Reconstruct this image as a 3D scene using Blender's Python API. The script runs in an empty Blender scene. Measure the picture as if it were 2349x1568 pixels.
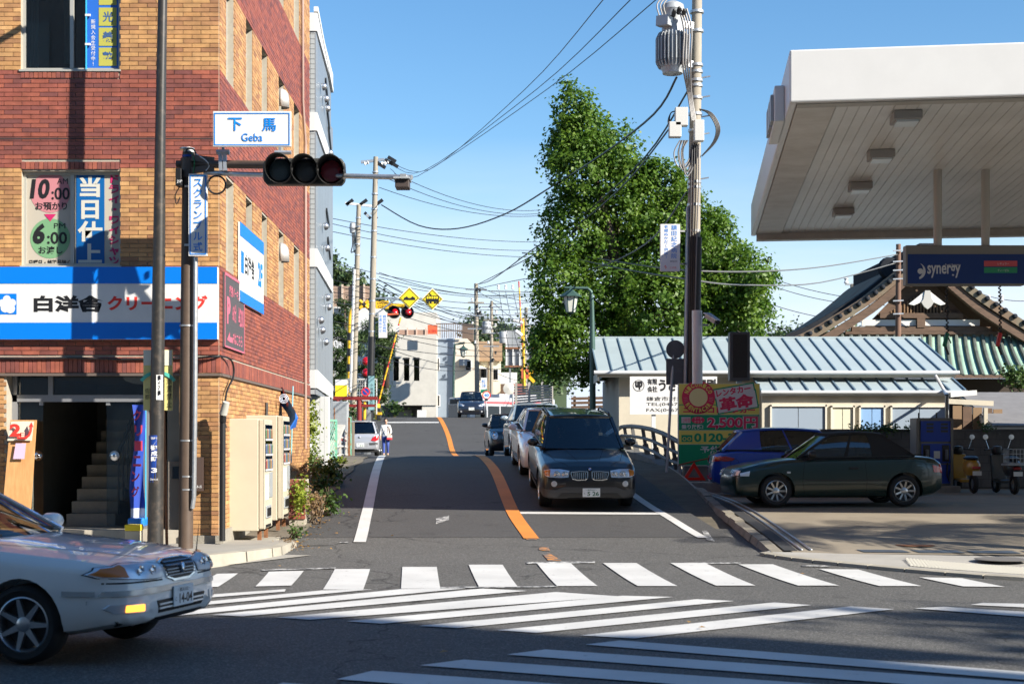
import bpy,bmesh,math,random
from mathutils import Vector,Matrix,noise
from mathutils.bvhtree import BVHTree
random.seed(7)
R=math.radians
scene=bpy.context.scene
col=scene.collection
# ---------------------------------------------------------------- camera
EYE,F,CX,HZ=1.75,3262.0,1174.5,1013.0
cam_data=bpy.data.cameras.new('camera')
cam=bpy.data.objects.new('camera',cam_data); col.objects.link(cam)
cam.location=(0,0,EYE); cam.rotation_euler=(R(90),0,0)
cam_data.sensor_width=36; cam_data.lens=36*F/2349
cam_data.shift_y=(HZ-784)/2349
cam_data.clip_start=0.1; cam_data.clip_end=4000
cam_data.dof.use_dof=True; cam_data.dof.focus_distance=32; cam_data.dof.aperture_fstop=3.2
scene.camera=cam
# ---------------------------------------------------------------- sky and sun
SUN=Vector((1.56,-1.0,1.11)).normalized()
world=bpy.data.worlds.new('World'); scene.world=world; world.use_nodes=True
nt=world.node_tree; N=nt.nodes; N.clear()
out=N.new('ShaderNodeOutputWorld'); bg=N.new('ShaderNodeBackground'); sky=N.new('ShaderNodeTexSky')
sky.sky_type='NISHITA'; sky.sun_disc=False
sky.sun_elevation=math.asin(SUN.z); sky.sun_rotation=math.atan2(SUN.x,SUN.y)
sky.air_density=1.1; sky.dust_density=0.15; sky.ozone_density=3.0
tc=N.new('ShaderNodeTexCoord'); mp=N.new('ShaderNodeMapping'); mp.inputs['Scale'].default_value=(1.6,1.6,9)
cl=N.new('ShaderNodeTexNoise'); cl.inputs['Scale'].default_value=2.2; cl.inputs['Detail'].default_value=6; cl.inputs['Roughness'].default_value=.55
rp=N.new('ShaderNodeValToRGB'); rp.color_ramp.elements[0].position=.25; rp.color_ramp.elements[1].position=.72; rp.color_ramp.elements[0].color=(.22,.22,.22,1)
sep=N.new('ShaderNodeSeparateXYZ'); mr=N.new('ShaderNodeMapRange')
mr.inputs[1].default_value=.02; mr.inputs[2].default_value=.21; mr.inputs[3].default_value=1.9; mr.inputs[4].default_value=0.0
mul=N.new('ShaderNodeMath'); mul.operation='MULTIPLY'; mul.use_clamp=True
mixc=N.new('ShaderNodeMix'); mixc.data_type='RGBA'
mixc.inputs[7].default_value=(4.9,5.5,6.3,1)
L=nt.links.new
L(tc.outputs['Generated'],mp.inputs[0]); L(mp.outputs[0],cl.inputs['Vector']); L(cl.outputs[0],rp.inputs[0])
L(tc.outputs['Generated'],sep.inputs[0]); L(sep.outputs[2],mr.inputs[0])
L(rp.outputs[0],mul.inputs[0]); L(mr.outputs[0],mul.inputs[1])
L(mul.outputs[0],mixc.inputs[0]); hsv=N.new('ShaderNodeHueSaturation'); hsv.inputs['Saturation'].default_value=1.22; L(sky.outputs[0],hsv.inputs['Color']); L(hsv.outputs[0],mixc.inputs[6]); L(mixc.outputs[2],bg.inputs[0])
L(bg.outputs[0],out.inputs[0]); bg.inputs[1].default_value=0.085
sl=bpy.data.lights.new('sun','SUN'); sl.energy=5.0; sl.angle=R(.53); sl.color=(1,.93,.82)
so=bpy.data.objects.new('sun',sl); col.objects.link(so); so.rotation_euler=SUN.to_track_quat('Z','Y').to_euler()
vs=scene.view_settings; vs.view_transform='Standard'; vs.look='None'; vs.exposure=1.1; vs.gamma=1; vs.use_curve_mapping=False
scene.cycles.max_bounces=6; scene.cycles.transparent_max_bounces=12; scene.cycles.caustics_reflective=False; scene.cycles.caustics_refractive=False
# ---------------------------------------------------------------- helpers
def P(px,py,Y):
 return Vector(((px-CX)*Y/F,Y,EYE+(HZ-py)*Y/F))
ORG={}
def link(o,parent=None,org=None):
 col.objects.link(o)
 if parent is not None:o.parent=parent
 ORG[o.name]=Vector(org) if org is not None else (ORG[parent.name] if parent is not None else Vector((0,0,0)))
 return o
def tag(o,label=None,cat=None,group=None,kind=None):
 if label:o['label']=label
 if cat:o['category']=cat
 if group:o['group']=group
 if kind:o['kind']=kind
 return o
def thing(name,loc,label,cat,group=None,rz=0):
 o=bpy.data.objects.new(name,None); o.location=loc; o.rotation_euler=(0,0,rz); o.empty_display_size=.1
 link(o,None,loc if rz==0 else (0,0,0)); return tag(o,label,cat,group)
def finish(o,smooth):
 if smooth:
  o.data.shade_smooth()
  if smooth is not True:o.data.set_sharp_from_angle(angle=R(smooth))
class MB:
 def __init__(s):s.v=[]; s.f=[]; s.mi=[]; s.m=0
 def add(s,vs,fs,flip=False):
  b=len(s.v); s.v+=[tuple(p) for p in vs]
  for f in fs:s.f.append(tuple(b+i for i in f)); s.mi.append(s.m)
  return s
 def quad(s,a,b,c,d):return s.add([a,b,c,d],[(0,1,2,3)])
 def poly(s,pts):return s.add(pts,[tuple(range(len(pts)))])
 def box(s,x0,x1,y0,y1,z0,z1,M=None):
  vs=[Vector((x,y,z)) for x in (x0,x1) for y in (y0,y1) for z in (z0,z1)]
  if M is not None:vs=[M@p for p in vs]
  return s.add(vs,[(0,1,3,2),(4,6,7,5),(0,4,5,1),(2,3,7,6),(0,2,6,4),(1,5,7,3)])
 def bar(s,a,b,w,h=None,up=(0,0,1)):
  a=Vector(a); b=Vector(b); h=h or w; d=(b-a).normalized(); u=Vector(up)
  if abs(d.dot(u))>.98:u=Vector((0,1,0))
  r=d.cross(u).normalized(); u=r.cross(d)
  vs=[p+r*i*w/2+u*j*h/2 for p in (a,b) for i,j in ((-1,-1),(1,-1),(1,1),(-1,1))]
  return s.add(vs,[(3,2,1,0),(4,5,6,7),(0,1,5,4),(1,2,6,5),(2,3,7,6),(3,0,4,7)])
 def tube(s,pts,r,n=8,cap=True):
  pts=[Vector(p) for p in pts]; rs=r if isinstance(r,(list,tuple)) else [r]*len(pts)
  d0=(pts[1]-pts[0]).normalized(); u=Vector((0,0,1)) if abs(d0.z)<.9 else Vector((1,0,0)); b=len(s.v)
  for i,p in enumerate(pts):
   d=((pts[i+1] if i<len(pts)-1 else p)-(pts[i-1] if i else p)).normalized()
   a=d.cross(u)
   if a.length<1e-4:a=d.cross(Vector((0,1,0)))
   a.normalize(); c=a.cross(d); u=c
   for k in range(n):
    t=2*math.pi*k/n; s.v.append(tuple(p+(a*math.cos(t)+c*math.sin(t))*rs[i]))
  m=len(pts)
  for i in range(m-1):
   for k in range(n):
    s.f.append((b+i*n+k,b+i*n+(k+1)%n,b+(i+1)*n+(k+1)%n,b+(i+1)*n+k)); s.mi.append(s.m)
  if cap:
   s.f.append(tuple(b+k for k in reversed(range(n)))); s.mi.append(s.m)
   s.f.append(tuple(b+(m-1)*n+k for k in range(n))); s.mi.append(s.m)
  return s
 def lathe(s,prof,n=16,M=None,close=False,cap=True):
  b=len(s.v); M=M or Matrix()
  for r,z in prof:
   for k in range(n):
    t=2*math.pi*k/n; s.v.append(tuple(M@Vector((r*math.cos(t),r*math.sin(t),z))))
  m=len(prof)
  for i in range(m-1+(1 if close else 0)):
   j=(i+1)%m
   for k in range(n):
    s.f.append((b+i*n+k,b+i*n+(k+1)%n,b+j*n+(k+1)%n,b+j*n+k)); s.mi.append(s.m)
  if not close and cap:
   s.f.append(tuple(b+k for k in reversed(range(n)))); s.mi.append(s.m)
   s.f.append(tuple(b+(m-1)*n+k for k in range(n))); s.mi.append(s.m)
  return s
 def grid(s,fn,nu,nv):
  b=len(s.v)
  for i in range(nu+1):
   for j in range(nv+1):s.v.append(tuple(fn(i/nu,j/nv)))
  for i in range(nu):
   for j in range(nv):
    a=b+i*(nv+1)+j; s.f.append((a,a+nv+1,a+nv+2,a+1)); s.mi.append(s.m)
  return s
 def prism(s,pts,dvec):
  dvec=Vector(dvec); n=len(pts); pts=[Vector(p) for p in pts]
  return s.add(pts+[p+dvec for p in pts],[tuple(reversed(range(n))),tuple(range(n,2*n))]+[(i,(i+1)%n,n+(i+1)%n,n+i) for i in range(n)])
 def build(s,name,mat,parent=None,smooth=False,world=True,bevel=0,solid=0):
  me=bpy.data.meshes.new(name); o_=ORG[parent.name] if (parent is not None and world) else Vector((0,0,0))
  me.from_pydata([(v[0]-o_.x,v[1]-o_.y,v[2]-o_.z) for v in s.v],[],s.f)
  ms=mat if isinstance(mat,(list,tuple)) else [mat]
  for m in ms:me.materials.append(m)
  if len(ms)>1:me.polygons.foreach_set('material_index',s.mi)
  bm=bmesh.new(); bm.from_mesh(me); bmesh.ops.recalc_face_normals(bm,faces=bm.faces); bm.to_mesh(me); bm.free()
  o=bpy.data.objects.new(name,me); link(o,parent)
  if bevel:
   md=o.modifiers.new('edge','BEVEL'); md.width=bevel; md.segments=2; md.limit_method='ANGLE'
  if solid:
   md=o.modifiers.new('thick','SOLIDIFY'); md.thickness=solid; md.offset=0
  finish(o,smooth); return o
def box_part(name,mat,parent,*b,**k):return MB().box(*b).build(name,mat,parent,**k)
def cat(pts,k=4):
 o=[]
 for i in range(len(pts)-1):
  p0=Vector(pts[max(i-1,0)]); p1=Vector(pts[i]); p2=Vector(pts[i+1]); p3=Vector(pts[min(i+2,len(pts)-1)])
  for j in range(k):
   t=j/k; o.append(.5*((2*p1)+(-p0+p2)*t+(2*p0-5*p1+4*p2-p3)*t*t+(-p0+3*p1-3*p2+p3)*t**3))
 o.append(Vector(pts[-1])); return o
def tube_part(name,mat,parent,pts,r,n=8,**k):
 if name in ('cable_loop','lead','loose_wire','wall_cable','drop_cable','bent_arm','hose') and not isinstance(r,(list,tuple)) and len(pts)<20:pts=cat(pts,4)
 return MB().tube(pts,r,n).build(name,mat,parent,smooth=40,**k)
 # ---------------------------------------------------------------- materials
MATS={}
def mat(name,c,rough=.6,metal=0,var=0,vscale=4,bump=0,bscale=40,c2=None,spec=.5,coat=0,emit=None,es=1,stretch=None,thr=None):
 if name in MATS:return MATS[name]
 m=bpy.data.materials.new(name); m.use_nodes=True; t=m.node_tree; b=t.nodes['Principled BSDF']; l=t.links.new
 b.inputs['Base Color'].default_value=(*c,1); b.inputs['Roughness'].default_value=rough; b.inputs['Metallic'].default_value=metal
 b.inputs['Specular IOR Level'].default_value=spec; b.inputs['Coat Weight'].default_value=coat; b.inputs['Coat Roughness'].default_value=.03
 if emit:b.inputs['Emission Color'].default_value=(*emit,1); b.inputs['Emission Strength'].default_value=es
 if var or c2 or bump:
  co=t.nodes.new('ShaderNodeNewGeometry').outputs['Position']
  if stretch:
   mp=t.nodes.new('ShaderNodeMapping'); mp.inputs['Scale'].default_value=stretch; l(co,mp.inputs[0]); co=mp.outputs[0]
 if var or c2:
  n=t.nodes.new('ShaderNodeTexNoise'); n.inputs['Scale'].default_value=vscale; n.inputs['Detail'].default_value=8; n.inputs['Roughness'].default_value=.65; l(co,n.inputs['Vector'])
  r=t.nodes.new('ShaderNodeValToRGB'); lo,hi=thr or (.3,.7)
  r.color_ramp.elements[0].position=lo; r.color_ramp.elements[1].position=hi
  if c2:a_,b_=c,c2
  else :a_=tuple(x*(1-var) for x in c); b_=tuple(min(1,x*(1+var)) for x in c)
  r.color_ramp.elements[0].color=(*a_,1); r.color_ramp.elements[1].color=(*b_,1)
  l(n.outputs[0],r.inputs[0]); l(r.outputs[0],b.inputs['Base Color'])
 if bump:
  n=t.nodes.new('ShaderNodeTexNoise'); n.inputs['Scale'].default_value=bscale; n.inputs['Detail'].default_value=4; l(co,n.inputs['Vector'])
  bu=t.nodes.new('ShaderNodeBump'); bu.inputs['Strength'].default_value=bump; bu.inputs['Distance'].default_value=.02
  l(n.outputs[0],bu.inputs['Height']); l(bu.outputs[0],b.inputs['Normal'])
 MATS[name]=m; return m
def brick_mat(name,cols,rough=.62):
 m=bpy.data.materials.new(name); m.use_nodes=True; t=m.node_tree; b=t.nodes['Principled BSDF']; l=t.links.new
 oi=t.nodes.new('ShaderNodeObjectInfo'); g=t.nodes.new('ShaderNodeNewGeometry'); ad=t.nodes.new('ShaderNodeMath'); fr=t.nodes.new('ShaderNodeMath'); fr.operation='FRACT'
 l(oi.outputs['Random'],ad.inputs[0]); l(g.outputs['Random Per Island'],ad.inputs[1]); l(ad.outputs[0],fr.inputs[0])
 r=t.nodes.new('ShaderNodeValToRGB'); e=r.color_ramp.elements; r.color_ramp.interpolation='LINEAR'
 while len(e)<len(cols):e.new(.5)
 for i,c in enumerate(cols):e[i].position=i/(len(cols)-1); e[i].color=(*c,1)
 l(fr.outputs[0],r.inputs[0])
 n=t.nodes.new('ShaderNodeTexNoise'); n.inputs['Scale'].default_value=7; n.inputs['Detail'].default_value=6; l(g.outputs['Position'],n.inputs['Vector'])
 mr=t.nodes.new('ShaderNodeMapRange'); mr.inputs[1].default_value=.25; mr.inputs[2].default_value=.75; mr.inputs[3].default_value=.72; mr.inputs[4].default_value=1.25; l(n.outputs[0],mr.inputs[0])
 mx=t.nodes.new('ShaderNodeVectorMath'); mx.operation='SCALE'; l(r.outputs[0],mx.inputs[0]); l(mr.outputs[0],mx.inputs['Scale']); l(mx.outputs[0],b.inputs['Base Color'])
 n2=t.nodes.new('ShaderNodeTexNoise'); n2.inputs['Scale'].default_value=90; l(g.outputs['Position'],n2.inputs['Vector'])
 bu=t.nodes.new('ShaderNodeBump'); bu.inputs['Strength'].default_value=.25; bu.inputs['Distance'].default_value=.01; l(n2.outputs[0],bu.inputs['Height']); l(bu.outputs[0],b.inputs['Normal'])
 b.inputs['Roughness'].default_value=rough; return m
def leaf_mat(name,cols,trans=.35):
 m=bpy.data.materials.new(name); m.use_nodes=True; t=m.node_tree; b=t.nodes['Principled BSDF']; l=t.links.new
 g=t.nodes.new('ShaderNodeNewGeometry'); r=t.nodes.new('ShaderNodeValToRGB'); e=r.color_ramp.elements
 n=t.nodes.new('ShaderNodeTexNoise'); n.inputs['Scale'].default_value=.9; n.inputs['Detail'].default_value=3; l(g.outputs['Position'],n.inputs['Vector'])
 a=t.nodes.new('ShaderNodeMath'); a.operation='MULTIPLY_ADD'; a.inputs[1].default_value=.32; l(g.outputs['Random Per Island'],a.inputs[0])
 a2=t.nodes.new('ShaderNodeMath'); a2.operation='MULTIPLY_ADD'; a2.inputs[1].default_value=.9; a2.inputs[2].default_value=-.2; l(n.outputs[0],a2.inputs[0]); l(a2.outputs[0],a.inputs[2])
 while len(e)<len(cols):e.new(.5)
 for i,c in enumerate(cols):e[i].position=i/(len(cols)-1); e[i].color=(*c,1)
 l(a.outputs[0],r.inputs[0]); l(r.outputs[0],b.inputs['Base Color']); b.inputs['Roughness'].default_value=.5
 tr=t.nodes.new('ShaderNodeBsdfTranslucent'); l(r.outputs[0],tr.inputs[0]); mx=t.nodes.new('ShaderNodeMixShader'); mx.inputs[0].default_value=trans
 l(b.outputs[0],mx.inputs[1]); l(tr.outputs[0],mx.inputs[2]); l(mx.outputs[0],t.nodes['Material Output'].inputs[0]); return m
def glass_mat(name,tint,refl=.06,rough=.02,clear=.5,ior=1.5):
 m=bpy.data.materials.new(name); m.use_nodes=True; t=m.node_tree; l=t.links.new; t.nodes.remove(t.nodes['Principled BSDF'])
 tr=t.nodes.new('ShaderNodeBsdfTransparent'); tr.inputs[0].default_value=(*[x*clear for x in tint],1)
 gl=t.nodes.new('ShaderNodeBsdfGlossy'); gl.inputs['Roughness'].default_value=rough; gl.inputs[0].default_value=(.95,.97,1,1)
 lw=t.nodes.new('ShaderNodeFresnel'); lw.inputs[0].default_value=ior
 ma=t.nodes.new('ShaderNodeMath'); ma.operation='ADD'; ma.use_clamp=True; ma.inputs[1].default_value=refl; l(lw.outputs[0],ma.inputs[0])
 mx=t.nodes.new('ShaderNodeMixShader'); l(ma.outputs[0],mx.inputs[0]); l(tr.outputs[0],mx.inputs[1]); l(gl.outputs[0],mx.inputs[2])
 l(mx.outputs[0],t.nodes['Material Output'].inputs[0]); return m
def asphalt(name,base,grain,patch):
 m=bpy.data.materials.new(name); m.use_nodes=True; t=m.node_tree; b=t.nodes['Principled BSDF']; l=t.links.new
 g=t.nodes.new('ShaderNodeNewGeometry'); pos=g.outputs['Position']
 v=t.nodes.new('ShaderNodeTexVoronoi'); v.inputs['Scale'].default_value=75; l(pos,v.inputs['Vector'])
 n=t.nodes.new('ShaderNodeTexNoise'); n.inputs['Scale'].default_value=.45; n.inputs['Detail'].default_value=7; l(pos,n.inputs['Vector'])
 n3=t.nodes.new('ShaderNodeTexNoise'); n3.inputs['Scale'].default_value=38; n3.inputs['Detail'].default_value=3; l(pos,n3.inputs['Vector'])
 r=t.nodes.new('ShaderNodeMapRange'); r.inputs[1].default_value=.2; r.inputs[2].default_value=.8; r.inputs[3].default_value=1-patch; r.inputs[4].default_value=1+patch; l(n.outputs[0],r.inputs[0])
 hs=t.nodes.new('ShaderNodeSeparateColor'); l(v.outputs['Color'],hs.inputs[0])
 pw=t.nodes.new('ShaderNodeMath'); pw.operation='POWER'; pw.inputs[1].default_value=3; l(hs.outputs[0],pw.inputs[0])
 r2=t.nodes.new('ShaderNodeMapRange'); r2.inputs[3].default_value=1-grain*.5; r2.inputs[4].default_value=1+grain*1.6; l(pw.outputs[0],r2.inputs[0])
 r3=t.nodes.new('ShaderNodeMapRange'); r3.inputs[1].default_value=.3; r3.inputs[2].default_value=.7; r3.inputs[3].default_value=1-grain*.45; r3.inputs[4].default_value=1+grain*.45; l(n3.outputs[0],r3.inputs[0])
 m1=t.nodes.new('ShaderNodeMath'); m1.operation='MULTIPLY'; l(r.outputs[0],m1.inputs[0]); l(r2.outputs[0],m1.inputs[1])
 m2=t.nodes.new('ShaderNodeMath'); m2.operation='MULTIPLY'; l(m1.outputs[0],m2.inputs[0]); l(r3.outputs[0],m2.inputs[1])
 nd=t.nodes.new('ShaderNodeTexNoise'); nd.inputs['Scale'].default_value=1.1; nd.inputs['Detail'].default_value=5; l(pos,nd.inputs['Vector'])
 wp=t.nodes.new('ShaderNodeVectorMath'); wp.operation='MULTIPLY_ADD'; wp.inputs[1].default_value=(1.6,1.6,0); l(nd.outputs['Color'],wp.inputs[0]); l(pos,wp.inputs[2])
 vc=t.nodes.new('ShaderNodeTexVoronoi'); vc.feature='DISTANCE_TO_EDGE'; vc.inputs['Scale'].default_value=.17; l(wp.outputs[0],vc.inputs['Vector'])
 rc=t.nodes.new('ShaderNodeMapRange'); rc.inputs[1].default_value=.001; rc.inputs[2].default_value=.004; rc.inputs[3].default_value=.45; rc.inputs[4].default_value=1; l(vc.outputs['Distance'],rc.inputs[0])
 ns=t.nodes.new('ShaderNodeTexNoise'); ns.inputs['Scale'].default_value=1.7; ns.inputs['Detail'].default_value=3; ns.inputs['Distortion'].default_value=.6; l(pos,ns.inputs['Vector'])
 rs=t.nodes.new('ShaderNodeMapRange'); rs.inputs[1].default_value=.62; rs.inputs[2].default_value=.74; rs.inputs[3].default_value=1; rs.inputs[4].default_value=.72; l(ns.outputs[0],rs.inputs[0])
 m3=t.nodes.new('ShaderNodeMath'); m3.operation='MULTIPLY'; l(m2.outputs[0],m3.inputs[0]); l(rc.outputs[0],m3.inputs[1])
 m4=t.nodes.new('ShaderNodeMath'); m4.operation='MULTIPLY'; l(m3.outputs[0],m4.inputs[0]); l(rs.outputs[0],m4.inputs[1])
 sc=t.nodes.new('ShaderNodeVectorMath'); sc.operation='SCALE'; sc.inputs[0].default_value=base; l(m4.outputs[0],sc.inputs['Scale']); l(sc.outputs[0],b.inputs['Base Color'])
 bu=t.nodes.new('ShaderNodeBump'); bu.inputs['Strength'].default_value=.5; bu.inputs['Distance'].default_value=.006; l(v.outputs['Distance'],bu.inputs['Height']); l(bu.outputs[0],b.inputs['Normal'])
 b.inputs['Roughness'].default_value=.82; b.inputs['Specular IOR Level'].default_value=.35; return m
M_main=asphalt('main_road_asphalt',(.092,.090,.085),.55,.10)
M_side=asphalt('side_road_asphalt',(.062,.061,.060),.32,.12)
def paint_mat(name,c,wear):
 m=bpy.data.materials.new(name); m.use_nodes=True; t=m.node_tree; b=t.nodes['Principled BSDF']; l=t.links.new
 g=t.nodes.new('ShaderNodeNewGeometry')
 n=t.nodes.new('ShaderNodeTexNoise'); n.inputs['Scale'].default_value=9; n.inputs['Detail'].default_value=10; n.inputs['Roughness'].default_value=.72; l(g.outputs['Position'],n.inputs['Vector'])
 r=t.nodes.new('ShaderNodeValToRGB'); r.color_ramp.elements[0].position=wear-.06; r.color_ramp.elements[1].position=wear+.05
 r.color_ramp.elements[0].color=(.11,.11,.11,1); r.color_ramp.elements[1].color=(*c,1); l(n.outputs[0],r.inputs[0])
 n2=t.nodes.new('ShaderNodeTexNoise'); n2.inputs['Scale'].default_value=1.3; n2.inputs['Detail'].default_value=6; l(g.outputs['Position'],n2.inputs['Vector'])
 mr=t.nodes.new('ShaderNodeMapRange'); mr.inputs[1].default_value=.3; mr.inputs[2].default_value=.7; mr.inputs[3].default_value=.86; mr.inputs[4].default_value=1.06; l(n2.outputs[0],mr.inputs[0])
 sc=t.nodes.new('ShaderNodeVectorMath'); sc.operation='SCALE'; l(r.outputs[0],sc.inputs[0]); l(mr.outputs[0],sc.inputs['Scale']); l(sc.outputs[0],b.inputs['Base Color'])
 b.inputs['Roughness'].default_value=.7; return m
M_white=paint_mat('white_road_paint',(.54,.54,.525),.345)
M_orange=paint_mat('orange_road_paint',(.62,.215,.03),.32)
M_worn=paint_mat('worn_orange_paint',(.6,.24,.04),.53)
M_wornw=paint_mat('worn_white_paint',(.6,.6,.58),.54)
M_conc=mat('forecourt_concrete',(.235,.20,.15),.85,var=.16,vscale=.8,bump=.25,bscale=60)
M_pave=mat('pavement_concrete',(.30,.285,.25),.85,var=.14,vscale=1.2,bump=.3,bscale=50)
M_kerb=mat('kerb_stone',(.33,.305,.25),.85,var=.18,vscale=3,bump=.3,bscale=50)
M_earth=mat('earth',(.10,.085,.06),.95,var=.3,vscale=2,bump=.5,bscale=20)
M_cwall=mat('board_marked_concrete',(.50,.48,.43),.85,var=.1,vscale=1.5,bump=.25,bscale=20)
M_dwall=mat('dark_block_wall',(.105,.105,.108),.9,var=.2,vscale=2,bump=.3,bscale=30)
M_steel=mat('galvanised_steel',(.48,.49,.50),.42,.75,var=.15,vscale=12)
M_gsteel=mat('grey_painted_steel',(.36,.38,.39),.45,.2,var=.12,vscale=6)
M_black=mat('black_plastic',(.012,.012,.013),.45)
M_rubber=mat('tyre_rubber',(.014,.014,.014),.8,bump=.2,bscale=80)
M_chrome=mat('chrome',(.75,.76,.78),.12,1)
M_alloy=mat('alloy_rim',(.55,.56,.57),.28,.9)
M_wht=mat('white_enamel',(.66,.66,.65),.42,var=.05,vscale=3)
M_letter_blue=mat('sign_blue',(.0,.20,.66),.45)
M_letter_black=mat('sign_black',(.012,.012,.014),.5)
M_letter_red=mat('sign_red',(.72,.04,.03),.5)
M_letter_white=mat('sign_white',(.78,.78,.78),.5)
M_bluepanel=mat('panel_blue',(.0,.17,.68),.4)
M_yellow=mat('sign_yellow',(.80,.62,.02),.45)
M_amber=mat('crossing_yellow',(.78,.46,.02),.45,var=.1,vscale=8)
M_polec=mat('concrete_pole',(.30,.265,.21),.85,var=.16,vscale=5,stretch=(3,3,.5),bump=.2,bscale=40)
M_wire=mat('black_cable',(.012,.012,.013),.5)
M_wireg=mat('grey_cable',(.20,.19,.18),.5)
M_rust=mat('rusty_steel',(.30,.12,.045),.8,c2=(.12,.06,.035),vscale=14)
M_bpole=mat('brown_painted_pole',(.085,.058,.042),.5,var=.14,vscale=6)
M_lampp=mat('dark_lamp_pole',(.030,.028,.026),.4,c2=(.09,.07,.055),vscale=9,thr=(.52,.75))
M_dark=mat('dark_interior',(.02,.019,.018),.9)
M_vend=mat('vending_cream',(.50,.46,.355),.45,var=.05,vscale=2)
M_glassd=glass_mat('window_glass_dark',(.25,.29,.31),.07,clear=.55)
M_glass=glass_mat('clear_glass',(.85,.9,.9),.03,clear=.9)
M_glassm=glass_mat('window_glass_mid',(.7,.76,.76),.05,clear=.8)
M_carglass=glass_mat('car_glass',(.30,.36,.36),.035,clear=.55)
M_wood=mat('plywood_board',(.62,.34,.14),.6,c2=(.48,.24,.09),vscale=5,stretch=(6,6,.8))
M_skin=mat('skin',(.55,.33,.23),.55)
M_hair=mat('dark_hair',(.02,.014,.01),.5)
# ---------------------------------------------------------------- writing
SIDE=bpy.data.scenes.new('side')
def eval_mesh(o,*more):
 for q in (o,*more):SIDE.collection.objects.link(q)
 with bpy.context.temp_override(scene=SIDE,view_layer=SIDE.view_layers[0]):
  dg=bpy.context.evaluated_depsgraph_get(); dg.update(); me=bpy.data.meshes.new_from_object(o.evaluated_get(dg))
 for q in (o,*more):SIDE.collection.objects.unlink(q)
 return me
def text_mesh(body,bold):
 cu=bpy.data.curves.new('t','FONT'); cu.body=body; cu.align_x='CENTER'; cu.resolution_u=3; cu.offset=bold; cu.fill_mode='FRONT'
 o=bpy.data.objects.new('t',cu); me=eval_mesh(o); bpy.data.objects.remove(o); bpy.data.curves.remove(cu); return me
def text(body,c,w,h,m,parent,right=(1,0,0),up=(0,0,1),name='lettering',bold=0,world=True,slant=0,em=False):
 """letters that fill a box w x h centred at c; a list of strings stands one above the other"""
 right=Vector(right).normalized(); up=Vector(up).normalized(); c=Vector(c); nor=right.cross(up)
 if isinstance(body,(list,tuple)):
  k=len(body)
  for i,ch in enumerate(body):
   if ch.strip():text('｜' if ch=='ー' else ch,c+up*h*((k-1)/2-i)/k,w,h/k*.86,m,parent,right,up,name,bold,world,slant=slant,em=len(ch)==1 and ord(ch)>255)
  return
 me=text_mesh(body,bold)
 if not me.vertices:return
 xs=[v.co.x for v in me.vertices]; ys=[v.co.y for v in me.vertices]
 x0,x1,y0,y1=min(xs),max(xs),min(ys),max(ys); sx=w/max(x1-x0,1e-4); sy=h/max(y1-y0,1e-4)
 if em:x0,x1,y0,y1,sx,sy=-.5,.5,-.11,.83,w/.92,h/.92; xm=(min(xs)+max(xs))/2; x0+=xm if body!='・' else 0; x1+=xm if body!='・' else 0
 o_=ORG[parent.name] if world else Vector((0,0,0))
 for v in me.vertices:
  b_=(v.co.y-(y0+y1)/2)*sy; a=(v.co.x-(x0+x1)/2)*sx+slant*b_
  v.co=c+right*a+up*b_-o_
 me.materials.append(m); o=bpy.data.objects.new(name,me); link(o,parent); return o
def ring(mb,c,r0,r1,right=(1,0,0),up=(0,0,1),n=40,a0=0,a1=360,th=.003):
 right=Vector(right); up=Vector(up); nor=right.cross(up); c=Vector(c)
 def fn(u,v):
  t=R(a0+(a1-a0)*u); rr=r0+(r1-r0)*v; return c+right*rr*math.cos(t)+up*rr*math.sin(t)
 mb.grid(fn,n,1); return mb
def disc(mb,c,r,right=(1,0,0),up=(0,0,1),n=32,ry=None):
 right=Vector(right); up=Vector(up); c=Vector(c)
 mb.poly([c+right*r*math.cos(2*math.pi*k/n)+up*(ry or r)*math.sin(2*math.pi*k/n) for k in range(n)]); return mb
 # ================================================================ ground, roads and pavements
def interp(pts,t):
 if t<=pts[0][0]:return pts[0][1]
 for i in range(len(pts)-1):
  if t<=pts[i+1][0]:
   a,b=pts[i],pts[i+1]; p=pts[i-1] if i else a; q=pts[i+2] if i+2<len(pts) else b
   h=b[0]-a[0]; u=(t-a[0])/h
   ma=(b[1]-p[1])/(b[0]-p[0]) if b[0]!=p[0] else 0; mb_=(q[1]-a[1])/(q[0]-a[0])
   return (2*u**3-3*u**2+1)*a[1]+(u**3-2*u**2+u)*h*ma+(-2*u**3+3*u**2)*b[1]+(u**3-u**2)*h*mb_
 return pts[-1][1]
GP=[(0,0),(17.5,0),(20,.05),(23.3,.17),(26,.38),(27.3,.48),(30,.74),(33,1.0),(36,1.18),(39,1.3),(42,1.335),(46,1.28),(50,1.25),(55,1.2),(60,1.15),(64,1.1),(68,1.15),(72,1.45),(76,1.95),(80,2.5),(84,3.0),(86.5,3.22),(89,3.28),(93,3.3),(100,3.25),(140,3.2),(900,3.2)]
FP=[(0,0),(19.5,.03),(20.8,.13),(24,.33),(27.4,.5),(30,.55),(34,.57),(60,.6),(900,.6)]
CL=[(15,.9),(23.3,.31),(26.2,.05),(34,-.42),(42,-.985),(50,-1.5),(57,-1.97),(64,-2.44),(70,-2.92),(77,-3.46),(86,-4.39),(100,-5.9),(130,-9)]
def g(Y):return interp(GP,Y)
def fz(Y):return interp(FP,Y)
def cx(Y):return interp(CL,Y)
def gnd(x,y):return g(y)
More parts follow.
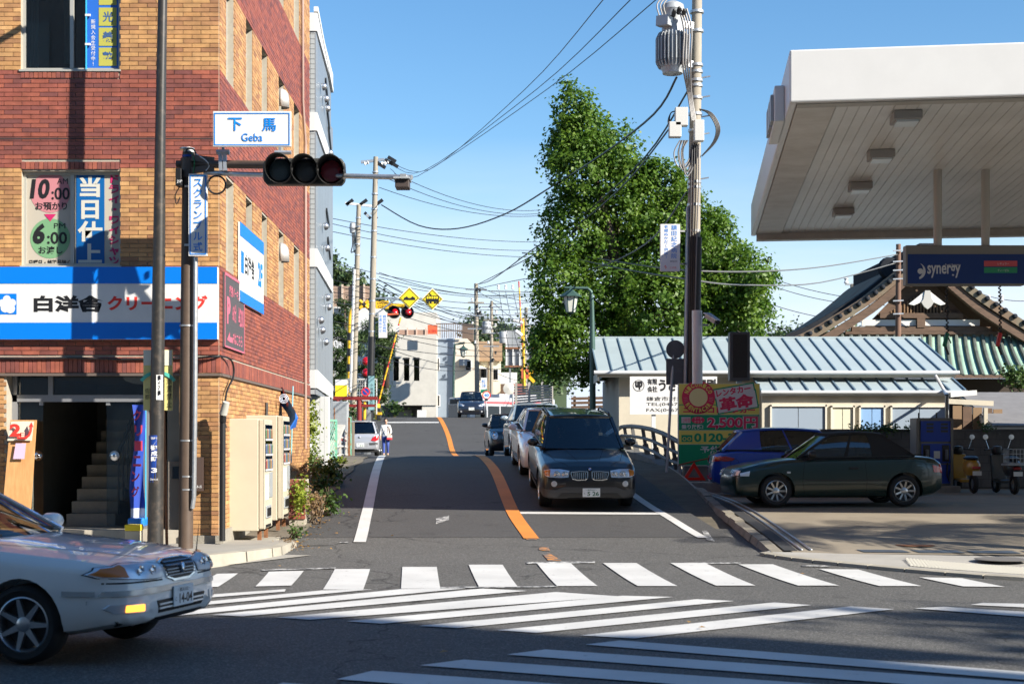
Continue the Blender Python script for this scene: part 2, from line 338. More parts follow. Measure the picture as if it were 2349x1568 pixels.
def strip(name,mat_,x0,x1,ys,dz,parent=None,zf=g,nx=2):
 m=MB(); x0=x0 if callable(x0) else (lambda y,a=x0:a); x1=x1 if callable(x1) else (lambda y,a=x1:a); n=len(ys)-1
 def fn(u,v):
  i=min(int(round(u*n)),n); y=ys[i]; a,b=x0(y),x1(y); return (a+(b-a)*v,y,zf(y)+dz)
 m.grid(fn,n,nx); return m.build(name,mat_,parent,smooth=True)
def frange(a,b,d):
 n=max(1,int(math.ceil((b-a)/d))); return [a+(b-a)*i/n for i in range(n+1)]
YS=frange(-60,15,15)[:-1]+frange(15,100,.5)+[120,160,240,400,700,1500]
def zr(y):
 if y<27:return fz(y) if y>17 else 0
 t=min(1,max(0,(y-62)/26)); t=t*t*(3-2*t); return fz(y)*(1-t)+g(y)*t
tag(strip('ground',M_earth,-900,3.95,YS,-.06,nx=2),kind='structure'); tag(strip('lower_ground',M_earth,3.95,900,YS,-.05,nx=2,zf=zr),kind='structure')
ys_=frange(24,90,.75); n_=len(ys_)-1
retain=tag(MB().grid(lambda u,v:(3.95,ys_[int(round(u*n_))],zr(ys_[int(round(u*n_))])-.2+(g(ys_[int(round(u*n_))])+.13-zr(ys_[int(round(u*n_))]))*v),n_,1).build('retaining_edge',M_kerb,solid=.12),kind='structure')
main_road=tag(strip('main_road',M_main,-90,90,frange(1,15,7)[:-1]+frange(15,24.5,.5),0),kind='structure')
side_road=tag(strip('side_road',M_side,lambda y:cx(y)-3.55-(.9 if y<60 else 1.6),lambda y:cx(y)+3.3+(1.2 if y>60 else 0),frange(23.4,100,.5)+[120,160],.005),kind='structure')
near_walk=tag(MB().box(-60,60,-3.4,1.9,-.3,.14).build('pavement',M_pave),kind='structure')
def on_ground(mb,quad,dz,n=6,zf=gnd):
 a,b,c,d=[Vector((p[0],p[1],0)) for p in quad]
 def fn(u,v):
  p=(a.lerp(b,u)).lerp(d.lerp(c,u),v); return (p.x,p.y,zf(p.x,p.y)+dz)
 mb.grid(fn,n,n); return mb
def gp(px,py):
 Y=F*EYE/(py-HZ)
 for _ in range(30):Y=F*(EYE-g(Y))/(py-HZ)
 return ((px-CX)*Y/F,Y)
def stripe(corners,m=M_white,parent=main_road,name='stripe',n=6,dz=.012):
 return on_ground(MB(),[gp(*c) for c in corners],dz,n).build(name,m,parent)
 # zebra crossing over the side street's mouth
for q in [((923,1301),(1002,1301),(1010,1351),(920,1351)),((1075,1296),(1153,1296),(1188,1347),(1099,1347)),((1231,1292),(1309,1292),(1371,1345),(1278,1345)),((1383,1292),(1460,1292),(1554,1345),(1463,1345)),((1538,1292),(1618,1292),(1733,1344),(1642,1344)),((1694,1295),(1773,1295),(1925,1344),(1831,1344)),((1879,1306),(1969,1307),(2114,1345),(2017,1345)),((2109,1325),(2207,1327),(2305,1347),(2210,1346)),((768,1306),(849,1306),(833,1354),(741,1353)),((617,1312),(697,1310),(668,1344),(586,1346)),((498,1317),(546,1316),(500,1347),(440,1348)),((300,1378),(656,1352.2),(653,1358),(300,1386)),((300,1398),(740,1355),(855,1352.8),(300,1404.5)),((300,1414.5),(922,1352),(1070,1350.3),(300,1424)),((485,1411.5),(1106,1350.8),(1209,1356.3),(556,1415)),((635,1417.7),(1275,1359),(1423,1369),(710,1422.8)),((794,1426.3),(1428,1367.5),(1544,1370.3),(876,1432)),((961,1437),(1598,1375.6),(1683,1379.6),(1050,1442)),((1140,1447),(1775,1383),(1862,1389),(1231,1453)),((1331,1459),(1951,1392),(2051,1398.6),(1456,1466)),((1343,1480),(1423,1470.5),(2420,1548.5),(2420,1567)),((1162,1503),(1251,1491.4),(2420,1572),(2420,1597)),((963,1528),(1064,1514.7),(2420,1609),(2420,1636)),((772,1560),(855,1540.4),(2420,1652),(2420,1682)),((560,1592),(650,1568),(2420,1700),(2420,1735)),((2096,1396.5),(2166,1393),(2440,1410),(2440,1423)),((2226,1388.5),(2254,1384),(2440,1388),(2440,1398.5))]:
 stripe(q,n=8)
for q in [((1208,1290),(1365,1288),(1365,1292),(1208,1294)),((1010,1347),(1278,1344.5),(1278,1347.5),(1010,1350)),((1840,1297),(1905,1298),(1905,1300.5),(1840,1300)),((600,1307),(770,1302),(770,1305),(600,1310)),((1570,1291),(1700,1291),(1700,1293.5),(1570,1293.5))]:
 stripe(q,M_wornw,name='worn_line',n=4)
for q in [((1238,1256),(1258,1256),(1262,1264),(1236,1262)),((1245,1272),(1262,1270),(1288,1286),(1258,1287)),((1203,1232),(1226,1230),(1232,1238),(1208,1238))]:
 stripe(q,M_worn,name='worn_line',n=4,dz=.010)
for q in [((1610,1228),(1622,1228),(1640,1242),(1622,1240)),((780,1243),(800,1242),(798,1246),(778,1246)),((1000,1222),(1030,1220),(1030,1223),(1000,1225))]:
 stripe(q,M_wornw,name='worn_line',n=4)
def line(name,m,xf,w,ys,parent=side_road,dz=.016):
 mb=MB(); n=len(ys)-1
 mb.grid(lambda u,v:(xf(ys[int(round(u*n))])+(v-.5)*w,ys[int(round(u*n))],g(ys[int(round(u*n))])+dz),n,1); return mb.build(name,m,parent)
line('centre_line',M_orange,cx,.25,frange(23.2,100,.5))
line('edge_line',M_white,lambda y:-2.44+(y-22.8)*-.0716,.2,frange(22.7,43,.5))
line('edge_line',M_white,lambda y:interp([(23.2,3.14),(26.5,2.78),(29,2.5),(34,2.05),(42,1.6)],y),.17,frange(23.3,42,.5))
MB().grid(lambda u,v:(cx(26.5)+.1+(2.72-cx(26.5))*u,26.35+.3*v-.12*u,g(26.35+.3*v-.12*u)+.014),8,2).build('stop_line',M_white,side_road)
MB().grid(lambda u,v:(cx(83)-3.3+3.1*u,82.6+.6*v,g(82.6+.6*v)+.02),6,2).build('stop_line',M_white,side_road)
# forecourt of the filling station
ROT=R(-7.2); RD=Vector((math.sin(R(7.2)),math.cos(R(7.2)),0)); RR=Vector((math.cos(R(7.2)),-math.sin(R(7.2)),0))
def edge_x(y):return 4.12+(y-21)*.012
m=MB(); ys=frange(20.75,36,.5); n=len(ys)-1
m.grid(lambda u,v:(edge_x(ys[int(round(u*n))])+v*26,ys[int(round(u*n))]-v*26*.105*(1-u),fz(ys[int(round(u*n))])),n,6)
forecourt=tag(m.build('forecourt',M_conc,smooth=True),kind='structure')
# kerb stones with an open drain along the forecourt's edge
ky=frange(20.9,34.5,.62)
for i in range(len(ky)-1):
 a,b=ky[i],ky[i+1]-.012; dx=random.uniform(-.015,.015); dz=random.uniform(-.012,.012)
 MB().add([(edge_x(y)+dx+ox,y,oz) for y,zt in ((a,max(fz(a),min(g(a),.74))),(b,max(fz(b),min(g(b),.74)))) for ox,oz in ((-.34,fz(y)-.1),(-.12,fz(y)-.1),(-.14,zt+.02+dz),(-.30,zt+.012+dz))],[(0,1,2,3),(7,6,5,4),(0,4,5,1),(1,5,6,2),(2,6,7,3),(3,7,4,0)]).build('kerb_stone',mat('old_kerb',(.24,.215,.17),.9,var=.25,vscale=4,bump=.4),forecourt)
for dx in (.16,.3):
 m=MB(); m.tube([(edge_x(y)+dx,y,fz(y)+.012) for y in frange(21,34,1)],.018,6); m.build('gate_rail',M_steel,forecourt,smooth=True)
m=MB(); m.box(0,.22,0,.01,0,.001)
m=MB(); yy=frange(21,33.5,.5); n=len(yy)-1
m.grid(lambda u,v:(edge_x(yy[int(round(u*n))])-.1+.2*v,yy[int(round(u*n))],fz(yy[int(round(u*n))])+.006),n,1); m.build('drain_channel',mat('drain_dark',(.03,.03,.032),.8,var=.3,vscale=6),forecourt)
# cover plates along the front drain
M_plate=mat('drain_plate',(.13,.145,.165),.45,.6,var=.25,vscale=3)
for k in range(9):
 x0=5.15+k*.78; yy=lambda x:20.86-(x-4.1)*.105
 m=MB(); m.add([(x0,yy(x0)+.02,fz(20.86)+.004+.006),(x0+.66,yy(x0+.66)+.02,fz(20.86)+.01),(x0+.60,yy(x0+.66)+.3,fz(21.1)+.01),(x0-.06,yy(x0)+.3,fz(21.1)+.01)],[(0,1,2,3)])
 m.build('drain_plate',M_plate,forecourt)
m=MB(); m.lathe([(.0,0),(.29,0),(.3,.006),(.27,.012),(0,.012)],28,Matrix.Translation((6.1,21.55,fz(21.55)+.004))); m.build('manhole_cover',M_rust,forecourt)
# paved apron and dropped kerb before the forecourt
kp=[(3.75,21.0),(3.9,20.6),(4.3,20.0),(4.9,19.35),(5.7,18.55),(6.5,17.95),(7.6,17.45),(9.5,17.0),(14,16.7),(40,16.5)]
kc=cat([(a,b,0) for a,b in kp])
m=MB()
for i in range(len(kc)-1):
 a,b=kc[i],kc[i+1]
 A=Vector((a.x+.05,20.86-(a.x-4.1)*.1,0)); B=Vector((b.x+.05,20.86-(b.x-4.1)*.1,0))
 A.y=max(A.y,a.y+.02); B.y=max(B.y,b.y+.02)
 m.quad((a.x,a.y,g(a.y)+.05),(b.x,b.y,g(b.y)+.05),(B.x,B.y,fz(B.y)+.001),(A.x,A.y,fz(A.y)+.001))
apron=tag(m.build('pavement_apron',mat('apron_concrete',(.33,.315,.285),.85,var=.13,vscale=1.5,bump=.25,bscale=60),smooth=True),kind='structure')
for i in range(0,len(kc)-2,2):
 a,b=kc[i],kc[min(i+2,len(kc)-1)]; d=(b-a).normalized(); nn=Vector((d.y,-d.x,0)); b=b-d*.012
 z0,z1=g(a.y),g(b.y)
 MB().add([a+nn*.12+Vector((0,0,z0-.1)),a-nn*.03+Vector((0,0,z0-.1)),a-nn*.03+Vector((0,0,z0+.056)),a+nn*.10+Vector((0,0,z0+.045)),b+nn*.12+Vector((0,0,z1-.1)),b-nn*.03+Vector((0,0,z1-.1)),b-nn*.03+Vector((0,0,z1+.056)),b+nn*.10+Vector((0,0,z1+.045))],[(0,1,2,3),(7,6,5,4),(0,4,5,1),(1,5,6,2),(2,6,7,3),(3,7,4,0)]).build('kerb_stone',M_kerb,apron)
m=MB()
for r_ in range(7):
 for q in range(70):
  t=14+q*.18; i=int(t); i=min(i,len(kc)-2); p=kc[i].lerp(kc[i+1],t-i)
  x,y=p.x+.1+.02*r_,p.y+.22+r_*.11
  if y>20.5-(x-4.1)*.1:continue
  z=g(y)+.052+(.13-.05)*(y-p.y)/max(.1,20.86-p.y)*.6
  m.add([(x-.035,y-.035,z),(x+.035,y-.035,z),(x+.035,y+.035,z),(x-.035,y+.035,z),(x,y,z+.02)],[(0,1,4),(1,2,4),(2,3,4),(3,0,4)])
tag(m.build('tactile_dots',mat('tactile_paving',(.44,.42,.36),.8),apron),kind='stuff')
m=MB(); m.lathe([(.0,0),(.36,0),(.37,.008),(.33,.014),(0,.014)],28,Matrix.Translation((6.75,19.6,.13))); m.build('manhole_cover',mat('cast_iron',(.16,.15,.14),.7,.3),apron)
# corner pavement by the brick building
lk=cat([(-3.5,22.2,0),(-3.52,21.2,0),(-3.6,20.65,0),(-4.25,19.45,0),(-5.4,18.5,0),(-7,18.0,0),(-12,17.7,0),(-60,17.6,0)])
m=MB()
for i in range(len(lk)-1):
 a,b=lk[i],lk[i+1]; m.quad((a.x,a.y,.21),(b.x,b.y,.21),(b.x,22.2,.22),(a.x,22.2,.22))
corner=tag(m.build('corner_pavement',M_pave,smooth=True),kind='structure')
for i in range(0,len(lk)-2,2):
 a,b=lk[i],lk[min(i+2,len(lk)-1)]; d=(b-a).normalized(); nn=Vector((-d.y,d.x,0)); b=b-d*.012
 MB().add([p+nn*o_+Vector((0,0,z)) for p in (a,b) for o_,z in ((.16,-.1),(-.02,-.1),(-.02,.216),(.13,.21))],[(0,1,2,3),(7,6,5,4),(0,4,5,1),(1,5,6,2),(2,6,7,3),(3,7,4,0)]).build('kerb_stone',M_kerb,corner)
MB().add([(-3.45,21.0,g(21)+.01),(-2.95,20.9,g(20.9)+.012),(-3.9,19.7,g(19.7)+.012),(-4.1,19.5,g(19.5)+.012),(-3.6,20.4,g(20.4)+.02)],[(0,1,2,3,4)]).build('apron_slab',M_pave,corner)
tag(strip('verge',mat('verge_soil',(.14,.12,.09),.95,var=.35,vscale=5,bump=.6,bscale=25),lambda y:-6,lambda y:-3.45-(y-22)*.03+.04*math.sin(y*2.1),frange(21.6,40,.5),.03),kind='structure')
# ================================================================ brick building on the corner
BY,BX=21.5,-4.426
SD=Vector((-.0176,1,0)).normalized(); SN=Vector((1,.0176,0)).normalized()
C0=Vector((BX,BY,0)); SLEN=10.85
def zf_(py):return EYE+(HZ-py)*BY/F
def xf_(px):return (px-CX)*BY/F
tan_c=[(.43,.225,.088),(.48,.265,.105),(.35,.175,.08),(.52,.30,.125),(.39,.20,.082),(.29,.14,.07),(.46,.25,.10)]
red_c=[(.255,.075,.050),(.29,.08,.050),(.195,.062,.050),(.315,.092,.055),(.23,.067,.050),(.16,.054,.047),(.275,.076,.050)]
M_tan=brick_mat('tan_brick',tan_c); M_red=brick_mat('red_brick',red_c)
M_mort=mat('mortar',(.38,.345,.28),.95,var=.12,vscale=10)
building=thing('brick_building',(BX,BY,.1),'tan and red brick corner building with blue and white shop sign','building')
BZ1=12.6
WIN_F=[(xf_(50),xf_(276),4.41,5.84),(xf_(48),xf_(275),7.37,8.85),(xf_(50),xf_(276),10.4,11.8)]
ENT=(xf_(15),xf_(412),.2,zf_(857))
WIN_S=[(.48,1.2),(2.3,3.0),(3.96,4.66),(6.02,6.79),(8.2,9.1)]
BANDS=[(0,'tan'),(2.79,'red'),(4.386,'tan'),(5.86,'red'),(7.37,'tan'),(8.85,'red'),(10.3,'tan'),(11.78,'red')]
def band(z):
 r_='tan'
 for a,b in BANDS:
  if z>=a:r_=b
 return r_
XL=-15.0
# wall core, built round the openings
m=MB(); holes=[(a,b,c,d) for a,b,c,d in WIN_F]+[ENT]
def wall_cells(u0,u1,z0,z1,holes):
 us=sorted({u0,u1,*[min(max(h[0],u0),u1) for h in holes],*[min(max(h[1],u0),u1) for h in holes]}); zs=sorted({z0,z1,*[h[2] for h in holes],*[h[3] for h in holes]})
 for i in range(len(us)-1):
  for j in range(len(zs)-1):
   uc,zc=(us[i]+us[i+1])/2,(zs[j]+zs[j+1])/2
   if not any(h[0]<uc<h[1] and h[2]<zc<h[3] for h in holes):yield us[i],us[i+1],zs[j],zs[j+1]
for u0,u1,z0,z1 in wall_cells(XL,BX,.1,BZ1,holes):m.box(u0,u1,BY,BY+.22,z0,z1)
sholes=[(a,b,z0,z1) for a,b in WIN_S for z0,z1 in ((4.40,5.85),(7.38,8.84),(10.35,11.75))]
MS=Matrix(((SD.x,-SN.x,0,BX),(SD.y,-SN.y,0,BY+.22),(0,0,1,0),(0,0,0,1)))
MS2=Matrix(((SD.x,-SN.x,0,BX),(SD.y,-SN.y,0,BY),(0,0,1,0),(0,0,0,1)))
for u0,u1,z0,z1 in wall_cells(.223,SLEN,.1,BZ1,sholes):m.box(u0,u1,.0,.22,z0,z1,MS2)
m.box(XL,BX-.3,BY+5,BY+5.1,.1,BZ1); m.box(XL,BX-.2,BY+.2,BY+SLEN,BZ1-.1,BZ1)
wall=m.build('wall',M_mort,building)
MS2=Matrix(((SD.x,-SN.x,0,BX),(SD.y,-SN.y,0,BY),(0,0,1,0),(0,0,0,1)))
# bricks: 300 of the front wall as pieces of their own, the rest joined
PW,PH=.2705,.0672; BWd,BHt,BD=.2605,.0582,.016
bm_me={}
for kind,mm in (('tan',M_tan),('red',M_red)):
 mb=MB().box(-BWd/2,BWd/2,-BD,.0,-BHt/2,BHt/2); me=bpy.data.meshes.new('brick'); me.from_pydata(mb.v,[],mb.f); me.materials.append(mm); bm_me[kind]=me
rest=MB(); srest=MB(); count=0; org=ORG[wall.name]
mats_r=[M_tan,M_red]
def cut(u0,u1,zc,holes):
 segs=[(u0,u1)]
 for h in holes:
  if h[2]-.02<zc<h[3]+.02:
   ns=[]
   for a,b in segs:
    if b<=h[0] or a>=h[1]:ns.append((a,b))
    else :
     if a<h[0]:ns.append((a,h[0]))
     if b>h[1]:ns.append((h[1],b))
   segs=ns
 return [s_ for s_ in segs if s_[1]-s_[0]>.03]
sold=[(zf_(180),zf_(160.5),xf_(48),xf_(276)),(zf_(389),zf_(371),xf_(50),xf_(276)),(zf_(855),zf_(818),XL,BX+.01)]
SIGNZ=(zf_(779),zf_(614))
row=0; z=.24
while z<BZ1:
 zc=z+PH/2; off=(row%2)*PW/2; u=BX-.008
 hs=holes+[(s_[2],s_[3],s_[0],s_[1]) for s_ in sold]+[(XL,BX+.1,SIGNZ[0]+.05,SIGNZ[1]-.05)]
 k=0
 while u>XL:
  wd=PW if not (k==0 and off) else PW/2
  for a,b in cut(u-wd+.01,u,zc,hs):
   kind=band(zc); full=abs((b-a)-BWd)<.003; px=CX+(a+b)/2*F/BY; py=HZ-(zc-EYE)*F/BY
   if full and count<300 and (185<py<390 or 390<py<610 and px>280) and px>0 and not (340<px<395):
    o=bpy.data.objects.new('brick',bm_me[kind]); o.location=Vector(((a+b)/2,BY,zc))-org; link(o,wall); count+=1
   else :
    rest.m=0 if kind=='tan' else 1; rest.box(a,b,BY-BD+random.uniform(-.002,.002),BY,zc-BHt/2,zc+BHt/2)
  u-=wd; k+=1
 k=0; u=.0
 while u<SLEN:
  wd=PW if not (k==0 and not off) else PW/2
  for a,b in cut(u,min(u+wd-.01,SLEN),zc,sholes+[(-1,20,zf_(855),zf_(818))]):
   srest.m=0 if band(zc)=='tan' else 1; srest.box(a,b,-BD+random.uniform(-.002,.002),0,zc-BHt/2,zc+BHt/2,MS2)
  u+=wd; k+=1
 z+=PH; row+=1
for z0,z1,a,b in sold:
 u=a
 while u<b-.02:
  rest.m=1; rest.box(u,min(u+.06,b),BY-BD-.006+random.uniform(-.003,.003),BY,z0+.004,z1-.004); u+=.0675
u=-.02
while u<SLEN:
 srest.m=1; srest.box(u,u+.06,-BD-.006,0,zf_(855)+.004,zf_(818)-.004,MS2); u+=.0675
tag(rest.build('bricks',mats_r,wall),kind='stuff'); tag(srest.build('bricks',mats_r,wall),kind='stuff')
box_part('groove',mat('joint_dark',(.05,.03,.028),.9),wall,XL,BX+.012,BY-.02,BY-.012,zf_(320),zf_(317))
# ledge over the entrance and plinth
m=MB(); m.box(XL,BX+.03,BY-.05,BY+.1,zf_(862),zf_(856)); m.box(0,SLEN,-.05,.1,zf_(862),zf_(856),MS2); m.build('ledge',mat('ledge_metal',(.13,.10,.085),.6),building)
m=MB(); m.box(xf_(414),BX+.05,BY-.06,BY-.03,.1,.34); m.box(0,SLEN,-.06,-.03,.1,.42,MS2); m.build('plinth',mat('plinth_concrete',(.27,.25,.21),.9,var=.2,vscale=5,bump=.4),building)
# windows of the front wall
M_frame=mat('aluminium_frame',(.46,.46,.42),.4,.3)
def window_front(x0,x1,z0,z1,panes=2,gm=M_glassd):
 w_=MB(); t=.045
 for a,b,c,d in ((x0,x1,z0,z0+t),(x0,x1,z1-t,z1),(x0,x0+t,z0+t,z1-t),(x1-t,x1,z0+t,z1-t)):w_.box(a,b,BY+.07,BY+.14,c,d)
 for k in range(1,panes):xm=x0+(x1-x0)*k/panes; w_.box(xm-t*.6,xm+t*.6,BY+.06,BY+.13,z0+t,z1-t)
 w=w_.build('window',M_frame,building)
 for k in range(panes):
  a=x0+(x1-x0)*k/panes+t; b=x0+(x1-x0)*(k+1)/panes-t; box_part('pane',gm,w,a,b,BY+.095,BY+.10,z0+t,z1-t)
 box_part('sill',M_frame,w,x0-.02,x1+.02,BY-.035,BY+.07,z0-.03,z0-.002)
 return w
wl=window_front(*WIN_F[0]); wu=window_front(*WIN_F[1],gm=M_glassm); window_front(*WIN_F[2])
box_part('room',M_dark,building,XL+.5,BX-.5,BY+.9,BY+.95,4.2,12)
# curtain in the upper window
m=MB(); a0=xf_(52)
m.grid(lambda u,v:(xf_(53)+u*(xf_(160)-xf_(53))*(.27 if u<1 else .27),BY+.16+.02*math.sin(u*30),7.45+v*1.4),30,2)
m.build('curtain',mat('pale_curtain',(.50,.52,.46),.8),building,smooth=True)
m=MB(); m.grid(lambda u,v:(xf_(139)+u*.13,BY+.17+.012*math.sin(u*40),7.5+v*1.3),24,2); m.build('curtain',MATS['pale_curtain'],building,smooth=True)
def py_z(py):return zf_(py)
def fb(name,m_,px0,py0,px1,py1,d0,d1,parent):return box_part(name,m_,parent,xf_(px0),xf_(px1),BY+d0,BY+d1,zf_(py1),zf_(py0))
# posters behind the glass of the upper window
M_pb=mat('poster_blue',(.02,.13,.52),.5); M_py=mat('poster_yellow',(.42,.40,.08),.5)
fb('poster',M_pb,196,-40,273,155,.088,.092,wu)
for k,ch in enumerate(('光','義','塾')):
 y0=14+k*46; fb('poster_square',M_py,223,y0,264,y0+42,.083,.087,wu); text(ch,(xf_(244),BY+.081,zf_(y0+21)),.16,.16,mat('poster_ink',(.04,.10,.25),.5),wu,bold=.02)
fb('poster_square',M_py,223,-36,264,8,.083,.087,wu)
text(list('新規入会生受付中！'),(xf_(210),BY+.083,zf_(95)),.065,.72,M_letter_white,wu)
m=MB(); m.box(xf_(194),xf_(197),BY+.05,BY+.06,zf_(158),zf_(-30)); m.build('pole',mat('cyan_pole',(.05,.45,.75),.4),wu)
for yy in (30,97):fb('clip',M_wht,193,yy,205,yy+5,.045,.07,wu)
# notices in the lower window
M_card=mat('notice_card',(.44,.40,.33),.6); M_nb=mat('notice_blue',(.0,.10,.32),.5); M_pink=mat('notice_pink',(.50,.20,.22),.6); M_gr=mat('notice_green',(.16,.33,.17),.6); M_mag=mat('notice_magenta',(.50,.02,.12),.5)
fb('notice',M_card,53,398,159,606,.086,.09,wl); fb('notice',M_card,168,397,274,606,.086,.09,wl); fb('notice_panel',M_nb,171,397,236,606,.082,.085,wl)
def fp(px,py,d):return Vector((xf_(px),BY+d,zf_(py)))
disc(MB(),fp(111,440,.083),46*BY/F).build('notice_disc',M_pink,wl); disc(MB(),fp(111,545,.083),46*BY/F).build('notice_disc',M_gr,wl)
def ft(s_,px0,py0,px1,py1,d,m_,parent,**k):return text(s_,fp((px0+px1)/2,(py0+py1)/2,d),(px1-px0)*BY/F,(py1-py0)*BY/F,m_,parent,**k)
ft('10',67,408,110,454,.08,M_letter_black,wl,bold=.04,slant=.12); ft(':00',114,428,156,456,.08,M_letter_black,wl,bold=.02); ft('AM',127,407,152,420,.08,M_letter_black,wl)
ft('お預かり',77,462,150,480,.08,M_letter_black,wl,bold=.02); ft('6',72,510,100,558,.08,M_letter_black,wl,bold=.05,slant=.15); ft(':00',104,530,150,558,.08,M_letter_black,wl,bold=.02); ft('PM',120,510,146,522,.08,M_letter_black,wl)
ft('お渡し',84,563,140,581,.08,M_letter_black,wl,bold=.02); ft('日曜日・特殊品除く',63,594,157,607,.08,M_letter_black,wl,bold=.02)
MB().poly([fp(97,489,.08),fp(111,506,.08),fp(125,489,.08)]).build('arrow',M_mag,wl)
text(list('当日仕上'),fp(203,504,.079),.34,205*BY/F,mat('notice_white',(.55,.54,.48),.5),wl,bold=.035)
text(list('ドライ・ワイシャツ'),fp(260,502,.08),.19,212*BY/F,M_mag,wl,bold=.035)
# slim windows of the side wall
def sp(u,d,z):return MS2@Vector((u,d,z))
for a,b in WIN_S:
 for z0,z1 in ((4.40,5.85),(7.38,8.84),(10.35,11.75)):
  if (a,z0)==(2.3,4.40):continue
  t=.05; w_=MB()
  for q in ((a,b,z0,z0+t),(a,b,z1-t,z1),(a,a+t,z0+t,z1-t),(b-t,b,z0+t,z1-t)):w_.box(q[0],q[1],.1,.16,q[2],q[3],MS2)
  w=w_.build('window',M_frame,building); MB().box(a+t,b-t,.125,.13,z0+t,z1-t,MS2).build('pane',M_glass,w); MB().box(a+t,b-t,.16,.165,z0+t,z1-t-(.2 if a<5 else .1),MS2).build('blind',mat('window_blind',(.42,.38,.30),.7),w)
  if z0>7 and z0<8 and a>2:MB().box(a+.1,b-.12,.135,.14,z0+.1,z1-.15,MS2).build('poster',mat('yellow_print',(.55,.55,.08),.5),w)
  # bell-shaped vent hoods, drain pipe, cable
for z in (8.42,5.42):
 m=MB(); pr=[(.14,-.17),(.138,0),(.125,.1),(.085,.17),(.03,.2),(0,.205)]
 for i,(r_,h_) in enumerate(pr):
  for k in range(13):t=math.pi*k/12; m.v.append(tuple(MS2@Vector((6.2+r_*math.cos(t),-.02-r_*1.25*math.sin(t),z+h_))))
 for i in range(len(pr)-1):
  for k in range(12):a=i*13+k; m.f.append((a,a+1,a+14,a+13)); m.mi.append(0)
 m.build('vent_hood',mat('brushed_hood',(.55,.54,.52),.45,.5),building,smooth=True,solid=.006)
tube_part('drain_pipe',mat('pipe_pinkish',(.34,.24,.20),.6),building,[sp(9.75,-.06,z_) for z_ in (1.6,4,7,8.2,8.3)]+[sp(9.3,-.06,9.1),sp(9.25,-.06,12)],.03)
tube_part('wall_cable',M_wire,building,[(xf_(px),BY-.05,zf_(py)) for px,py in ((-60,821),(80,822),(170,821),(280,824),(430,822),(500,818))]+[sp(.3,-.08,zf_(818)),sp(.6,-.1,zf_(830)),sp(.62,-.1,zf_(860)),sp(.2,-.07,zf_(900)),sp(.05,-.07,zf_(960)),sp(.1,-.08,zf_(980))],.016,6)
tube_part('wall_cable',M_wire,building,[sp(4.35,-.04,zf_(905)),sp(4.3,-.04,1.5),sp(4.25,-.04,.9)],.03,6)
# shop sign over the entrance
sign=thing('shop_sign',(xf_(250),BY-.05,SIGNZ[0]),'long white and blue dry cleaner sign over the entrance','sign')
fb('panel',M_wht,-260,614,502,779,-.11,-.02,sign)
fb('stripe',M_bluepanel,-260,614,502,652,-.116,-.111,sign); fb('stripe',M_bluepanel,-260,741,502,779,-.116,-.111,sign)
fb('emblem',M_bluepanel,-10,675,44,722,-.116,-.111,sign)
m=MB()
for dx,dy,r_ in ((18,708,10),(30,709,11),(12,697,9),(34,696,9),(22,688,9),(24,700,13)):disc(m,fp(dx,dy,-.118-.0005*dx/10),r_*BY/F,n=20)
m.build('emblem_flower',M_wht,sign)
ft('白洋舎',83,679,242,717,-.1125,M_letter_black,sign,bold=.045); ft('クリーニング',251,679,480,714,-.1125,M_letter_red,sign,bold=.04)
# side signs
def st_frame(u0,u1,z0,z1,mm,parent,d0=-.05,d1=-.02):return MB().box(u0,u1,d0,d1,z0,z1,MS2)
def stext(s_,u,z,w,h,m_,parent,d=-.056,**k):return text(s_,sp(u,d,z),w,h,m_,parent,right=SD,**k)
ss=thing('side_sign',sp(2.6,-.03,4.4),'white sign with blue bands on the upper side wall','sign')
MB().box(1.45,3.88,-.06,-.03,4.02,5.3,MS2).build('panel',M_wht,ss); MB().box(1.45,3.88,-.066,-.061,5.08,5.3,MS2).build('stripe',M_bluepanel,ss); MB().box(1.45,3.88,-.066,-.061,4.02,4.2,MS2).build('stripe',M_bluepanel,ss)
MB().box(1.55,1.8,-.066,-.061,4.5,4.85,MS2).build('emblem',M_bluepanel,ss); stext('白洋舎',2.4,4.68,.95,.34,M_letter_black,ss,-.064,bold=.02); stext('2F',3.5,4.68,.5,.42,M_letter_blue,ss,-.064,bold=.04)
ps=thing('parking_sign',sp(1,-.03,3.2),'dark grey parking sign with pink writing on the side wall','sign')
M_pk=mat('sign_pink',(.52,.13,.19),.6)
MB().box(.17,1.93,-.05,-.02,3.2,4.34,MS2).build('panel',mat('sign_charcoal',(.075,.07,.075),.55),ps)
m=MB()
for q in ((.17,1.93,4.3,4.34),(.17,1.93,3.2,3.225),(.17,.2,3.2,4.34),(1.9,1.93,3.2,4.34)):m.box(q[0],q[1],-.056,-.051,q[2],q[3],MS2)
m.build('border',M_pk,ps)
stext('提携パーキング',1.1,4.1,1.1,.17,M_pk,ps,-.053,bold=.02); stext('P',.5,3.78,.3,.42,M_pk,ps,-.053,bold=.06); stext('60分',1.0,3.78,.35,.3,M_pk,ps,-.053,bold=.02); stext('¥200',1.6,3.76,.48,.3,M_pk,ps,-.053,bold=.02); stext('Pはこちら',1.3,3.38,.85,.18,M_pk,ps,-.053,bold=.02)
MB().poly([sp(.35,-.053,3.32),sp(.6,-.053,3.46),sp(.6,-.053,3.38),sp(.85,-.053,3.38),sp(.85,-.053,3.3),sp(.6,-.053,3.3)]).build('arrow',M_pk,ps)
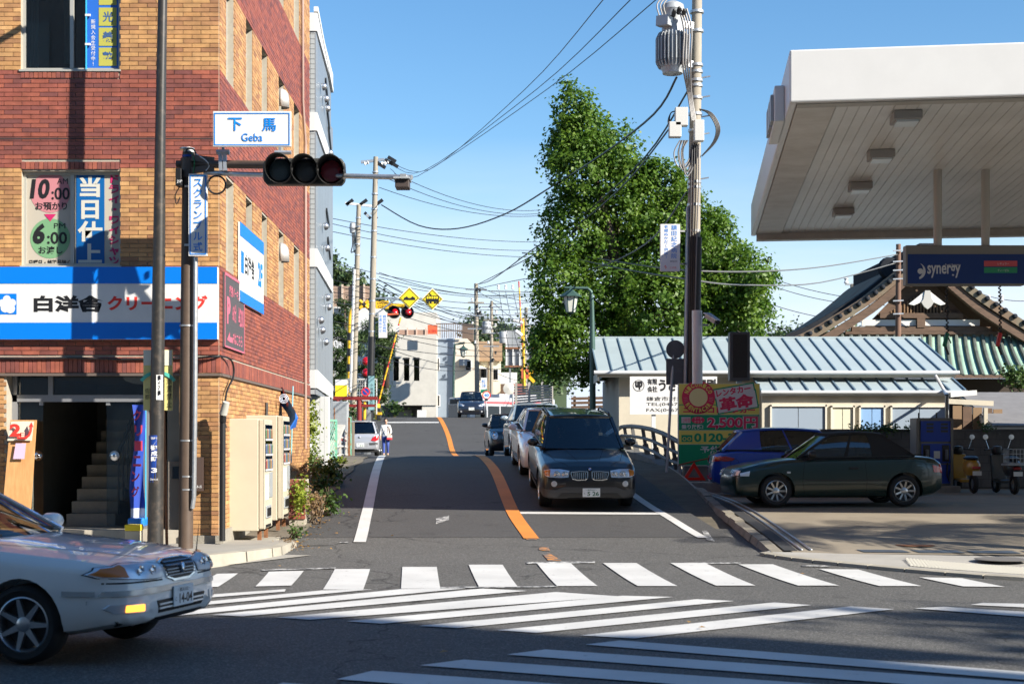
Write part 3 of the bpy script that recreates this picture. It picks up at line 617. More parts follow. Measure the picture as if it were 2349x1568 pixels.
# ---- entrance: recess, stairs, glazed front, doors
ent=thing('entrance',(xf_(180),BY+.4,.22),'dark glazed entrance hall with stairs under the shop sign','entrance')
M_hall=mat('hall_wall',(.25,.24,.21),.8,var=.1); M_step=mat('step_stone',(.42,.38,.31),.7,var=.12,vscale=6)
X0,X1=ENT[0],xf_(330); EZ=ENT[3]
m=MB(); m.box(XL+.2,X0,BY+.22,BY+4.9,.1,EZ+.2); m.box(X1+.8,X1+.88,BY+.22,BY+4.9,.1,EZ+.2); m.box(X0,X1+1.0,BY+4.7,BY+4.8,.1,EZ+.2); m.build('hall_wall',M_hall,ent)
box_part('hall_ceiling',M_hall,ent,X0,X1+1.0,BY+.24,BY+4.7,EZ+.02,EZ+.1); box_part('hall_floor',M_step,ent,X0,xf_(412),BY-.02,BY+4.7,.1,.42)
for k in range(9):
 z0=.42+k*.19; box_part('step',M_step,ent,xf_(105),xf_(222),BY+1.0+k*.27,BY+4.6,z0+.004,z0+.19)
m=MB()
for k in range(8):
 z0=.6+k*.19; y0=BY+1.1+k*.27; m.bar((xf_(226),y0,z0),(xf_(226),y0,z0+.9),.022)
m.bar((xf_(226),BY+1.0,1.5),(xf_(226),BY+3.2,3.05),.05); m.build('handrail',M_black,ent)
ey=BY+.3
m=MB()
for q in ((X0,X1,zf_(920),zf_(904)),(X0,X0+.07,.42,EZ),(X1-.07,X1,.42,EZ),(xf_(98),xf_(109),zf_(904),EZ)):m.box(q[0],q[1],ey-.05,ey+.05,q[2],q[3])
m.build('door_frame',mat('frame_grey',(.33,.34,.36),.4,.5),ent)
box_part('transom_pane',M_glass,ent,X0+.07,X1-.07,ey-.003,ey+.003,zf_(903),EZ)
for px0,px1,kx in ((20,84,81),(232,326,236)):
 d=box_part('glass_door',M_glass,ent,xf_(px0),xf_(px1),ey-.006,ey+.006,.46,zf_(922))
 MB().lathe([(0,-.06),(.02,-.06),(.03,-.05),(.075,-.045),(.08,-.03),(.045,-.02),(.02,-.01),(.02,0)],20,Matrix.Translation((xf_(kx+16 if px0>100 else kx-6),ey-.01,zf_(1045)))@Matrix.Rotation(R(90),4,'X')@Matrix.Rotation(R(180),4,'X')).build('knob',M_chrome,d,smooth=40)
 box_part('hinge',M_steel,d,xf_(kx)-.03,xf_(kx)+.03,ey-.03,ey+.03,zf_(928),zf_(919))
m=MB(); m.lathe([(0,-.1),(.1,-.09),(.22,-.05),(.26,0),(.26,.02),(0,.02)],24,Matrix.Translation((xf_(285),BY+.9,EZ-.02))); m.build('ceiling_lamp',M_wht,ent,smooth=True)
# meter cupboard and letter boxes right of the entrance
box_part('cupboard',mat('cupboard_brown',(.16,.14,.12),.5),ent,xf_(382),xf_(411),BY+.1,BY+.3,.42,zf_(1058))
box_part('meter_window',M_glassd,ent,xf_(392),xf_(407),BY+.085,BY+.1,zf_(1098),zf_(1070));
box_part('side_wall',M_hall,ent,xf_(372),xf_(412),BY+.32,BY+.4,.42,EZ)
box_part('notice_box',mat('box_brown',(.075,.05,.042),.5),building,xf_(449),xf_(469),BY-.1,BY-.02,zf_(1125),zf_(1048)); ft('8-8-135',452,1112,466,1118,-.102,M_letter_white,building)
# ================================================================ vehicles (local frame: x forward, y left, z up)
def car_paint(name,c,metal=.0,flake=.25):
 m=mat(name,c,.32 if metal else .28,metal,spec=.5,coat=1.0); return m
M_lens=glass_mat('lamp_glass',(.97,.98,1),.0,clear=1,ior=1.25)
M_refl=mat('lamp_reflector',(.80,.81,.82),.35,.6); M_orangel=mat('indicator_amber',(.90,.24,.01),.3,coat=.3); M_redl=mat('tail_lamp_red',(.45,.008,.008),.2,coat=.8)
M_trim=mat('grey_bumper_plastic',(.055,.055,.057),.6,bump=.1,bscale=120); M_gril=mat('grille_black',(.008,.008,.009),.5); M_gap=mat('panel_gap',(.004,.004,.004),.9)
M_seat=mat('seat_cloth',(.03,.03,.032),.9); M_platew=mat('number_plate_white',(.78,.79,.77),.45); M_platey=mat('number_plate_yellow',(.80,.55,.01),.45); M_plateg=mat('plate_green',(.01,.10,.04),.5)
def crsp(rows,n):
 o=[]
 for i in range(len(rows)-1):
  p0,p1,p2,p3=rows[max(i-1,0)],rows[i],rows[i+1],rows[min(i+2,len(rows)-1)]
  for j in range(n):
   t=j/n
   o.append([.5*((2*b)+(-a+c)*t+(2*a-5*b+4*c-d)*t*t+(-a+3*b-3*c+d)*t**3) if q else b+(c-b)*t for q,(a,b,c,d) in enumerate(zip(p0,p1,p2,p3))])
 o.append(list(rows[-1])); return o
class Car:
 def __init__(s,name,label,group,loc,heading,paint,spec,pitch=0):
  s.root=thing(name,loc,label,'car',group,rz=heading); s.paint=paint; s.sp=spec
  s.root.rotation_euler=(0,pitch,heading)
  # body: stations (x, bottom, top, half width, shoulder height)
  st=crsp(sorted(spec['st'],key=lambda r_:-r_[0]),5); m=MB(); sec=[]
  cab=spec['cabin']
  for x,zb,zt,w,zs in st:
   zs=min(zs,zt-.005); h=zs-zb
   half=[(0,zb),(w*.82,zb),(w*.95,zb+.035),(w*.985,zb+h*.18),(w,zb+h*.42),(w*.998,zb+h*.68),(w*.985,zb+h*.9),(w*.962,zs),(w*.90,zs+(zt-zs)*.5),(w*.72,zs+(zt-zs)*.80),(w*.38,zs+(zt-zs)*.97),(0,zt)]
   pts=[(x,y,z) for y,z in half]+[(x,-y,z) for y,z in reversed(half[1:-1])]; sec.append(pts)
  k=len(sec[0])
  for pts in sec:m.v+=pts
  x_in=(cab['a'][0]-.1,cab['d'][0]+.12)
  for i in range(len(sec)-1):
   xm=(st[i][0]+st[i+1][0])/2
   for j in range(k):
    m.f.append((i*k+j,i*k+(j+1)%k,(i+1)*k+(j+1)%k,(i+1)*k+j)); top=j in (9,10,11,12,8,13)
    m.mi.append(1 if (top and x_in[1]<xm<x_in[0]) else 0)
  m.f.append(tuple(range(k))); m.mi.append(0); m.f.append(tuple((len(sec)-1)*k+j for j in reversed(range(k)))); m.mi.append(0)
  b=m.build('body',[paint,M_seat],s.root,world=False)
  # wheel arches
  cut_=MB()
  for ax in spec['axles']:
   for sd in (-1,1):
    cut_.lathe([(spec['arch'],0),(spec['arch'],.5)],28,Matrix.Translation((ax,sd*(spec['W']/2-.26),spec['wr']))@Matrix.Rotation(R(-90*sd),4,'X'))
  co=cut_.build('cutter',M_black,None)
  md=b.modifiers.new('arch','BOOLEAN'); md.object=co; md.operation='DIFFERENCE'; md.solver='EXACT'; md.use_self=True
  b.parent=None; col.objects.unlink(b); col.objects.unlink(co); me=eval_mesh(b,co); b.modifiers.clear(); b.data=me; bpy.data.objects.remove(co); col.objects.link(b); b.parent=s.root
  finish(b,32); s.body=b
  me.calc_loop_triangles(); s.bvh=BVHTree.FromPolygons([v.co.copy() for v in me.vertices],[tuple(p.vertices) for p in me.polygons])
  s.cabin(); s.wheels()
 def hit(s,face,a,b):
  o,d={'front':((6,a,b),(-1,0,0)),'rear':((-6,a,b),(1,0,0)),'right':((a,-3,b),(0,1,0)),'left':((a,3,b),(0,-1,0)),'top':((a,b,3),(0,0,-1))}[face]
  h=s.bvh.ray_cast(Vector(o),Vector(d)); return h
 def patch(s,face,poly,m_,name,parent=None,off=.006,cuts=3,skirt=.015,bulge=0):
  bm=bmesh.new(); vs=[bm.verts.new((p[0],p[1],0)) for p in poly]; bm.faces.new(vs)
  bmesh.ops.triangulate(bm,faces=bm.faces[:]); bmesh.ops.subdivide_edges(bm,edges=bm.edges[:],cuts=cuts,use_grid_fill=True)
  last=None; bad=[]
  ax={'front':Vector((1,0,0)),'rear':Vector((-1,0,0)),'right':Vector((0,-1,0)),'left':Vector((0,1,0)),'top':Vector((0,0,1))}[face]
  cxm=sum(p[0] for p in poly)/len(poly); cym=sum(p[1] for p in poly)/len(poly); rm=max(math.hypot(p[0]-cxm,p[1]-cym) for p in poly)
  for v in bm.verts:
   a,b=v.co.x,v.co.y; h=s.hit(face,a,b); bl=bulge*(1-min(1,math.hypot(a-cxm,b-cym)/rm)**2)
   if h[0] is None:bad.append(v); continue
   n=h[1] if h[1].dot(ax)>0 else -h[1]; v.co=h[0]+n*off+ax*bl
  bmesh.ops.delete(bm,geom=bad,context='VERTS')
  ed=[e for e in bm.edges if e.is_boundary]; r_=bmesh.ops.extrude_edge_only(bm,edges=ed)
  for v in r_['geom']:
   if isinstance(v,bmesh.types.BMVert):v.co-=ax*skirt
  bmesh.ops.recalc_face_normals(bm,faces=bm.faces[:])
  me=bpy.data.meshes.new(name); bm.to_mesh(me); bm.free(); me.materials.append(m_); o=bpy.data.objects.new(name,me); link(o,parent or s.root); finish(o,40); return o
 def both(s,face,poly,m_,name,**k):
  r_=[]
  for sd in (-1,1):r_.append(s.patch(face,[(sd*a,b) for a,b in poly] if face in ('front','rear') else poly,m_,name,**k))
  return r_
 def seam(s,face,pts,w=.008,m_=None,name='panel_gap',off=.0025,n=10):
  m=MB(); q=[]
  for i in range(len(pts)-1):
   for j in range(n+(1 if i==len(pts)-2 else 0)):
    t=j/n; a=pts[i][0]+(pts[i+1][0]-pts[i][0])*t; b=pts[i][1]+(pts[i+1][1]-pts[i][1])*t; h=s.hit(face,a,b)
    if h[0] is not None:q.append((h[0],h[1]))
  if len(q)<2:return
  vs=[]
  for i,(p,nn) in enumerate(q):
   d=(q[min(i+1,len(q)-1)][0]-q[max(i-1,0)][0]).normalized(); ax={'right':Vector((0,-1,0)),'left':Vector((0,1,0)),'top':Vector((0,0,1)),'front':Vector((1,0,0)),'rear':Vector((-1,0,0))}[face]
   nn=nn if nn.dot(ax)>0 else -nn; sd=d.cross(nn).normalized(); vs+=[p+nn*off+sd*w/2,p+nn*off-sd*w/2]
  m.add(vs,[(2*i,2*i+1,2*i+3,2*i+2) for i in range(len(q)-1)]); return m.build(name,m_ or M_gap,s.root,world=False)
 def cabin(s):
  c=s.sp['cabin']; A,At,Dt,D=[Vector(c[k]) for k in ('a','at','dt','d')]; fl=lambda p:Vector((p.x,-p.y,p.z)); rp=c.get('paint',s.paint); bul=c.get('bulge',.05)
  def wind(u,v,lo,hi,k):
   p=lo.lerp(hi,v); y=p.y*(1-2*u); e=1-(1-2*u)**2; return Vector((p.x+k*e,y,p.z+.012*e*v))
  def side(u,v,sd=1):
   p=A.lerp(D,u); q=At.lerp(Dt,u); q.z+=c.get('arc',.05)*4*u*(1-u)*.6; r_=p.lerp(q,v); r_.y+=.02*4*v*(1-v); return Vector((r_.x,sd*r_.y,r_.z))
  def roof(u,v):
   p=At.lerp(Dt,u); p.z+=c.get('arc',.05)*4*u*(1-u)*.6; y=p.y*(1-2*v); e=1-(1-2*v)**2; return Vector((p.x+(bul if u<.5 else -bul)*e*abs(1-2*u),y,p.z+.035*e))
  MB().grid(lambda u,v:wind(u,v,A,At,bul),10,6).build('windscreen',M_carglass,s.root,smooth=True,world=False)
  MB().grid(lambda u,v:wind(u,v,D,Dt,-bul*c.get('rb',1)),10,6).build('rear_window',M_carglass,s.root,smooth=True,world=False)
  for sd in (1,-1):
   MB().grid(lambda u,v:side(u,v,sd),14,5).build('side_window',M_carglass,s.root,smooth=True,world=False)
  ro=MB(); ro.grid(lambda u,v:roof(u,v)+Vector((0,0,.008)),12,10); ro.build('roof',rp,s.root,smooth=True,world=False,solid=.016)
  pm=MB(); w=c.get('pw',.05)
  def rib(fn,wd,t=.012):
   pts=[fn(k/10) for k in range(11)]
   for k in range(10):pm.bar(pts[k],pts[k+1],wd,wd*.7)
  for sd in (1,-1):
   rib(lambda t:Vector((A.x,sd*A.y,A.z)).lerp(Vector((At.x,sd*At.y,At.z)),t),w); rib(lambda t:side(t,1,sd),w*.9); rib(lambda t:Vector((D.x,sd*D.y,D.z)).lerp(Vector((Dt.x,sd*Dt.y,Dt.z)),t),w*1.2)
   for u,wd in c.get('pillars',[(.5,.06)]):
    vs=[]
    for k in range(7):v=k/6; a,b=side(u-wd/2/(A.x-D.x),v,sd),side(u+wd/2/(A.x-D.x),v,sd); o_=Vector((0,sd*.007,0)); vs+=[a+o_,b+o_]
    pm.add(vs,[(2*k,2*k+1,2*k+3,2*k+2) for k in range(6)])
   if 'quarter' in c:
    q0=c['quarter']; pm.grid(lambda u,v:side(q0+(1-q0)*u-(.06*(1-v))*(1-u),v,sd)+Vector((0,sd*.007,0)),6,4)
  rib(lambda t:wind(t,1,A,At,bul),w*.8); rib(lambda t:wind(t,1,D,Dt,-bul),w*.8)
  pm.build('pillars',rp,s.root,smooth=40,world=False)
  for sd in (1,-1):
   tm=MB(); pts=[side(k/10,.015,sd)+Vector((0,sd*.008,0)) for k in range(11)]
   for k in range(10):tm.bar(pts[k],pts[k+1],.014,.022)
   tm.build('window_trim',c.get('trim',M_black),s.root,world=False)
   # cowl, dash, seats, steering wheel
  m=MB(); zb=A.z-.02
  m.box(A.x-.55,A.x+.05,-A.y*.9,A.y*.9,zb-.12,zb-.01)
  for sd in (1,-1):
   sx=A.x-1.15; m.box(sx-.5,sx+.05,sd*.36-.25,sd*.36+.25,.3,.55); m.box(sx-.55,sx-.4,sd*.36-.24,sd*.36+.24,.5,zb+.12); m.box(sx-.54,sx-.44,sd*.36-.12,sd*.36+.12,zb+.14,zb+.32)
  m.box(D.x+.2,D.x+.5,-.6,.6,.5,zb+.1); m.build('seats',M_seat,s.root,world=False,bevel=.03)
  a=.36*(-1); m=MB(); m.lathe([(.185+.016*math.cos(t),.016*math.sin(t)) for t in [k*math.pi/4 for k in range(8)]],24,Matrix.Translation((A.x-.62,a,zb+.06))@Matrix.Rotation(R(-65),4,'Y'),close=True); m.build('steering_wheel',M_black,s.root,smooth=True,world=False)
  MB().box(A.x-.42-.3,A.x-.38-.3,-.12,.12,At.z-.12,At.z-.05).build('interior_mirror',M_refl,s.root,world=False,bevel=.01)
  for sd in (1,-1):
   mx=c['mirror']; mm=MB(); mm.lathe([(0,-.07),(.06,-.068),(.085,-.04),(.09,.0),(.088,.055),(.08,.06),(0,.06)],16,Matrix.Translation((mx[0],sd*mx[1],mx[2]))@Matrix.Scale(1.25,4,(0,1,0))@Matrix.Scale(.85,4,(0,0,1))@Matrix.Rotation(R(-90),4,'Y'))
   mm.bar((mx[0],sd*mx[1],mx[2]-.06),(mx[0]+.03,sd*(mx[1]-.2),mx[2]-.09),.05,.04); mm.build('door_mirror',c.get('mpaint',s.paint),s.root,smooth=50,world=False)
 def wheels(s):
  sp=s.sp; r_,rr,wd=sp['wr'],sp['rim'],sp.get('tw',.2); style=sp.get('spokes',(7,.05))
  key=(sp['wr'],sp['rim'],style)
  ty=MB(); ty.lathe([(rr,-wd/2),(rr+.02,-wd/2-.004),((r_+rr)/2,-wd/2-.012),(r_-.02,-wd/2+.004),(r_-.004,-wd/2+.025),(r_,0),(r_-.004,wd/2-.025),(r_-.02,wd/2-.004),((r_+rr)/2,wd/2+.012),(rr+.02,wd/2+.004),(rr,wd/2)],40,close=True)
  ri=MB(); ri.lathe([(rr+.005,wd/2-.005),(rr-.012,wd/2+.004),(rr-.022,wd/2-.012),(rr-.03,wd/2-.06),(rr-.04,-wd/2)],40,cap=False)
  n,sw=style[0],style[1]
  for k in range(n):
   M=Matrix.Rotation(2*math.pi*k/n,4,'Z')
   if len(style)>2:
    for q in (-1,1):
     a=M@Vector((.06,q*.012,wd/2-.03)); b=M@Vector(((rr-.02)*math.cos(q*.30),(rr-.02)*math.sin(q*.30),wd/2-.012)); ri.bar(a,b,sw,.022)
   else :
    ri.add([M@Vector(p) for p in ((.05,-sw*.8,wd/2-.012),(rr-.015,-sw*.42,wd/2-.006),(rr-.015,sw*.42,wd/2-.006),(.05,sw*.8,wd/2-.012),(.05,-sw*.8,wd/2-.05),(rr-.015,-sw*.42,wd/2-.04),(rr-.015,sw*.42,wd/2-.04),(.05,sw*.8,wd/2-.05))],[(0,1,2,3),(0,4,5,1),(1,5,6,2),(2,6,7,3),(3,7,4,0)])
  ri.lathe([(.0,wd/2-.002),(.035,wd/2-.002),(.06,wd/2-.012),(.075,wd/2-.05),(0,wd/2-.05)],20)
  bk=MB(); bk.lathe([(0,wd/2-.085),(rr-.035,wd/2-.085),(rr-.035,wd/2-.1),(0,wd/2-.1)],30)
  t0=ri0=b0=None
  for ax in sp['axles']:
   for sd in (1,-1):
    if t0 is None:
     t=ty.build('wheel',M_rubber,s.root,smooth=40,world=False); q=ri.build('rim',M_alloy,t,smooth=40,world=False); d=bk.build('brake_disc',M_trim,t,world=False); t0,ri0,b0=t,q,d
    else :
     t=t0.copy(); link(t,s.root); q=ri0.copy(); link(q,t); d=b0.copy(); link(d,t)
    t.location=(ax,sd*(sp['W']/2-wd/2-.03),r_); t.rotation_euler=(R(-90*sd),0,sp.get('steer',0) if ax>0 else 0)
    # dark wheel wells
  m=MB()
  for ax in sp['axles']:m.box(ax-.30,ax+.30,-sp['W']/2+.27,sp['W']/2-.27,r_-.1,r_+.32)
  m.build('underbody',M_black,s.root,world=False)
 def plate(s,face,y,z,w=.33,h=.165,top='',num='',m_=None,ink=None,tilt=0):
  hh=s.hit(face,y,z)[0]; sg=1 if face=='front' else -1; x=hh.x+sg*.02
  for dz in (-h/2,h/2):
   for dy in (-w/2,0,w/2):
    h2=s.hit(face,y+dy,z+dz)[0]
    if h2 is not None:x=max(x*sg,(h2.x+sg*.012)*sg)*sg
  p=MB().box(x-.006,x+.006,y-w/2,y+w/2,z-h/2,z+h/2).build('number_plate',m_ or M_platew,s.root,world=False,bevel=.004)
  ri=(0,sg,0); ink=ink or M_plateg; xx=x+sg*.0075
  if top:text(top,(xx,y,z+h*.3),w*.62,h*.2,ink,p,right=ri,world=False)
  if num:text(num,(xx,y+sg*w*.1,z-h*.13),w*.66,h*.48,ink,p,right=ri,world=False,bold=.02); text('に' if len(num)>4 else 'つ',(xx,y-sg*w*.4,z-h*.13),w*.08,h*.2,ink,p,right=ri,world=False)
 def lamp(s,face,poly,parts=(),off=.008,bulge=.0,name='headlight',sd=1,base=None):
  ca=sum(p[0] for p in poly)/len(poly); cb_=sum(p[1] for p in poly)/len(poly)
  o=s.patch(face,[(sd*a,b) for a,b in poly],base or M_refl,name,off=off,cuts=4); s.patch(face,[(sd*(ca+(a-ca)*1.025),cb_+(b-cb_)*1.1) for a,b in poly],M_gap,'lamp_surround',parent=o,off=off-.005,cuts=4)
  for kind,p in parts:
   if kind=='amber':s.patch(face,[(sd*a,b) for a,b in p],M_orangel,'indicator',parent=o,off=off+.006,cuts=3)
   elif kind=='dark':s.patch(face,[(sd*a,b) for a,b in p],M_trim,'bezel',parent=o,off=off+.003,cuts=3)
   elif kind=='eye':
    a,b,r_=p; h=s.hit(face,sd*a,b)
    if h[0] is not None:
     m=MB(); sg=1 if face=='front' else -1; m.lathe([(r_,0),(r_*.98,.012),(r_*.7,.016),(r_*.62,.006),(r_*.3,.014),(0,.018)],20,Matrix.Translation(h[0]+Vector((sg*off*.6,0,0)))@Matrix.Rotation(R(90*sg),4,'Y')); m.build('lamp_bowl',M_chrome,o,smooth=50,world=False)
  s.patch(face,[(sd*a,b) for a,b in poly],M_lens,'lens',parent=o,off=off+.022,cuts=4,skirt=.03)
  return o
 def circ(s,a,b,r_,n=16,ry=None):return [(a+r_*math.cos(2*math.pi*k/n),b+(ry or r_)*math.sin(2*math.pi*k/n)) for k in range(n)]
def car_at(x,y,z):return Vector((x,y,z))
# --- white saloon turning in the foreground
W1=car_paint('pearl_white_paint',(.84,.825,.785))
hd=R(-15); fax=Vector((-3.63,11.98,0)); hv=Vector((math.cos(hd),math.sin(hd),0))
spec=dict(W=1.755,wr=.316,rim=.222,arch=.365,axles=(1.43,-1.30),spokes=(7,.034),tw=.205,steer=R(4),st=[(2.36,.41,.63,.46,.55),(2.335,.345,.735,.60,.62),(2.27,.31,.795,.715,.68),(2.13,.29,.835,.80,.73),(1.9,.25,.872,.855,.77),(1.65,.225,.90,.8775,.79),(1.43,.21,.92,.8775,.81),(.9,.19,.965,.8775,.85),(.72,.19,.975,.8775,.875),(.5,.19,.93,.8775,.905),(-1.2,.19,.95,.8775,.93),(-1.45,.19,1.0,.8775,.93),(-2.1,.22,.985,.85,.88),(-2.35,.28,.93,.78,.8),(-2.40,.34,.7,.68,.62)],cabin=dict(a=(.80,.70,.965),at=(.02,.56,1.375),dt=(-1.0,.55,1.36),d=(-1.62,.68,.985),pillars=[(.46,.07)],pw=.055,mirror=(.52,.99,1.02),trim=M_chrome,bulge=.14,arc=.03))
car=Car('white_saloon_car','white saloon car with lit fog lamp driving past in the foreground',None,(fax-hv*1.43),hd,W1,spec)
c=car
for sd in (-1,1):
 c.lamp('front',[(.28,.765),(.44,.785),(.62,.79),(.775,.765),(.825,.715),(.80,.69),(.60,.672),(.42,.662),(.31,.668)],[('amber',[(.665,.775),(.765,.755),(.815,.715),(.79,.697),(.68,.69)]),('eye',(.42,.725,.045)),('eye',(.56,.728,.048))],sd=sd)
 f_=c.patch('front',[(sd*a,b) for a,b in ((.50,.485),(.78,.485),(.80,.455),(.76,.415),(.52,.41))],M_refl,'fog_lamp',off=.008)
 c.patch('front',[(sd*a,b) for a,b in ((.57,.475),(.71,.475),(.71,.425),(.57,.423))],mat('lit_bulb',(.9,.35,.05),.3,emit=(1,.36,.04),es=1.6) if sd<0 else M_lens,'bulb',parent=f_,off=.014)
 c.patch('front',[(sd*a,b) for a,b in ((.0,.60),(.55,.598),(.80,.588),(.81,.548),(.55,.552),(0,.555))],mat('bumper_strip',(.60,.61,.60),.25,.5),'bumper_strip',off=.012,cuts=4)
 c.seam('right' if sd<0 else 'left',[(2.06,.568),(1.80,.57)],.04,MATS['bumper_strip'],'bumper_strip',.012)
 c.seam('top',[(2.2,sd*.30),(2.0,sd*.44),(1.2,sd*.62),(.85,sd*.70)],.009)
 c.seam('front',[(sd*.3,.645),(sd*.55,.65),(sd*.8,.65)],.012)
c.patch('front',[(-.27,.78),(-.15,.80),(.15,.80),(.27,.78),(.235,.655),(.13,.62),(-.13,.62),(-.235,.655)],M_chrome,'grille_surround',off=.012)
gr=c.patch('front',[(-.245,.77),(-.14,.788),(.14,.788),(.245,.77),(.215,.663),(.12,.635),(-.12,.635),(-.215,.663)],M_gril,'grille',off=.016)
for k in range(5):c.patch('front',[(-.235,.660+k*.024),(.235,.660+k*.024),(.24,.668+k*.024),(-.24,.668+k*.024)],mat('grille_bar',(.16,.19,.25),.25,.9),'grille_bar',parent=gr,off=.026,cuts=2)
MB().lathe([(0,0),(.03,0),(.028,.014),(0,.02)],16,Matrix.Translation((c.hit('front',0,.72)[0].x+.03,0,.72))@Matrix.Rotation(R(90),4,'Y')@Matrix.Scale(1.5,4,(1,0,0))).build('emblem',M_chrome,c.root,smooth=True,world=False)
ai=c.patch('front',[(-.40,.485),(.40,.485),(.36,.385),(-.36,.385)],M_gril,'air_intake',off=.006)
for z in (.42,.452):c.patch('front',[(-.37,z-.007),(.37,z-.007),(.37,z+.007),(-.37,z+.007)],W1,'intake_bar',parent=ai,off=.014)
c.plate('front',0.0,.492,top='・横浜302・',num='14-04',ink=M_letter_black)
c.patch('front',[(-.74,.355),(.74,.355),(.70,.315),(-.70,.315)],M_black,'chin_spoiler',off=.01)
c.seam('right',[(.62,.24),(.68,.5),(.66,.9)]); c.seam('right',[(-.42,.24),(-.44,.9)]); c.seam('right',[(2.0,.5),(-2.1,.52)],.03,MATS['bumper_strip'],'side_moulding',.008)
MB().tube([(2.18,.60,.76),(2.2,.62,1.04)],[.006,.002],6).build('corner_pole',M_black,c.root,world=False)
MB().box(1.0,1.05,-.62,-.55,.985,1.0).build('washer_jet',M_black,c.root,world=False)
m=MB(); m.bar((.84,-.1,.995),(.62,-.66,1.03),.02); m.bar((.84,.5,.995),(.64,-.02,1.05),.02); m.build('wiper',M_black,c.root,world=False)
m=MB()
for sd in (-1,1):m.bar((2.3,sd*.25,.63),(2.24,sd*.29,.76),.012)
# --- black off-roader at the stop line
K1=mat('black_paint',(.005,.006,.009),.3,coat=.7)
def along(Yf,x_off,heading_slope,L_,label,group,name,paint,spec,front=True):
 """a car in the side street whose front bumper is Yf metres away, standing on the sloping road"""
 yc=Yf+L_/2; z1,z0=g(Yf+.8),g(Yf+L_-.8); pitch=math.asin((z0-z1)/(L_-1.6))
 hd=math.atan2(-1,-heading_slope*-1)
 hd=math.atan2(-1,heading_slope)
 xc=x_off-heading_slope*(yc-Yf)
 zc=(z0+z1)/2
 return Car(name,label,group,(xc,yc,zc+.005),hd,paint,spec,pitch=pitch)
spec=dict(W=1.853,wr=.355,rim=.23,arch=.405,axles=(1.42,-1.375),spokes=(5,.05),tw=.235,st=[(2.28,.40,.66,.70,.58),(2.25,.27,.78,.80,.66),(2.18,.24,.85,.86,.74),(2.0,.23,.93,.905,.82),(1.42,.24,1.02,.926,.90),(.85,.24,1.08,.926,.97),(.7,.24,1.06,.926,1.0),(-1.6,.24,1.08,.926,1.04),(-2.0,.26,1.06,.90,1.0),(-2.2,.3,1.0,.84,.92),(-2.28,.4,.8,.74,.7)],cabin=dict(a=(.95,.78,1.075),at=(.20,.63,1.62),dt=(-1.9,.61,1.60),d=(-2.15,.78,1.10),pillars=[(.38,.07),(.72,.1)],pw=.06,mirror=(.66,.97,1.17),bulge=.12,arc=.05))
c=along(26.75,1.46,.05,4.57,'black off-road car waiting first at the stop line','cars queuing in the side street','off_road_car',K1,spec)
bmw=c
for sd in (-1,1):
 c.lamp('front',[(.385,.775),(.56,.80),(.74,.80),(.84,.77),(.835,.68),(.76,.655),(.55,.645),(.40,.655)],[('amber',[(.735,.79),(.835,.765),(.83,.69),(.75,.665)]),('eye',(.47,.72,.055)),('eye',(.62,.72,.06))],sd=sd)
 k_=c.patch('front',[(sd*a,b) for a,b in ((.03,.765),(.20,.772),(.36,.755),(.365,.72),(.33,.62),(.24,.595),(.08,.60),(.035,.64))],M_chrome,'kidney_grille',off=.012)
 c.patch('front',[(sd*a,b) for a,b in ((.05,.752),(.20,.758),(.335,.742),(.345,.715),(.315,.632),(.23,.612),(.09,.615),(.055,.65))],M_gril,'grille_back',parent=k_,off=.016)
 for q in range(7):
  a=.085+q*.036; c.patch('front',[(sd*(a-.007),.745),(sd*(a+.007),.745),(sd*(a+.007),.625),(sd*(a-.007),.625)],M_chrome,'grille_bar',parent=k_,off=.026,cuts=2)
 f_=c.patch('front',c.circ(sd*.67,.535,.055),M_refl,'fog_lamp',off=.01); c.patch('front',c.circ(sd*.67,.535,.05),M_lens,'lens',parent=f_,off=.02)
 c.patch('front',[(sd*a,b) for a,b in ((.0,.475),(.50,.475),(.64,.42),(.89,.435),(.905,.30),(.80,.27),(.50,.265),(.0,.265))],M_trim,'bumper_cladding',off=.010,cuts=4)
 c.seam('top',[(2.15,sd*.40),(1.9,sd*.62),(1.0,sd*.78)],.008); c.seam('top',[(2.0,sd*.2),(1.1,sd*.38)],.006)
 f='left' if sd>0 else 'right'
 c.seam(f,[(.75,.3),(.8,.6),(.76,1.0)]); c.seam(f,[(-.30,.3),(-.30,1.0)]); c.seam(f,[(-1.1,.8),(-1.3,1.0)]); c.seam(f,[(1.0,.32),(-1.0,.32)],.16,M_trim,'sill_cladding',.006)
 m=MB(); m.tube([(.05,sd*.62,1.63),(-.1,sd*.62,1.69),(-1.6,sd*.60,1.69),(-1.8,sd*.60,1.63)],.022,8); m.build('roof_rail',M_black,c.root,smooth=True,world=False)
c.patch('front',[(-.46,.575),(.46,.575),(.44,.50),(-.44,.50)],M_gril,'air_intake',off=.006); c.patch('front',[(-.52,.36),(.52,.36),(.62,.28),(-.62,.28)],M_gril,'air_intake',off=.018)
c.patch('front',[(-.8,.272),(.8,.272),(.74,.242),(-.74,.242)],M_black,'skid_plate',off=.012)
hz_=c.hit('front',0,.80)[0]
em=MB().lathe([(0,0),(.041,0),(.041,.006),(0,.008)],24,Matrix.Translation(hz_+Vector((.012,0,.01)))@Matrix.Rotation(R(75),4,'Y')).build('emblem',M_black,c.root,world=False)
Mr=Matrix.Translation(hz_+Vector((.0215,0,.012)))@Matrix.Rotation(R(75),4,'Y')
for k,mm in enumerate((M_bluepanel,M_wht,M_bluepanel,M_wht)):
 pts=[Mr@Vector((0,0,0))]+[Mr@Vector((.027*math.cos(t),.027*math.sin(t),0)) for t in [k*math.pi/2+q*math.pi/12 for q in range(7)]]
 MB().poly(pts).build('emblem_quarter',mm,em,world=False)
c.plate('front',.03,.37,top='・神戸337・',num='5 26')
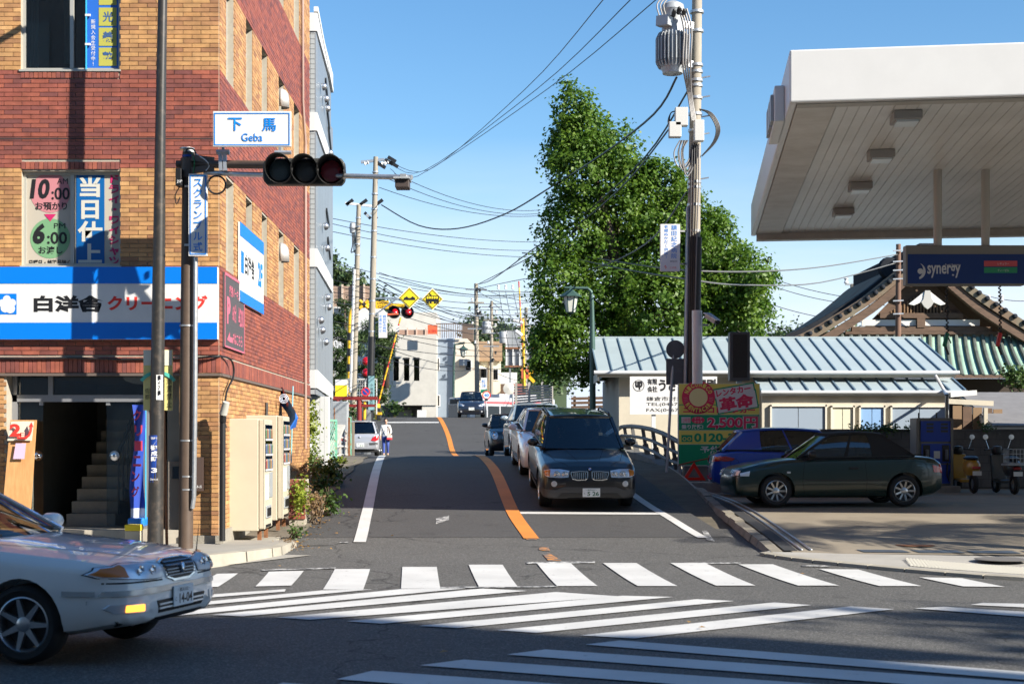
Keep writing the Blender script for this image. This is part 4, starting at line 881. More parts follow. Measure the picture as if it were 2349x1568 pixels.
# --- white saloon behind it
LW=car_paint('white_pearl_paint',(.76,.76,.77))
spec_s=dict(W=1.84,wr=.335,rim=.235,arch=.375,axles=(1.46,-1.39),spokes=(10,.02),tw=.235,st=[(2.42,.34,.58,.62,.5),(2.38,.24,.68,.76,.58),(2.28,.2,.76,.84,.64),(2.05,.18,.85,.885,.74),(1.46,.18,.94,.92,.83),(.95,.18,1.0,.92,.9),(.7,.18,.97,.92,.93),(-1.3,.18,1.0,.92,.97),(-1.6,.18,1.08,.91,.98),(-2.2,.24,1.05,.86,.92),(-2.38,.3,.95,.76,.84),(-2.42,.36,.75,.66,.66)],cabin=dict(a=(.98,.76,1.0),at=(.10,.60,1.43),dt=(-1.15,.585,1.40),d=(-1.85,.72,1.08),pillars=[(.42,.08)],pw=.055,mirror=(.62,1.0,1.06),trim=M_chrome,bulge=.13,arc=.04))
c=along(31.95,1.12,.06,4.85,'white saloon car second in the queue behind the black off-road car','cars queuing in the side street','saloon_car',LW,spec_s)
for sd in (-1,1):
 c.lamp('front',[(.36,.66),(.50,.69),(.78,.74),(.80,.70),(.70,.60),(.52,.58),(.40,.60)],[('dark',[(.42,.64),(.60,.66),(.60,.60),(.45,.60)]),('eye',(.56,.645,.04))],sd=sd)
 f_=c.patch('front',c.circ(sd*.62,.36,.055),M_refl,'fog_lamp',off=.01); c.seam('top',[(2.2,sd*.4),(1.05,sd*.72)],.008)
 f='left' if sd>0 else 'right'; c.seam(f,[(.75,.25),(.8,.6),(.76,.95)]); c.seam(f,[(-.35,.25),(-.38,.95)]); c.seam(f,[(-1.2,.7),(-1.35,.98)])
c.patch('front',[(-.36,.68),(.36,.68),(.26,.50),(.42,.28),(-.42,.28),(-.26,.50)],M_gril,'spindle_grille',off=.008,cuts=4)
c.plate('front',0,.45,top='横浜330',num='22-18')
# --- silver blue hatchback, third
SB=car_paint('silver_blue_paint',(.34,.42,.47),.4)
spec_h=dict(W=1.76,wr=.315,rim=.2,arch=.36,axles=(1.32,-1.3),spokes=(5,.06),tw=.195,st=[(2.15,.36,.62,.6,.5),(2.11,.26,.74,.74,.6),(2.02,.2,.82,.81,.68),(1.8,.19,.92,.85,.78),(1.32,.19,1.02,.88,.88),(.95,.19,1.07,.88,.94),(.7,.19,1.0,.88,.97),(-1.5,.19,1.03,.88,1.0),(-1.85,.24,1.02,.85,.95),(-2.08,.3,.95,.78,.85),(-2.15,.38,.8,.68,.7)],cabin=dict(a=(1.08,.74,1.06),at=(.18,.6,1.53),dt=(-1.5,.56,1.50),d=(-1.98,.72,1.05),pillars=[(.44,.07),(.78,.1)],pw=.055,mirror=(.72,.97,1.12),bulge=.12,arc=.05))
c=along(40.6,.84,.066,4.3,'silver blue hatchback third in the queue','cars queuing in the side street','hatchback_car',SB,spec_h)
for sd in (-1,1):
 c.lamp('front',[(.42,.72),(.6,.78),(.76,.82),(.79,.74),(.72,.66),(.5,.64)],[('eye',(.6,.72,.05))],sd=sd); f='left' if sd>0 else 'right'; c.seam(f,[(.8,.3),(.84,.98)]); c.seam(f,[(-.35,.3),(-.38,.98)])
c.patch('front',[(-.4,.66),(.4,.66),(.38,.58),(-.38,.58)],M_gril,'grille',off=.008); c.plate('front',0,.45,top='湘南501',num='36-72')
# --- small black car with yellow plate, fourth
KB=car_paint('brown_black_paint',(.014,.010,.010))
spec_k=dict(W=1.475,wr=.285,rim=.17,arch=.33,axles=(1.25,-1.15),spokes=(6,.04),tw=.165,st=[(1.70,.36,.62,.5,.5),(1.67,.26,.76,.63,.6),(1.6,.2,.86,.69,.7),(1.42,.18,.93,.72,.8),(1.15,.18,1.0,.737,.9),(.85,.18,1.04,.737,.95),(.6,.18,.98,.737,.96),(-1.3,.18,1.0,.737,.98),(-1.55,.24,.98,.72,.9),(-1.66,.3,.9,.66,.8),(-1.70,.38,.75,.58,.66)],cabin=dict(a=(.95,.62,1.03),at=(.25,.52,1.49),dt=(-1.3,.5,1.48),d=(-1.58,.62,1.02),pillars=[(.46,.07),(.85,.08)],pw=.05,mirror=(.68,.83,1.12),bulge=.1,arc=.04))
c=along(50.6,-.08,.075,3.4,'small black car with a yellow number plate fourth in the queue','cars queuing in the side street','small_car',KB,spec_k)
for sd in (-1,1):
 c.lamp('front',c.circ(.53,.73,.115,20,.15),[('eye',(.53,.72,.07)),('amber',[(.5,.86),(.58,.86),(.58,.81),(.5,.81)])],sd=sd); f='left' if sd>0 else 'right'; c.seam(f,[(.8,.3),(.82,.95)]); c.seam(f,[(-.35,.3),(-.36,.95)])
gl_=c.patch('front',c.circ(0,.57,.30,20,.15),M_gril,'grille',off=.008,cuts=4)
for k in range(4):c.patch('front',[(-.26,.50+k*.045),(.26,.50+k*.045),(.26,.52+k*.045),(-.26,.52+k*.045)],M_chrome,'grille_bar',parent=gl_,off=.02)
c.plate('front',0.06,.50,top='湘南580',num='4 1 -28',m_=M_platey,ink=M_letter_black)
# --- dark people carrier on the crest
NB=car_paint('dark_blue_paint',(.012,.016,.030))
spec_m=dict(W=1.695,wr=.31,rim=.2,arch=.36,axles=(1.35,-1.4),spokes=(8,.03),tw=.195,st=[(2.27,.36,.64,.6,.52),(2.23,.24,.74,.73,.6),(2.12,.2,.84,.80,.7),(1.85,.18,.95,.83,.82),(1.35,.18,1.05,.8475,.92),(1.1,.18,1.1,.8475,.97),(.8,.18,1.02,.8475,.98),(-1.8,.18,1.04,.8475,1.0),(-2.1,.26,1.0,.8,.92),(-2.27,.38,.8,.68,.7)],cabin=dict(a=(1.25,.70,1.08),at=(.25,.57,1.56),dt=(-1.8,.55,1.52),d=(-2.12,.7,1.04),pillars=[(.4,.07),(.72,.07)],pw=.05,mirror=(.85,.94,1.1),bulge=.13,arc=.05))
c=Car('people_carrier','dark people carrier coming over the crest beside the bus','cars queuing in the side street',(-2.55,88.6,g(88.6)),math.atan2(-1,.04),NB,spec_m,pitch=R(1.0))
for sd in (-1,1):
 c.lamp('front',[(.42,.72),(.58,.80),(.76,.86),(.80,.80),(.74,.68),(.5,.66)],[('eye',(.62,.74,.06))],sd=sd); c.patch('front',c.circ(sd*.62,.36,.05),M_refl,'fog_lamp',off=.01)
c.patch('front',[(-.42,.76),(.42,.76),(.42,.74),(-.42,.74)],M_chrome,'grille_bar',off=.012); c.patch('front',[(-.5,.46),(.5,.46),(.46,.32),(-.46,.32)],M_gril,'air_intake',off=.008)
c.plate('front',0,.52,top='横浜500',num='72-61')
# --- silver estate parked on the left, seen from behind
SV=car_paint('silver_paint',(.52,.53,.55),.5)
spec_p=dict(W=1.757,wr=.315,rim=.2,arch=.36,axles=(1.33,-1.37),spokes=(7,.04),tw=.195,st=[(2.2,.36,.62,.6,.5),(2.15,.22,.76,.78,.6),(1.9,.19,.92,.84,.78),(1.33,.19,1.0,.88,.88),(1.0,.19,1.06,.88,.93),(.7,.19,1.0,.88,.95),(-1.75,.19,1.04,.88,.99),(-1.95,.22,1.04,.875,.99),(-2.1,.26,1.0,.845,.93),(-2.17,.3,.9,.80,.8),(-2.21,.34,.68,.74,.6)],cabin=dict(a=(1.2,.74,1.05),at=(.25,.6,1.5),dt=(-1.72,.58,1.52),d=(-2.06,.73,1.03),pillars=[(.42,.07),(.74,.1)],pw=.06,mirror=(.8,.98,1.1),bulge=.1,arc=.06,rb=.6))
c=Car('silver_estate_car','silver estate car parked at the left kerb facing away',None,P(829,1047,64.2)+Vector((0,0,.0)),math.atan2(1,-.06),SV,spec_p)
c.root.location.z=g(63)+.0
for sd in (-1,1):
 t_=c.patch('rear',[(sd*a,b) for a,b in ((.50,.70),(.62,.86),(.80,.93),(.845,.88),(.83,.74),(.70,.67))],M_redl,'tail_lamp',off=.012,cuts=4)
 c.patch('rear',[(sd*a,b) for a,b in ((.42,.60),(.80,.62),(.80,.52),(.46,.50))],M_trim,'bumper_strip',off=.008); c.seam('rear',[(sd*.72,.62),(sd*.60,.66),(sd*.52,.70),(sd*.62,.92)],.012)
m=MB(); m.bar((-2.15,-.38,.585),(-2.15,.38,.585),.03,.03)
c.patch('rear',[(-.40,.58),(.40,.58),(.37,.44),(-.37,.44)],mat('silver_shade_plastic',(.40,.41,.42),.4,.3),'plate_recess',off=.004); c.plate('rear',-.05,.505,top='横浜330',num='・29 04')
c.patch('rear',[(-.7,.26),(.7,.26),(.66,.33),(-.66,.33)],M_trim,'rear_apron',off=.006)
h_=c.hit('rear',0,.84)[0]; MB().lathe([(0,0),(.045,0),(.04,.012),(0,.014)],14,Matrix.Translation(h_+Vector((-.004,0,0)))@Matrix.Rotation(R(-90),4,'Y')).build('emblem',M_chrome,c.root,world=False)
MB().box(-1.80,-1.72,-.2,.2,1.50,1.53).build('brake_light',M_redl,c.root,world=False)
m=MB()
for sd in (-1,1):m.tube([(.1,sd*.55,1.55),(-1.5,sd*.53,1.56)],.02,6)
m.build('roof_rail',M_black,c.root,world=False)
# --- dark green cabriolet on the forecourt
DG=mat('dark_green_paint',(.002,.018,.013),.3,coat=.6)
M_soft=mat('black_soft_top',(.010,.010,.011),.85,bump=.25,bscale=60)
spec_c=dict(W=1.695,wr=.305,rim=.205,arch=.355,axles=(1.22,-1.255),spokes=(9,.012,1),tw=.195,st=[(2.02,.38,.60,.62,.5),(1.98,.24,.70,.74,.58),(1.88,.19,.77,.80,.66),(1.6,.18,.84,.83,.74),(1.22,.18,.89,.8475,.80),(.85,.18,.93,.8475,.84),(.65,.18,.92,.8475,.86),(-1.3,.18,.95,.8475,.90),(-1.5,.18,.98,.84,.90),(-1.85,.24,.955,.80,.86),(-2.0,.32,.88,.72,.78),(-2.04,.4,.7,.64,.62)],cabin=dict(a=(.78,.66,.925),at=(.12,.52,1.36),dt=(-.88,.50,1.37),d=(-1.50,.64,.96),pillars=[(.41,.07)],quarter=.70,pw=.055,mirror=(.56,.92,1.0),bulge=.1,arc=.06,paint=M_soft,mpaint=M_black))
hd=math.pi+R(2.6); c=Car('green_cabriolet','dark green cabriolet with black soft top on the forecourt','cars on the forecourt',P(1900,1158,27.9),hd,DG,spec_c); c.root.location.z=fz(27.6)+.006
f='left'
c.seam(f,[(.68,.25),(.72,.5),(.68,.86)]); c.seam(f,[(-.50,.25),(-.52,.5),(-.48,.9)]); c.seam(f,[(1.8,.52),(-1.9,.50)],.02,M_black,'side_moulding',.008)
h_=c.hit(f,-.28,.74)[0]; MB().box(-.36,-.18,h_.y,h_.y+.03,.72,.76).build('door_handle',M_black,c.root,world=False,bevel=.008)
h_=c.hit(f,.98,.66)[0]; MB().box(.95,1.02,h_.y-.01,h_.y+.012,.64,.675).build('side_indicator',M_wht,c.root,world=False,bevel=.008)
for sd in (-1,1):
 c.lamp('front',[(.44,.70),(.62,.705),(.74,.68),(.75,.60),(.60,.575),(.46,.58)],[('eye',(.53,.64,.05)),('eye',(.65,.64,.045))],sd=sd); c.patch('rear',[(sd*a,b) for a,b in ((.44,.80),(.70,.82),(.75,.74),(.72,.64),(.46,.64))],M_redl,'tail_lamp',off=.01)
c.patch(f,[(1.72,.68),(1.90,.64),(1.90,.585),(1.74,.585)],M_refl,'headlight_wrap',off=.008); c.patch(f,[(-1.80,.80),(-1.96,.76),(-1.96,.66),(-1.82,.66)],M_redl,'tail_lamp_wrap',off=.008)
c.patch('front',[(-.4,.70),(.4,.70),(.36,.60),(-.36,.60)],M_gril,'grille',off=.01)
MB().tube([(-1.52,0,.99),(-1.9,0,.99)],.01,6).build('boot_lip',DG,c.root,world=False)
# --- blue hatchback behind it
BL=car_paint('blue_paint',(.003,.045,.40))
spec_a=dict(W=1.73,wr=.31,rim=.21,arch=.36,axles=(1.24,-1.306),spokes=(5,.055),tw=.2,st=[(2.08,.36,.62,.55,.52),(2.04,.24,.72,.72,.6),(1.9,.19,.80,.80,.68),(1.6,.18,.88,.84,.78),(1.24,.18,.94,.865,.84),(.85,.18,.99,.865,.90),(.65,.18,.96,.865,.91),(-1.3,.18,1.0,.865,.95),(-1.65,.2,1.0,.86,.95),(-1.9,.24,.97,.82,.9),(-2.05,.3,.90,.74,.8),(-2.09,.36,.72,.66,.62)],cabin=dict(a=(.95,.68,.985),at=(.22,.53,1.41),dt=(-1.45,.50,1.40),d=(-1.86,.68,1.0),pillars=[(.47,.05)],quarter=.76,pw=.06,mirror=(.66,.94,1.04),bulge=.1,arc=.09))
hd=R(-3); c=Car('blue_hatchback','blue hatchback parked behind the green cabriolet in front of the rental sign','cars on the forecourt',(P(1850,1120,31.2).x,31.4,fz(31.4)+.006),hd,BL,spec_a)
f='right'
c.seam(f,[(.62,.3),(.66,.9)]); c.seam(f,[(-.62,.3),(-.66,.6),(-.60,.95)]); c.seam(f,[(-1.62+.09*math.cos(t),.72+.09*math.sin(t)) for t in [k*math.pi/8 for k in range(17)]],.008,n=2)
for sd in (-1,1):
 c.patch('rear',[(sd*a,b) for a,b in ((.40,.84),(.62,.88),(.80,.84),(.80,.77),(.60,.74),(.42,.77))],M_redl,'tail_lamp',off=.012,cuts=4)
c.patch(f,[(-1.62,.83),(-1.80,.87),(-1.98,.85),(-2.0,.79),(-1.82,.76),(-1.66,.78)],M_redl,'tail_lamp_wrap',off=.01,cuts=3)
c.patch('rear',[(-.3,.62),(.3,.62),(.3,.50),(-.3,.50)],M_trim,'plate_recess',off=.006)
MB().tube([(-1.25,0,1.44),(-1.0,0,1.80)],[.008,.003],6).build('aerial',M_black,c.root,world=False)
MB().box(-1.95,-1.83,-.3,.3,1.02,1.05).build('rear_wiper',M_black,c.root,world=False)
# --- city bus behind the crest
bus=thing('city_bus',(P(1050,950,95).x,95,g(95)-1.5),'grey city bus with a red stripe behind the crest','bus',rz=R(-143))
BG=car_paint('bus_silver',(.38,.39,.41)); M_bs=mat('bus_red',(.70,.08,.09),.4)
def bb(name,m_,*b,**k):return MB().box(*b).build(name,m_,bus,world=False,**k)
bb('body',BG,-7.4,0,-1.22,1.22,.3,2.95,bevel=.14)
bb('windscreen',M_carglass,.0,.02,-1.08,1.08,1.25,2.45,bevel=.05); bb('headsign',M_gril,.0,.02,-.9,.9,2.5,2.82)
for sy in (-1,1):
 bb('stripe',M_bs,-7.2,-.1,sy*1.225-.004,sy*1.225+.004,2.52,2.66); bb('skirt_stripe',M_bs,-7.2,-.1,sy*1.225-.004,sy*1.225+.004,1.0,1.06)
 for k in range(5):w_=bb('window',M_carglass,-1.5-k*1.06,-.55-k*1.06,sy*1.225-.006,sy*1.225+.006,1.3,2.35);
for k in range(4):bb('window_sticker',mat('pale_green_sticker',(.35,.62,.5),.5),-1.3-k*1.06,-1.0-k*1.06,-1.235,-1.232,1.9,2.3)
bb('roof_unit',mat('roof_grey',(.5,.5,.52),.5),-6,-2.8,-.9,.9,2.95,3.2,bevel=.06)
for y_ in (-.8,.8):bb('headlight',M_refl,.0,.02,y_-.18,y_+.18,.6,.78)
m_=bb('wheelchair_badge',M_bluepanel,.0,.012,-1.1,-.85,.85,1.1); bb('yellow_badge',M_yellow,.0,.012,-.7,-.45,.85,1.1)
for ax in (-2.2,-5.8):
 for sy in (-1,1):MB().lathe([(.3,-.13),(.46,-.13),(.48,0),(.46,.13),(.3,.13)],24,Matrix.Translation((ax,sy*1.1,.48))@Matrix.Rotation(R(90),4,'X'),close=True).build('wheel',M_rubber,bus,world=False)
 # ================================================================ filling station
CORN=Vector((4.23,21.66,0)); ZB=6.917; CD=14.2; CW=25.0; FH=.80
def cs(u,v,z):return CORN+RR*u+RD*v+Vector((0,0,z))
def csbox(mb,u0,u1,v0,v1,z0,z1):
 vs=[cs(u,v,z) for u in (u0,u1) for v in (v0,v1) for z in (z0,z1)]
 return mb.add(vs,[(0,1,3,2),(4,6,7,5),(0,4,5,1),(2,3,7,6),(0,2,6,4),(1,5,7,3)])
def cb(name,m_,parent,*b,**k):return csbox(MB(),*b).build(name,m_,parent,**k)
M_fas=mat('fascia_white',(.64,.635,.62),.35,var=.03,vscale=2)
M_sof=mat('soffit_metal',(.78,.77,.74),.42,c2=(.58,.57,.53),vscale=.9,stretch=(1,.35,1),spec=.5)
canopy=thing('station_canopy',cs(0,0,ZB),'white filling station canopy with panelled underside and flat lamps','canopy')
m=MB()
csbox(m,0,CW,0,.12,ZB,ZB+FH); csbox(m,0,.12,.121,CD,ZB,ZB+FH); csbox(m,.121,CW,CD-.12,CD,ZB,ZB+FH); csbox(m,.12,CW,.12,CD-.12,ZB+FH-.08,ZB+FH-.03)
m.build('fascia',M_fas,canopy,bevel=.05)
cb('edge_trim',mat('trim_beige',(.44,.42,.37),.5,var=.1),canopy,.125,CW,.125,.35,ZB-.012,ZB+.05); cb('edge_trim',MATS['trim_beige'],canopy,.125,CW,CD-.42,CD-.125,ZB-.16,ZB+.05);
cb('edge_trim',mat('trim_pale',(.74,.72,.67),.5,c2=(.55,.52,.46),vscale=1.5),canopy,.125,.72,.352,CD-.43,ZB-.014,ZB+.03)
n=0; u=.74
while u<CW-.2:
 cb('soffit_panel',M_sof,canopy,u,u+.172,.36,CD-.44,ZB+.012+random.uniform(0,.005),ZB+.04); u+=.180; n+=1
m=MB(); csbox(m,.7,CW,.3,CD-.3,ZB+.05,ZB+.06); m.build('soffit_backing',mat('backing_dark',(.05,.048,.045),.9),canopy)
M_lampb=mat('lamp_housing',(.30,.29,.27),.5); M_lampg=mat('lamp_glass_off',(.62,.66,.66),.3)
for u0 in (1.65,6.2,11):
 for v0 in (.75,3.75,6.9,10.1):
  b=cb('ceiling_lamp',M_lampb,canopy,u0,u0+.44,v0,v0+.5,ZB-.13,ZB+.008,bevel=.015)
  cb('lamp_glass',M_lampg,b,u0+.05,u0+.39,v0+.06,v0+.44,ZB-.165,ZB-.131)
for k,(v0,v1,z0,z1) in enumerate(((1.2,3.0,ZB-.02,ZB+.56),)):
 cb('side_sign_box',M_fas,canopy,-.16,-.001,v0,v1,z0,z1,bevel=.02)
 for q in range(3):cb('side_letter',M_gsteel,canopy,-.21,-.165,v0+.2+q*.5,v0+.55+q*.5,z0+.06,z1-.1)
for u0,v0 in ((10,3.4),(10,10.4),(20,3.4),(20,10.4)):
 cb('column',M_fas,canopy,u0,u0+.4,v0,v0+.4,.4,ZB+.02,bevel=.02)
 # hanging price board
hs_=thing('hanging_sign',P(2210,655,27.0),'blue hanging pump sign on two posts under the canopy','sign')
YS_=27.0; q0=P(2078,654,YS_); q1=P(2352,562,YS_)
M_navy=mat('sign_navy',(.006,.030,.16),.35)
box_part('case',mat('sign_case_grey',(.20,.19,.175),.5),hs_,q0.x,q1.x,YS_,YS_+.22,q0.z,q1.z,bevel=.02)
pa,pb=P(2082,650,YS_),P(2350,583,YS_); box_part('face',M_navy,hs_,pa.x,pb.x,YS_-.006,YS_-.001,pa.z,pb.z)
def ht(s_,x0,y0,x1,y1,m_,d=-.009,**k):return text(s_,P((x0+x1)/2,(y0+y1)/2,YS_)+Vector((0,d,0)),(x1-x0)*YS_/F,(y1-y0)*YS_/F,m_,hs_,**k)
M_pale=mat('sign_pale',(.55,.56,.58),.5)
ht('synergy',2127,608,2203,637,M_pale,bold=.02); ht('Fuel System',2168,605,2203,610,M_pale)
disc(MB(),P(2111,622,YS_)+Vector((0,-.009,0)),6.5*YS_/F,n=20).build('emblem_dot',M_pale,hs_)
m=MB(); c0=P(2104,622,YS_)+Vector((0,-.009,0)); n=16
m.grid(lambda u,v:c0+Vector((math.cos(R(-75+145*u)),0,math.sin(R(-75+145*u))))*((19-(1-v)*6.5*math.sin(math.pi*min(1,u*.75+.25)))*YS_/F),n,1); m.build('emblem_arc',M_pale,hs_)
for y0,mm,s_ in ((598,mat('grade_red',(.55,.08,.10),.5),'レギュラー'),(613,mat('grade_green',(.02,.25,.12),.5),'ディーゼル')):
 a,b=P(2257,y0+13,YS_),P(2333,y0,YS_); box_part('grade_strip',mm,hs_,a.x,b.x,YS_-.012,YS_-.0065,a.z,b.z); ht(s_,2288,y0+4,2314,y0+10,M_pale,-.014)
for px in (2155,2265):tube_part('post',mat('post_beige',(.42,.40,.36),.5),hs_,[P(px,562,YS_)+Vector((0,.11,0)),Vector((P(px,400,YS_).x,YS_+.11,ZB+.05))],.078,14)
# hanging fuel hoses
for px,col_,lab in ((2175,(.0,.12,.06),'coiled black fuel hose hanging with a green nozzle'),(2297,(.45,.02,.02),'coiled black fuel hose hanging with a red nozzle')):
 h_=thing('fuel_hose',P(px,800,YS_),lab,'hose','hoses hanging from the canopy'); top=P(px,655,YS_)+Vector((0,.1,0)); bot=P(px+2,762,YS_)+Vector((0,.1,0))
 pts=[top.lerp(bot,k/60)+Vector((.022*math.cos(k*1.2),.022*math.sin(k*1.2),0)) for k in range(61)]; tube_part('hose',M_black,h_,pts,.014,5)
 a=bot; m=MB(); m.bar(a,a+Vector((-.06,0,-.26)),.09,.07); m.build('nozzle',mat('nozzle_'+str(px),col_,.5),h_,bevel=.02); m=MB(); m.bar(a+Vector((-.05,0,-.24)),a+Vector((.02,0,-.42)),.035); m.bar(a+Vector((-.02,-.0,-.02)),a+Vector((.07,0,-.2)),.02); m.build('spout',M_black,h_)
 # blue fuel pump
py=33.2; pz=fz(py); pump=thing('fuel_pump',(P(2145,1100,py).x,py,pz),'blue fuel pump with two nozzles on a low island','fuel pump')
def pb_(name,m_,x0,y0,x1,y1,d0,d1,**k):
 a,b=P(x0,y1,py),P(x1,y0,py); return box_part(name,m_,pump,a.x,b.x,py+d0,py+d1,a.z,b.z,**k)
M_pblue=mat('pump_blue',(.004,.04,.34),.4); M_pgrey=mat('pump_grey',(.17,.165,.15),.5)
a=P(2090,1113,py),P(2200,1113,py); box_part('island',mat('island_concrete',(.25,.24,.22),.85,var=.15),pump,a[0].x,a[1].x,py-.15,py+.9,pz-.1,pz+.16,bevel=.03)
pb_('cabinet',M_pgrey,2104,958,2187,1112,.02,.6); pb_('upper_panel',M_pblue,2112,965,2181,1012,-.01,.018); pb_('middle_panel',M_pblue,2114,1017,2181,1062,-.01,.018); pb_('lower_panel',M_pblue,2117,1065,2181,1108,-.01,.018)
for x in (2126,2170):pb_('nozzle_bay',M_gril,x-9,1020,x+7,1058,-.02,-.011); pb_('nozzle',mat('nozzle_grey',(.10,.11,.13),.5),x-4,1030,x+3,1054,-.09,-.022,bevel=.02)
pb_('notice',mat('paper_white',(.6,.6,.58),.7),2142,1034,2156,1051,-.014,-.0105)
for x in (2125,2158):
 for k in range(3):pb_('display',mat('display_dark',(.03,.035,.03),.3),x,970+k*8,x+16,975+k*8,-.016,-.0105)
for x in (2109,2150):pb_('antenna',M_black,x,946,x+3,958,.1,.12)
m=MB(); a=P(2172,1060,py)+Vector((0,-.05,0)); m.tube([a,a+Vector((-.02,-.02,-.3)),a+Vector((.03,-.02,-.45)),a+Vector((.06,0,-.2))],.018,6); m.build('hose',M_black,pump,smooth=True)
for x in (2104,2183):pb_('side_column',M_pgrey,x-3,962,x+3,1112,-.03,.1)
# block wall behind the forecourt
wallb=thing('block_wall',(10,35.8,.5),'dark grey block wall along the back of the forecourt','wall')
x0,x1=P(1740,1000,35.8).x,17.5; m=MB(); m.box(x0,x1,35.8,35.92,.3,2.02); m.build('wall_core',mat('wall_joint',(.06,.06,.062),.95),wallb)
k=0; me_b=None
for r_ in range(7):
 x=x0+(r_%2)*.2
 while x<x1-.1:
  if me_b is None:
   o=MB().box(0,.388,-.012,0,0,.19).build('block',M_dwall,wallb,world=False); me_b=o.data
  else :o=bpy.data.objects.new('block',me_b); link(o,wallb)
  o.location=Vector((x,35.8,.62+r_*.2))-ORG[wallb.name]; x+=.4; k+=1
box_part('coping',M_dwall,wallb,x0,x1,35.76,35.96,2.02,2.07)
# ================================================================ long shed with standing-seam roof
ST=thing('long_house',(11,44,.5),'low cream house with pale blue standing seam metal roof','house')
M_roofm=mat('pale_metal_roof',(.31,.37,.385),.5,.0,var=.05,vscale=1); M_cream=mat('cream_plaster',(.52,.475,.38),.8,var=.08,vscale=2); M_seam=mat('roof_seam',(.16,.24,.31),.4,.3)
HY=44.0; EYv,RYv=43.5,47.4
def eave(px):return P(px,852,EYv)
xl,xr=P(1370,852,EYv).x,P(2192,852,EYv).x; ez,rz=P(0,850,EYv).z,P(0,776,RYv).z
xl2,xr2=P(1352,775,RYv).x,P(2108,776,RYv).x
nP=24; w0=(xr-xl)/nP
for k in range(nP):
 a0,a1=xl+k*w0,xl+(k+1)*w0; ra,rb=a0,a1
 if k==nP-1:rb=a1
 MB().add([(a0+.012,EYv,ez),(a1-.012,EYv,ez),(rb-.012,RYv,rz),(ra+.012,RYv,rz),(a0+.012,EYv,ez-.03),(a1-.012,EYv,ez-.03),(rb-.012,RYv,rz-.03),(ra+.012,RYv,rz-.03)],[(0,1,2,3),(4,7,6,5),(0,4,5,1),(1,5,6,2),(3,2,6,7),(0,3,7,4)]).build('roof_panel',M_roofm,ST)
for k in range(nP+1):
 a0=xl+k*w0; MB().bar((a0,EYv-.01,ez+.012),(a0,RYv,rz+.012),.035,.06).build('roof_seam',M_seam,ST)
MB().bar((xl-.05,RYv,rz+.02),(xr+.05,RYv,rz+.02),.14,.08).build('ridge_cap',M_roofm,ST)
MB().add([(xl,RYv,rz),(xr,RYv,rz),(xr,RYv+3.3,ez),(xl,RYv+3.3,ez)],[(0,1,2,3)]).build('back_roof',M_roofm,ST,solid=.03)
tube_part('gutter',mat('gutter_grey',(.50,.52,.53),.45),ST,[(xl-.1,EYv-.06,ez-.06),(xr+.1,EYv-.06,ez-.06)],.065,10)
box_part('fascia_board',M_cream,ST,xl,xr,EYv+.02,EYv+.06,ez-.2,ez-.03)
# lower lean-to roof on the right half
la,lb=P(1745,900,42.7).x,P(2214,900,42.7).x; lz0,lz1=P(0,895,42.7).z,P(0,868,43.95).z; nL=13; w1=(lb-la)/nL
for k in range(nL):
 a0,a1=la+k*w1+.012,la+(k+1)*w1-.012
 MB().add([(a0,42.7,lz0),(a1,42.7,lz0),(a1,43.98,lz1),(a0,43.98,lz1),(a0,42.7,lz0-.03),(a1,42.7,lz0-.03),(a1,43.98,lz1-.03),(a0,43.98,lz1-.03)],[(0,1,2,3),(4,7,6,5),(0,4,5,1),(1,5,6,2),(3,2,6,7),(0,3,7,4)]).build('lean_to_panel',M_roofm,ST)
for k in range(nL+1):a0=la+k*w1; MB().bar((a0,42.68,lz0+.012),(a0,43.98,lz1+.012),.045,.06).build('roof_seam',M_seam,ST)
tube_part('gutter',MATS['gutter_grey'],ST,[(la,42.64,lz0-.06),(lb+.05,42.64,lz0-.06)],.06,10)
box_part('fascia_board',M_wht,ST,la,lb,42.73,42.77,lz0-.16,lz0-.035)
box_part('upper_band',M_wht,ST,la,P(2185,860,HY).x,HY-.02,HY+.02,lz1+.02,ez-.05)
wr=P(2178,900,43.2).x
box_part('wall',M_cream,ST,P(1748,900,42.84).x,wr,42.84,43.0,.5,lz0-.05); box_part('wall',M_cream,ST,P(1420,900,HY).x,P(1746,900,HY).x,HY,HY+.12,.5,ez-.02)
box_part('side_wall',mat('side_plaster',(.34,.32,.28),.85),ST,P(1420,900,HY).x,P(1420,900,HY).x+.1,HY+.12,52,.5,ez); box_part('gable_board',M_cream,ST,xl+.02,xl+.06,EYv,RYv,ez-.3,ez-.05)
MB().poly([(xl+.3,EYv+.3,ez-.1),(xl+.3,RYv,rz-.1),(xl+.3,RYv+3,ez-.1)]).build('gable_wall',M_cream,ST)
tube_part('downpipe',M_wht,ST,[P(2145,860,42.6),P(2166,895,42.6),P(2172,905,35.9),P(2172,985,43.1)],.05,8)
M_blind=mat('blue_grey_shutter',(.27,.33,.40),.5); M_wf=mat('cream_frame',(.66,.62,.52),.6)
def hwin(x0,x1,y0,y1,m_,n=1,fr=M_wf):
 a,b=P(x0,y1,42.8),P(x1,y0,42.8); w_=MB(); t=.05
 for q in ((a.x,b.x,a.z,a.z+t),(a.x,b.x,b.z-t,b.z),(a.x,a.x+t,a.z,b.z),(b.x-t,b.x,a.z,b.z)):w_.box(q[0],q[1],42.74,42.83,q[2],q[3])
 w=w_.build('window',fr,ST)
 for k in range(n):
  c_,d_=a.x+t+(b.x-a.x-2*t)*k/n,a.x+t+(b.x-a.x-2*t)*(k+1)/n; box_part('pane',m_,w,c_+.01,d_-.01,42.79,42.81,a.z+t,b.z-t)
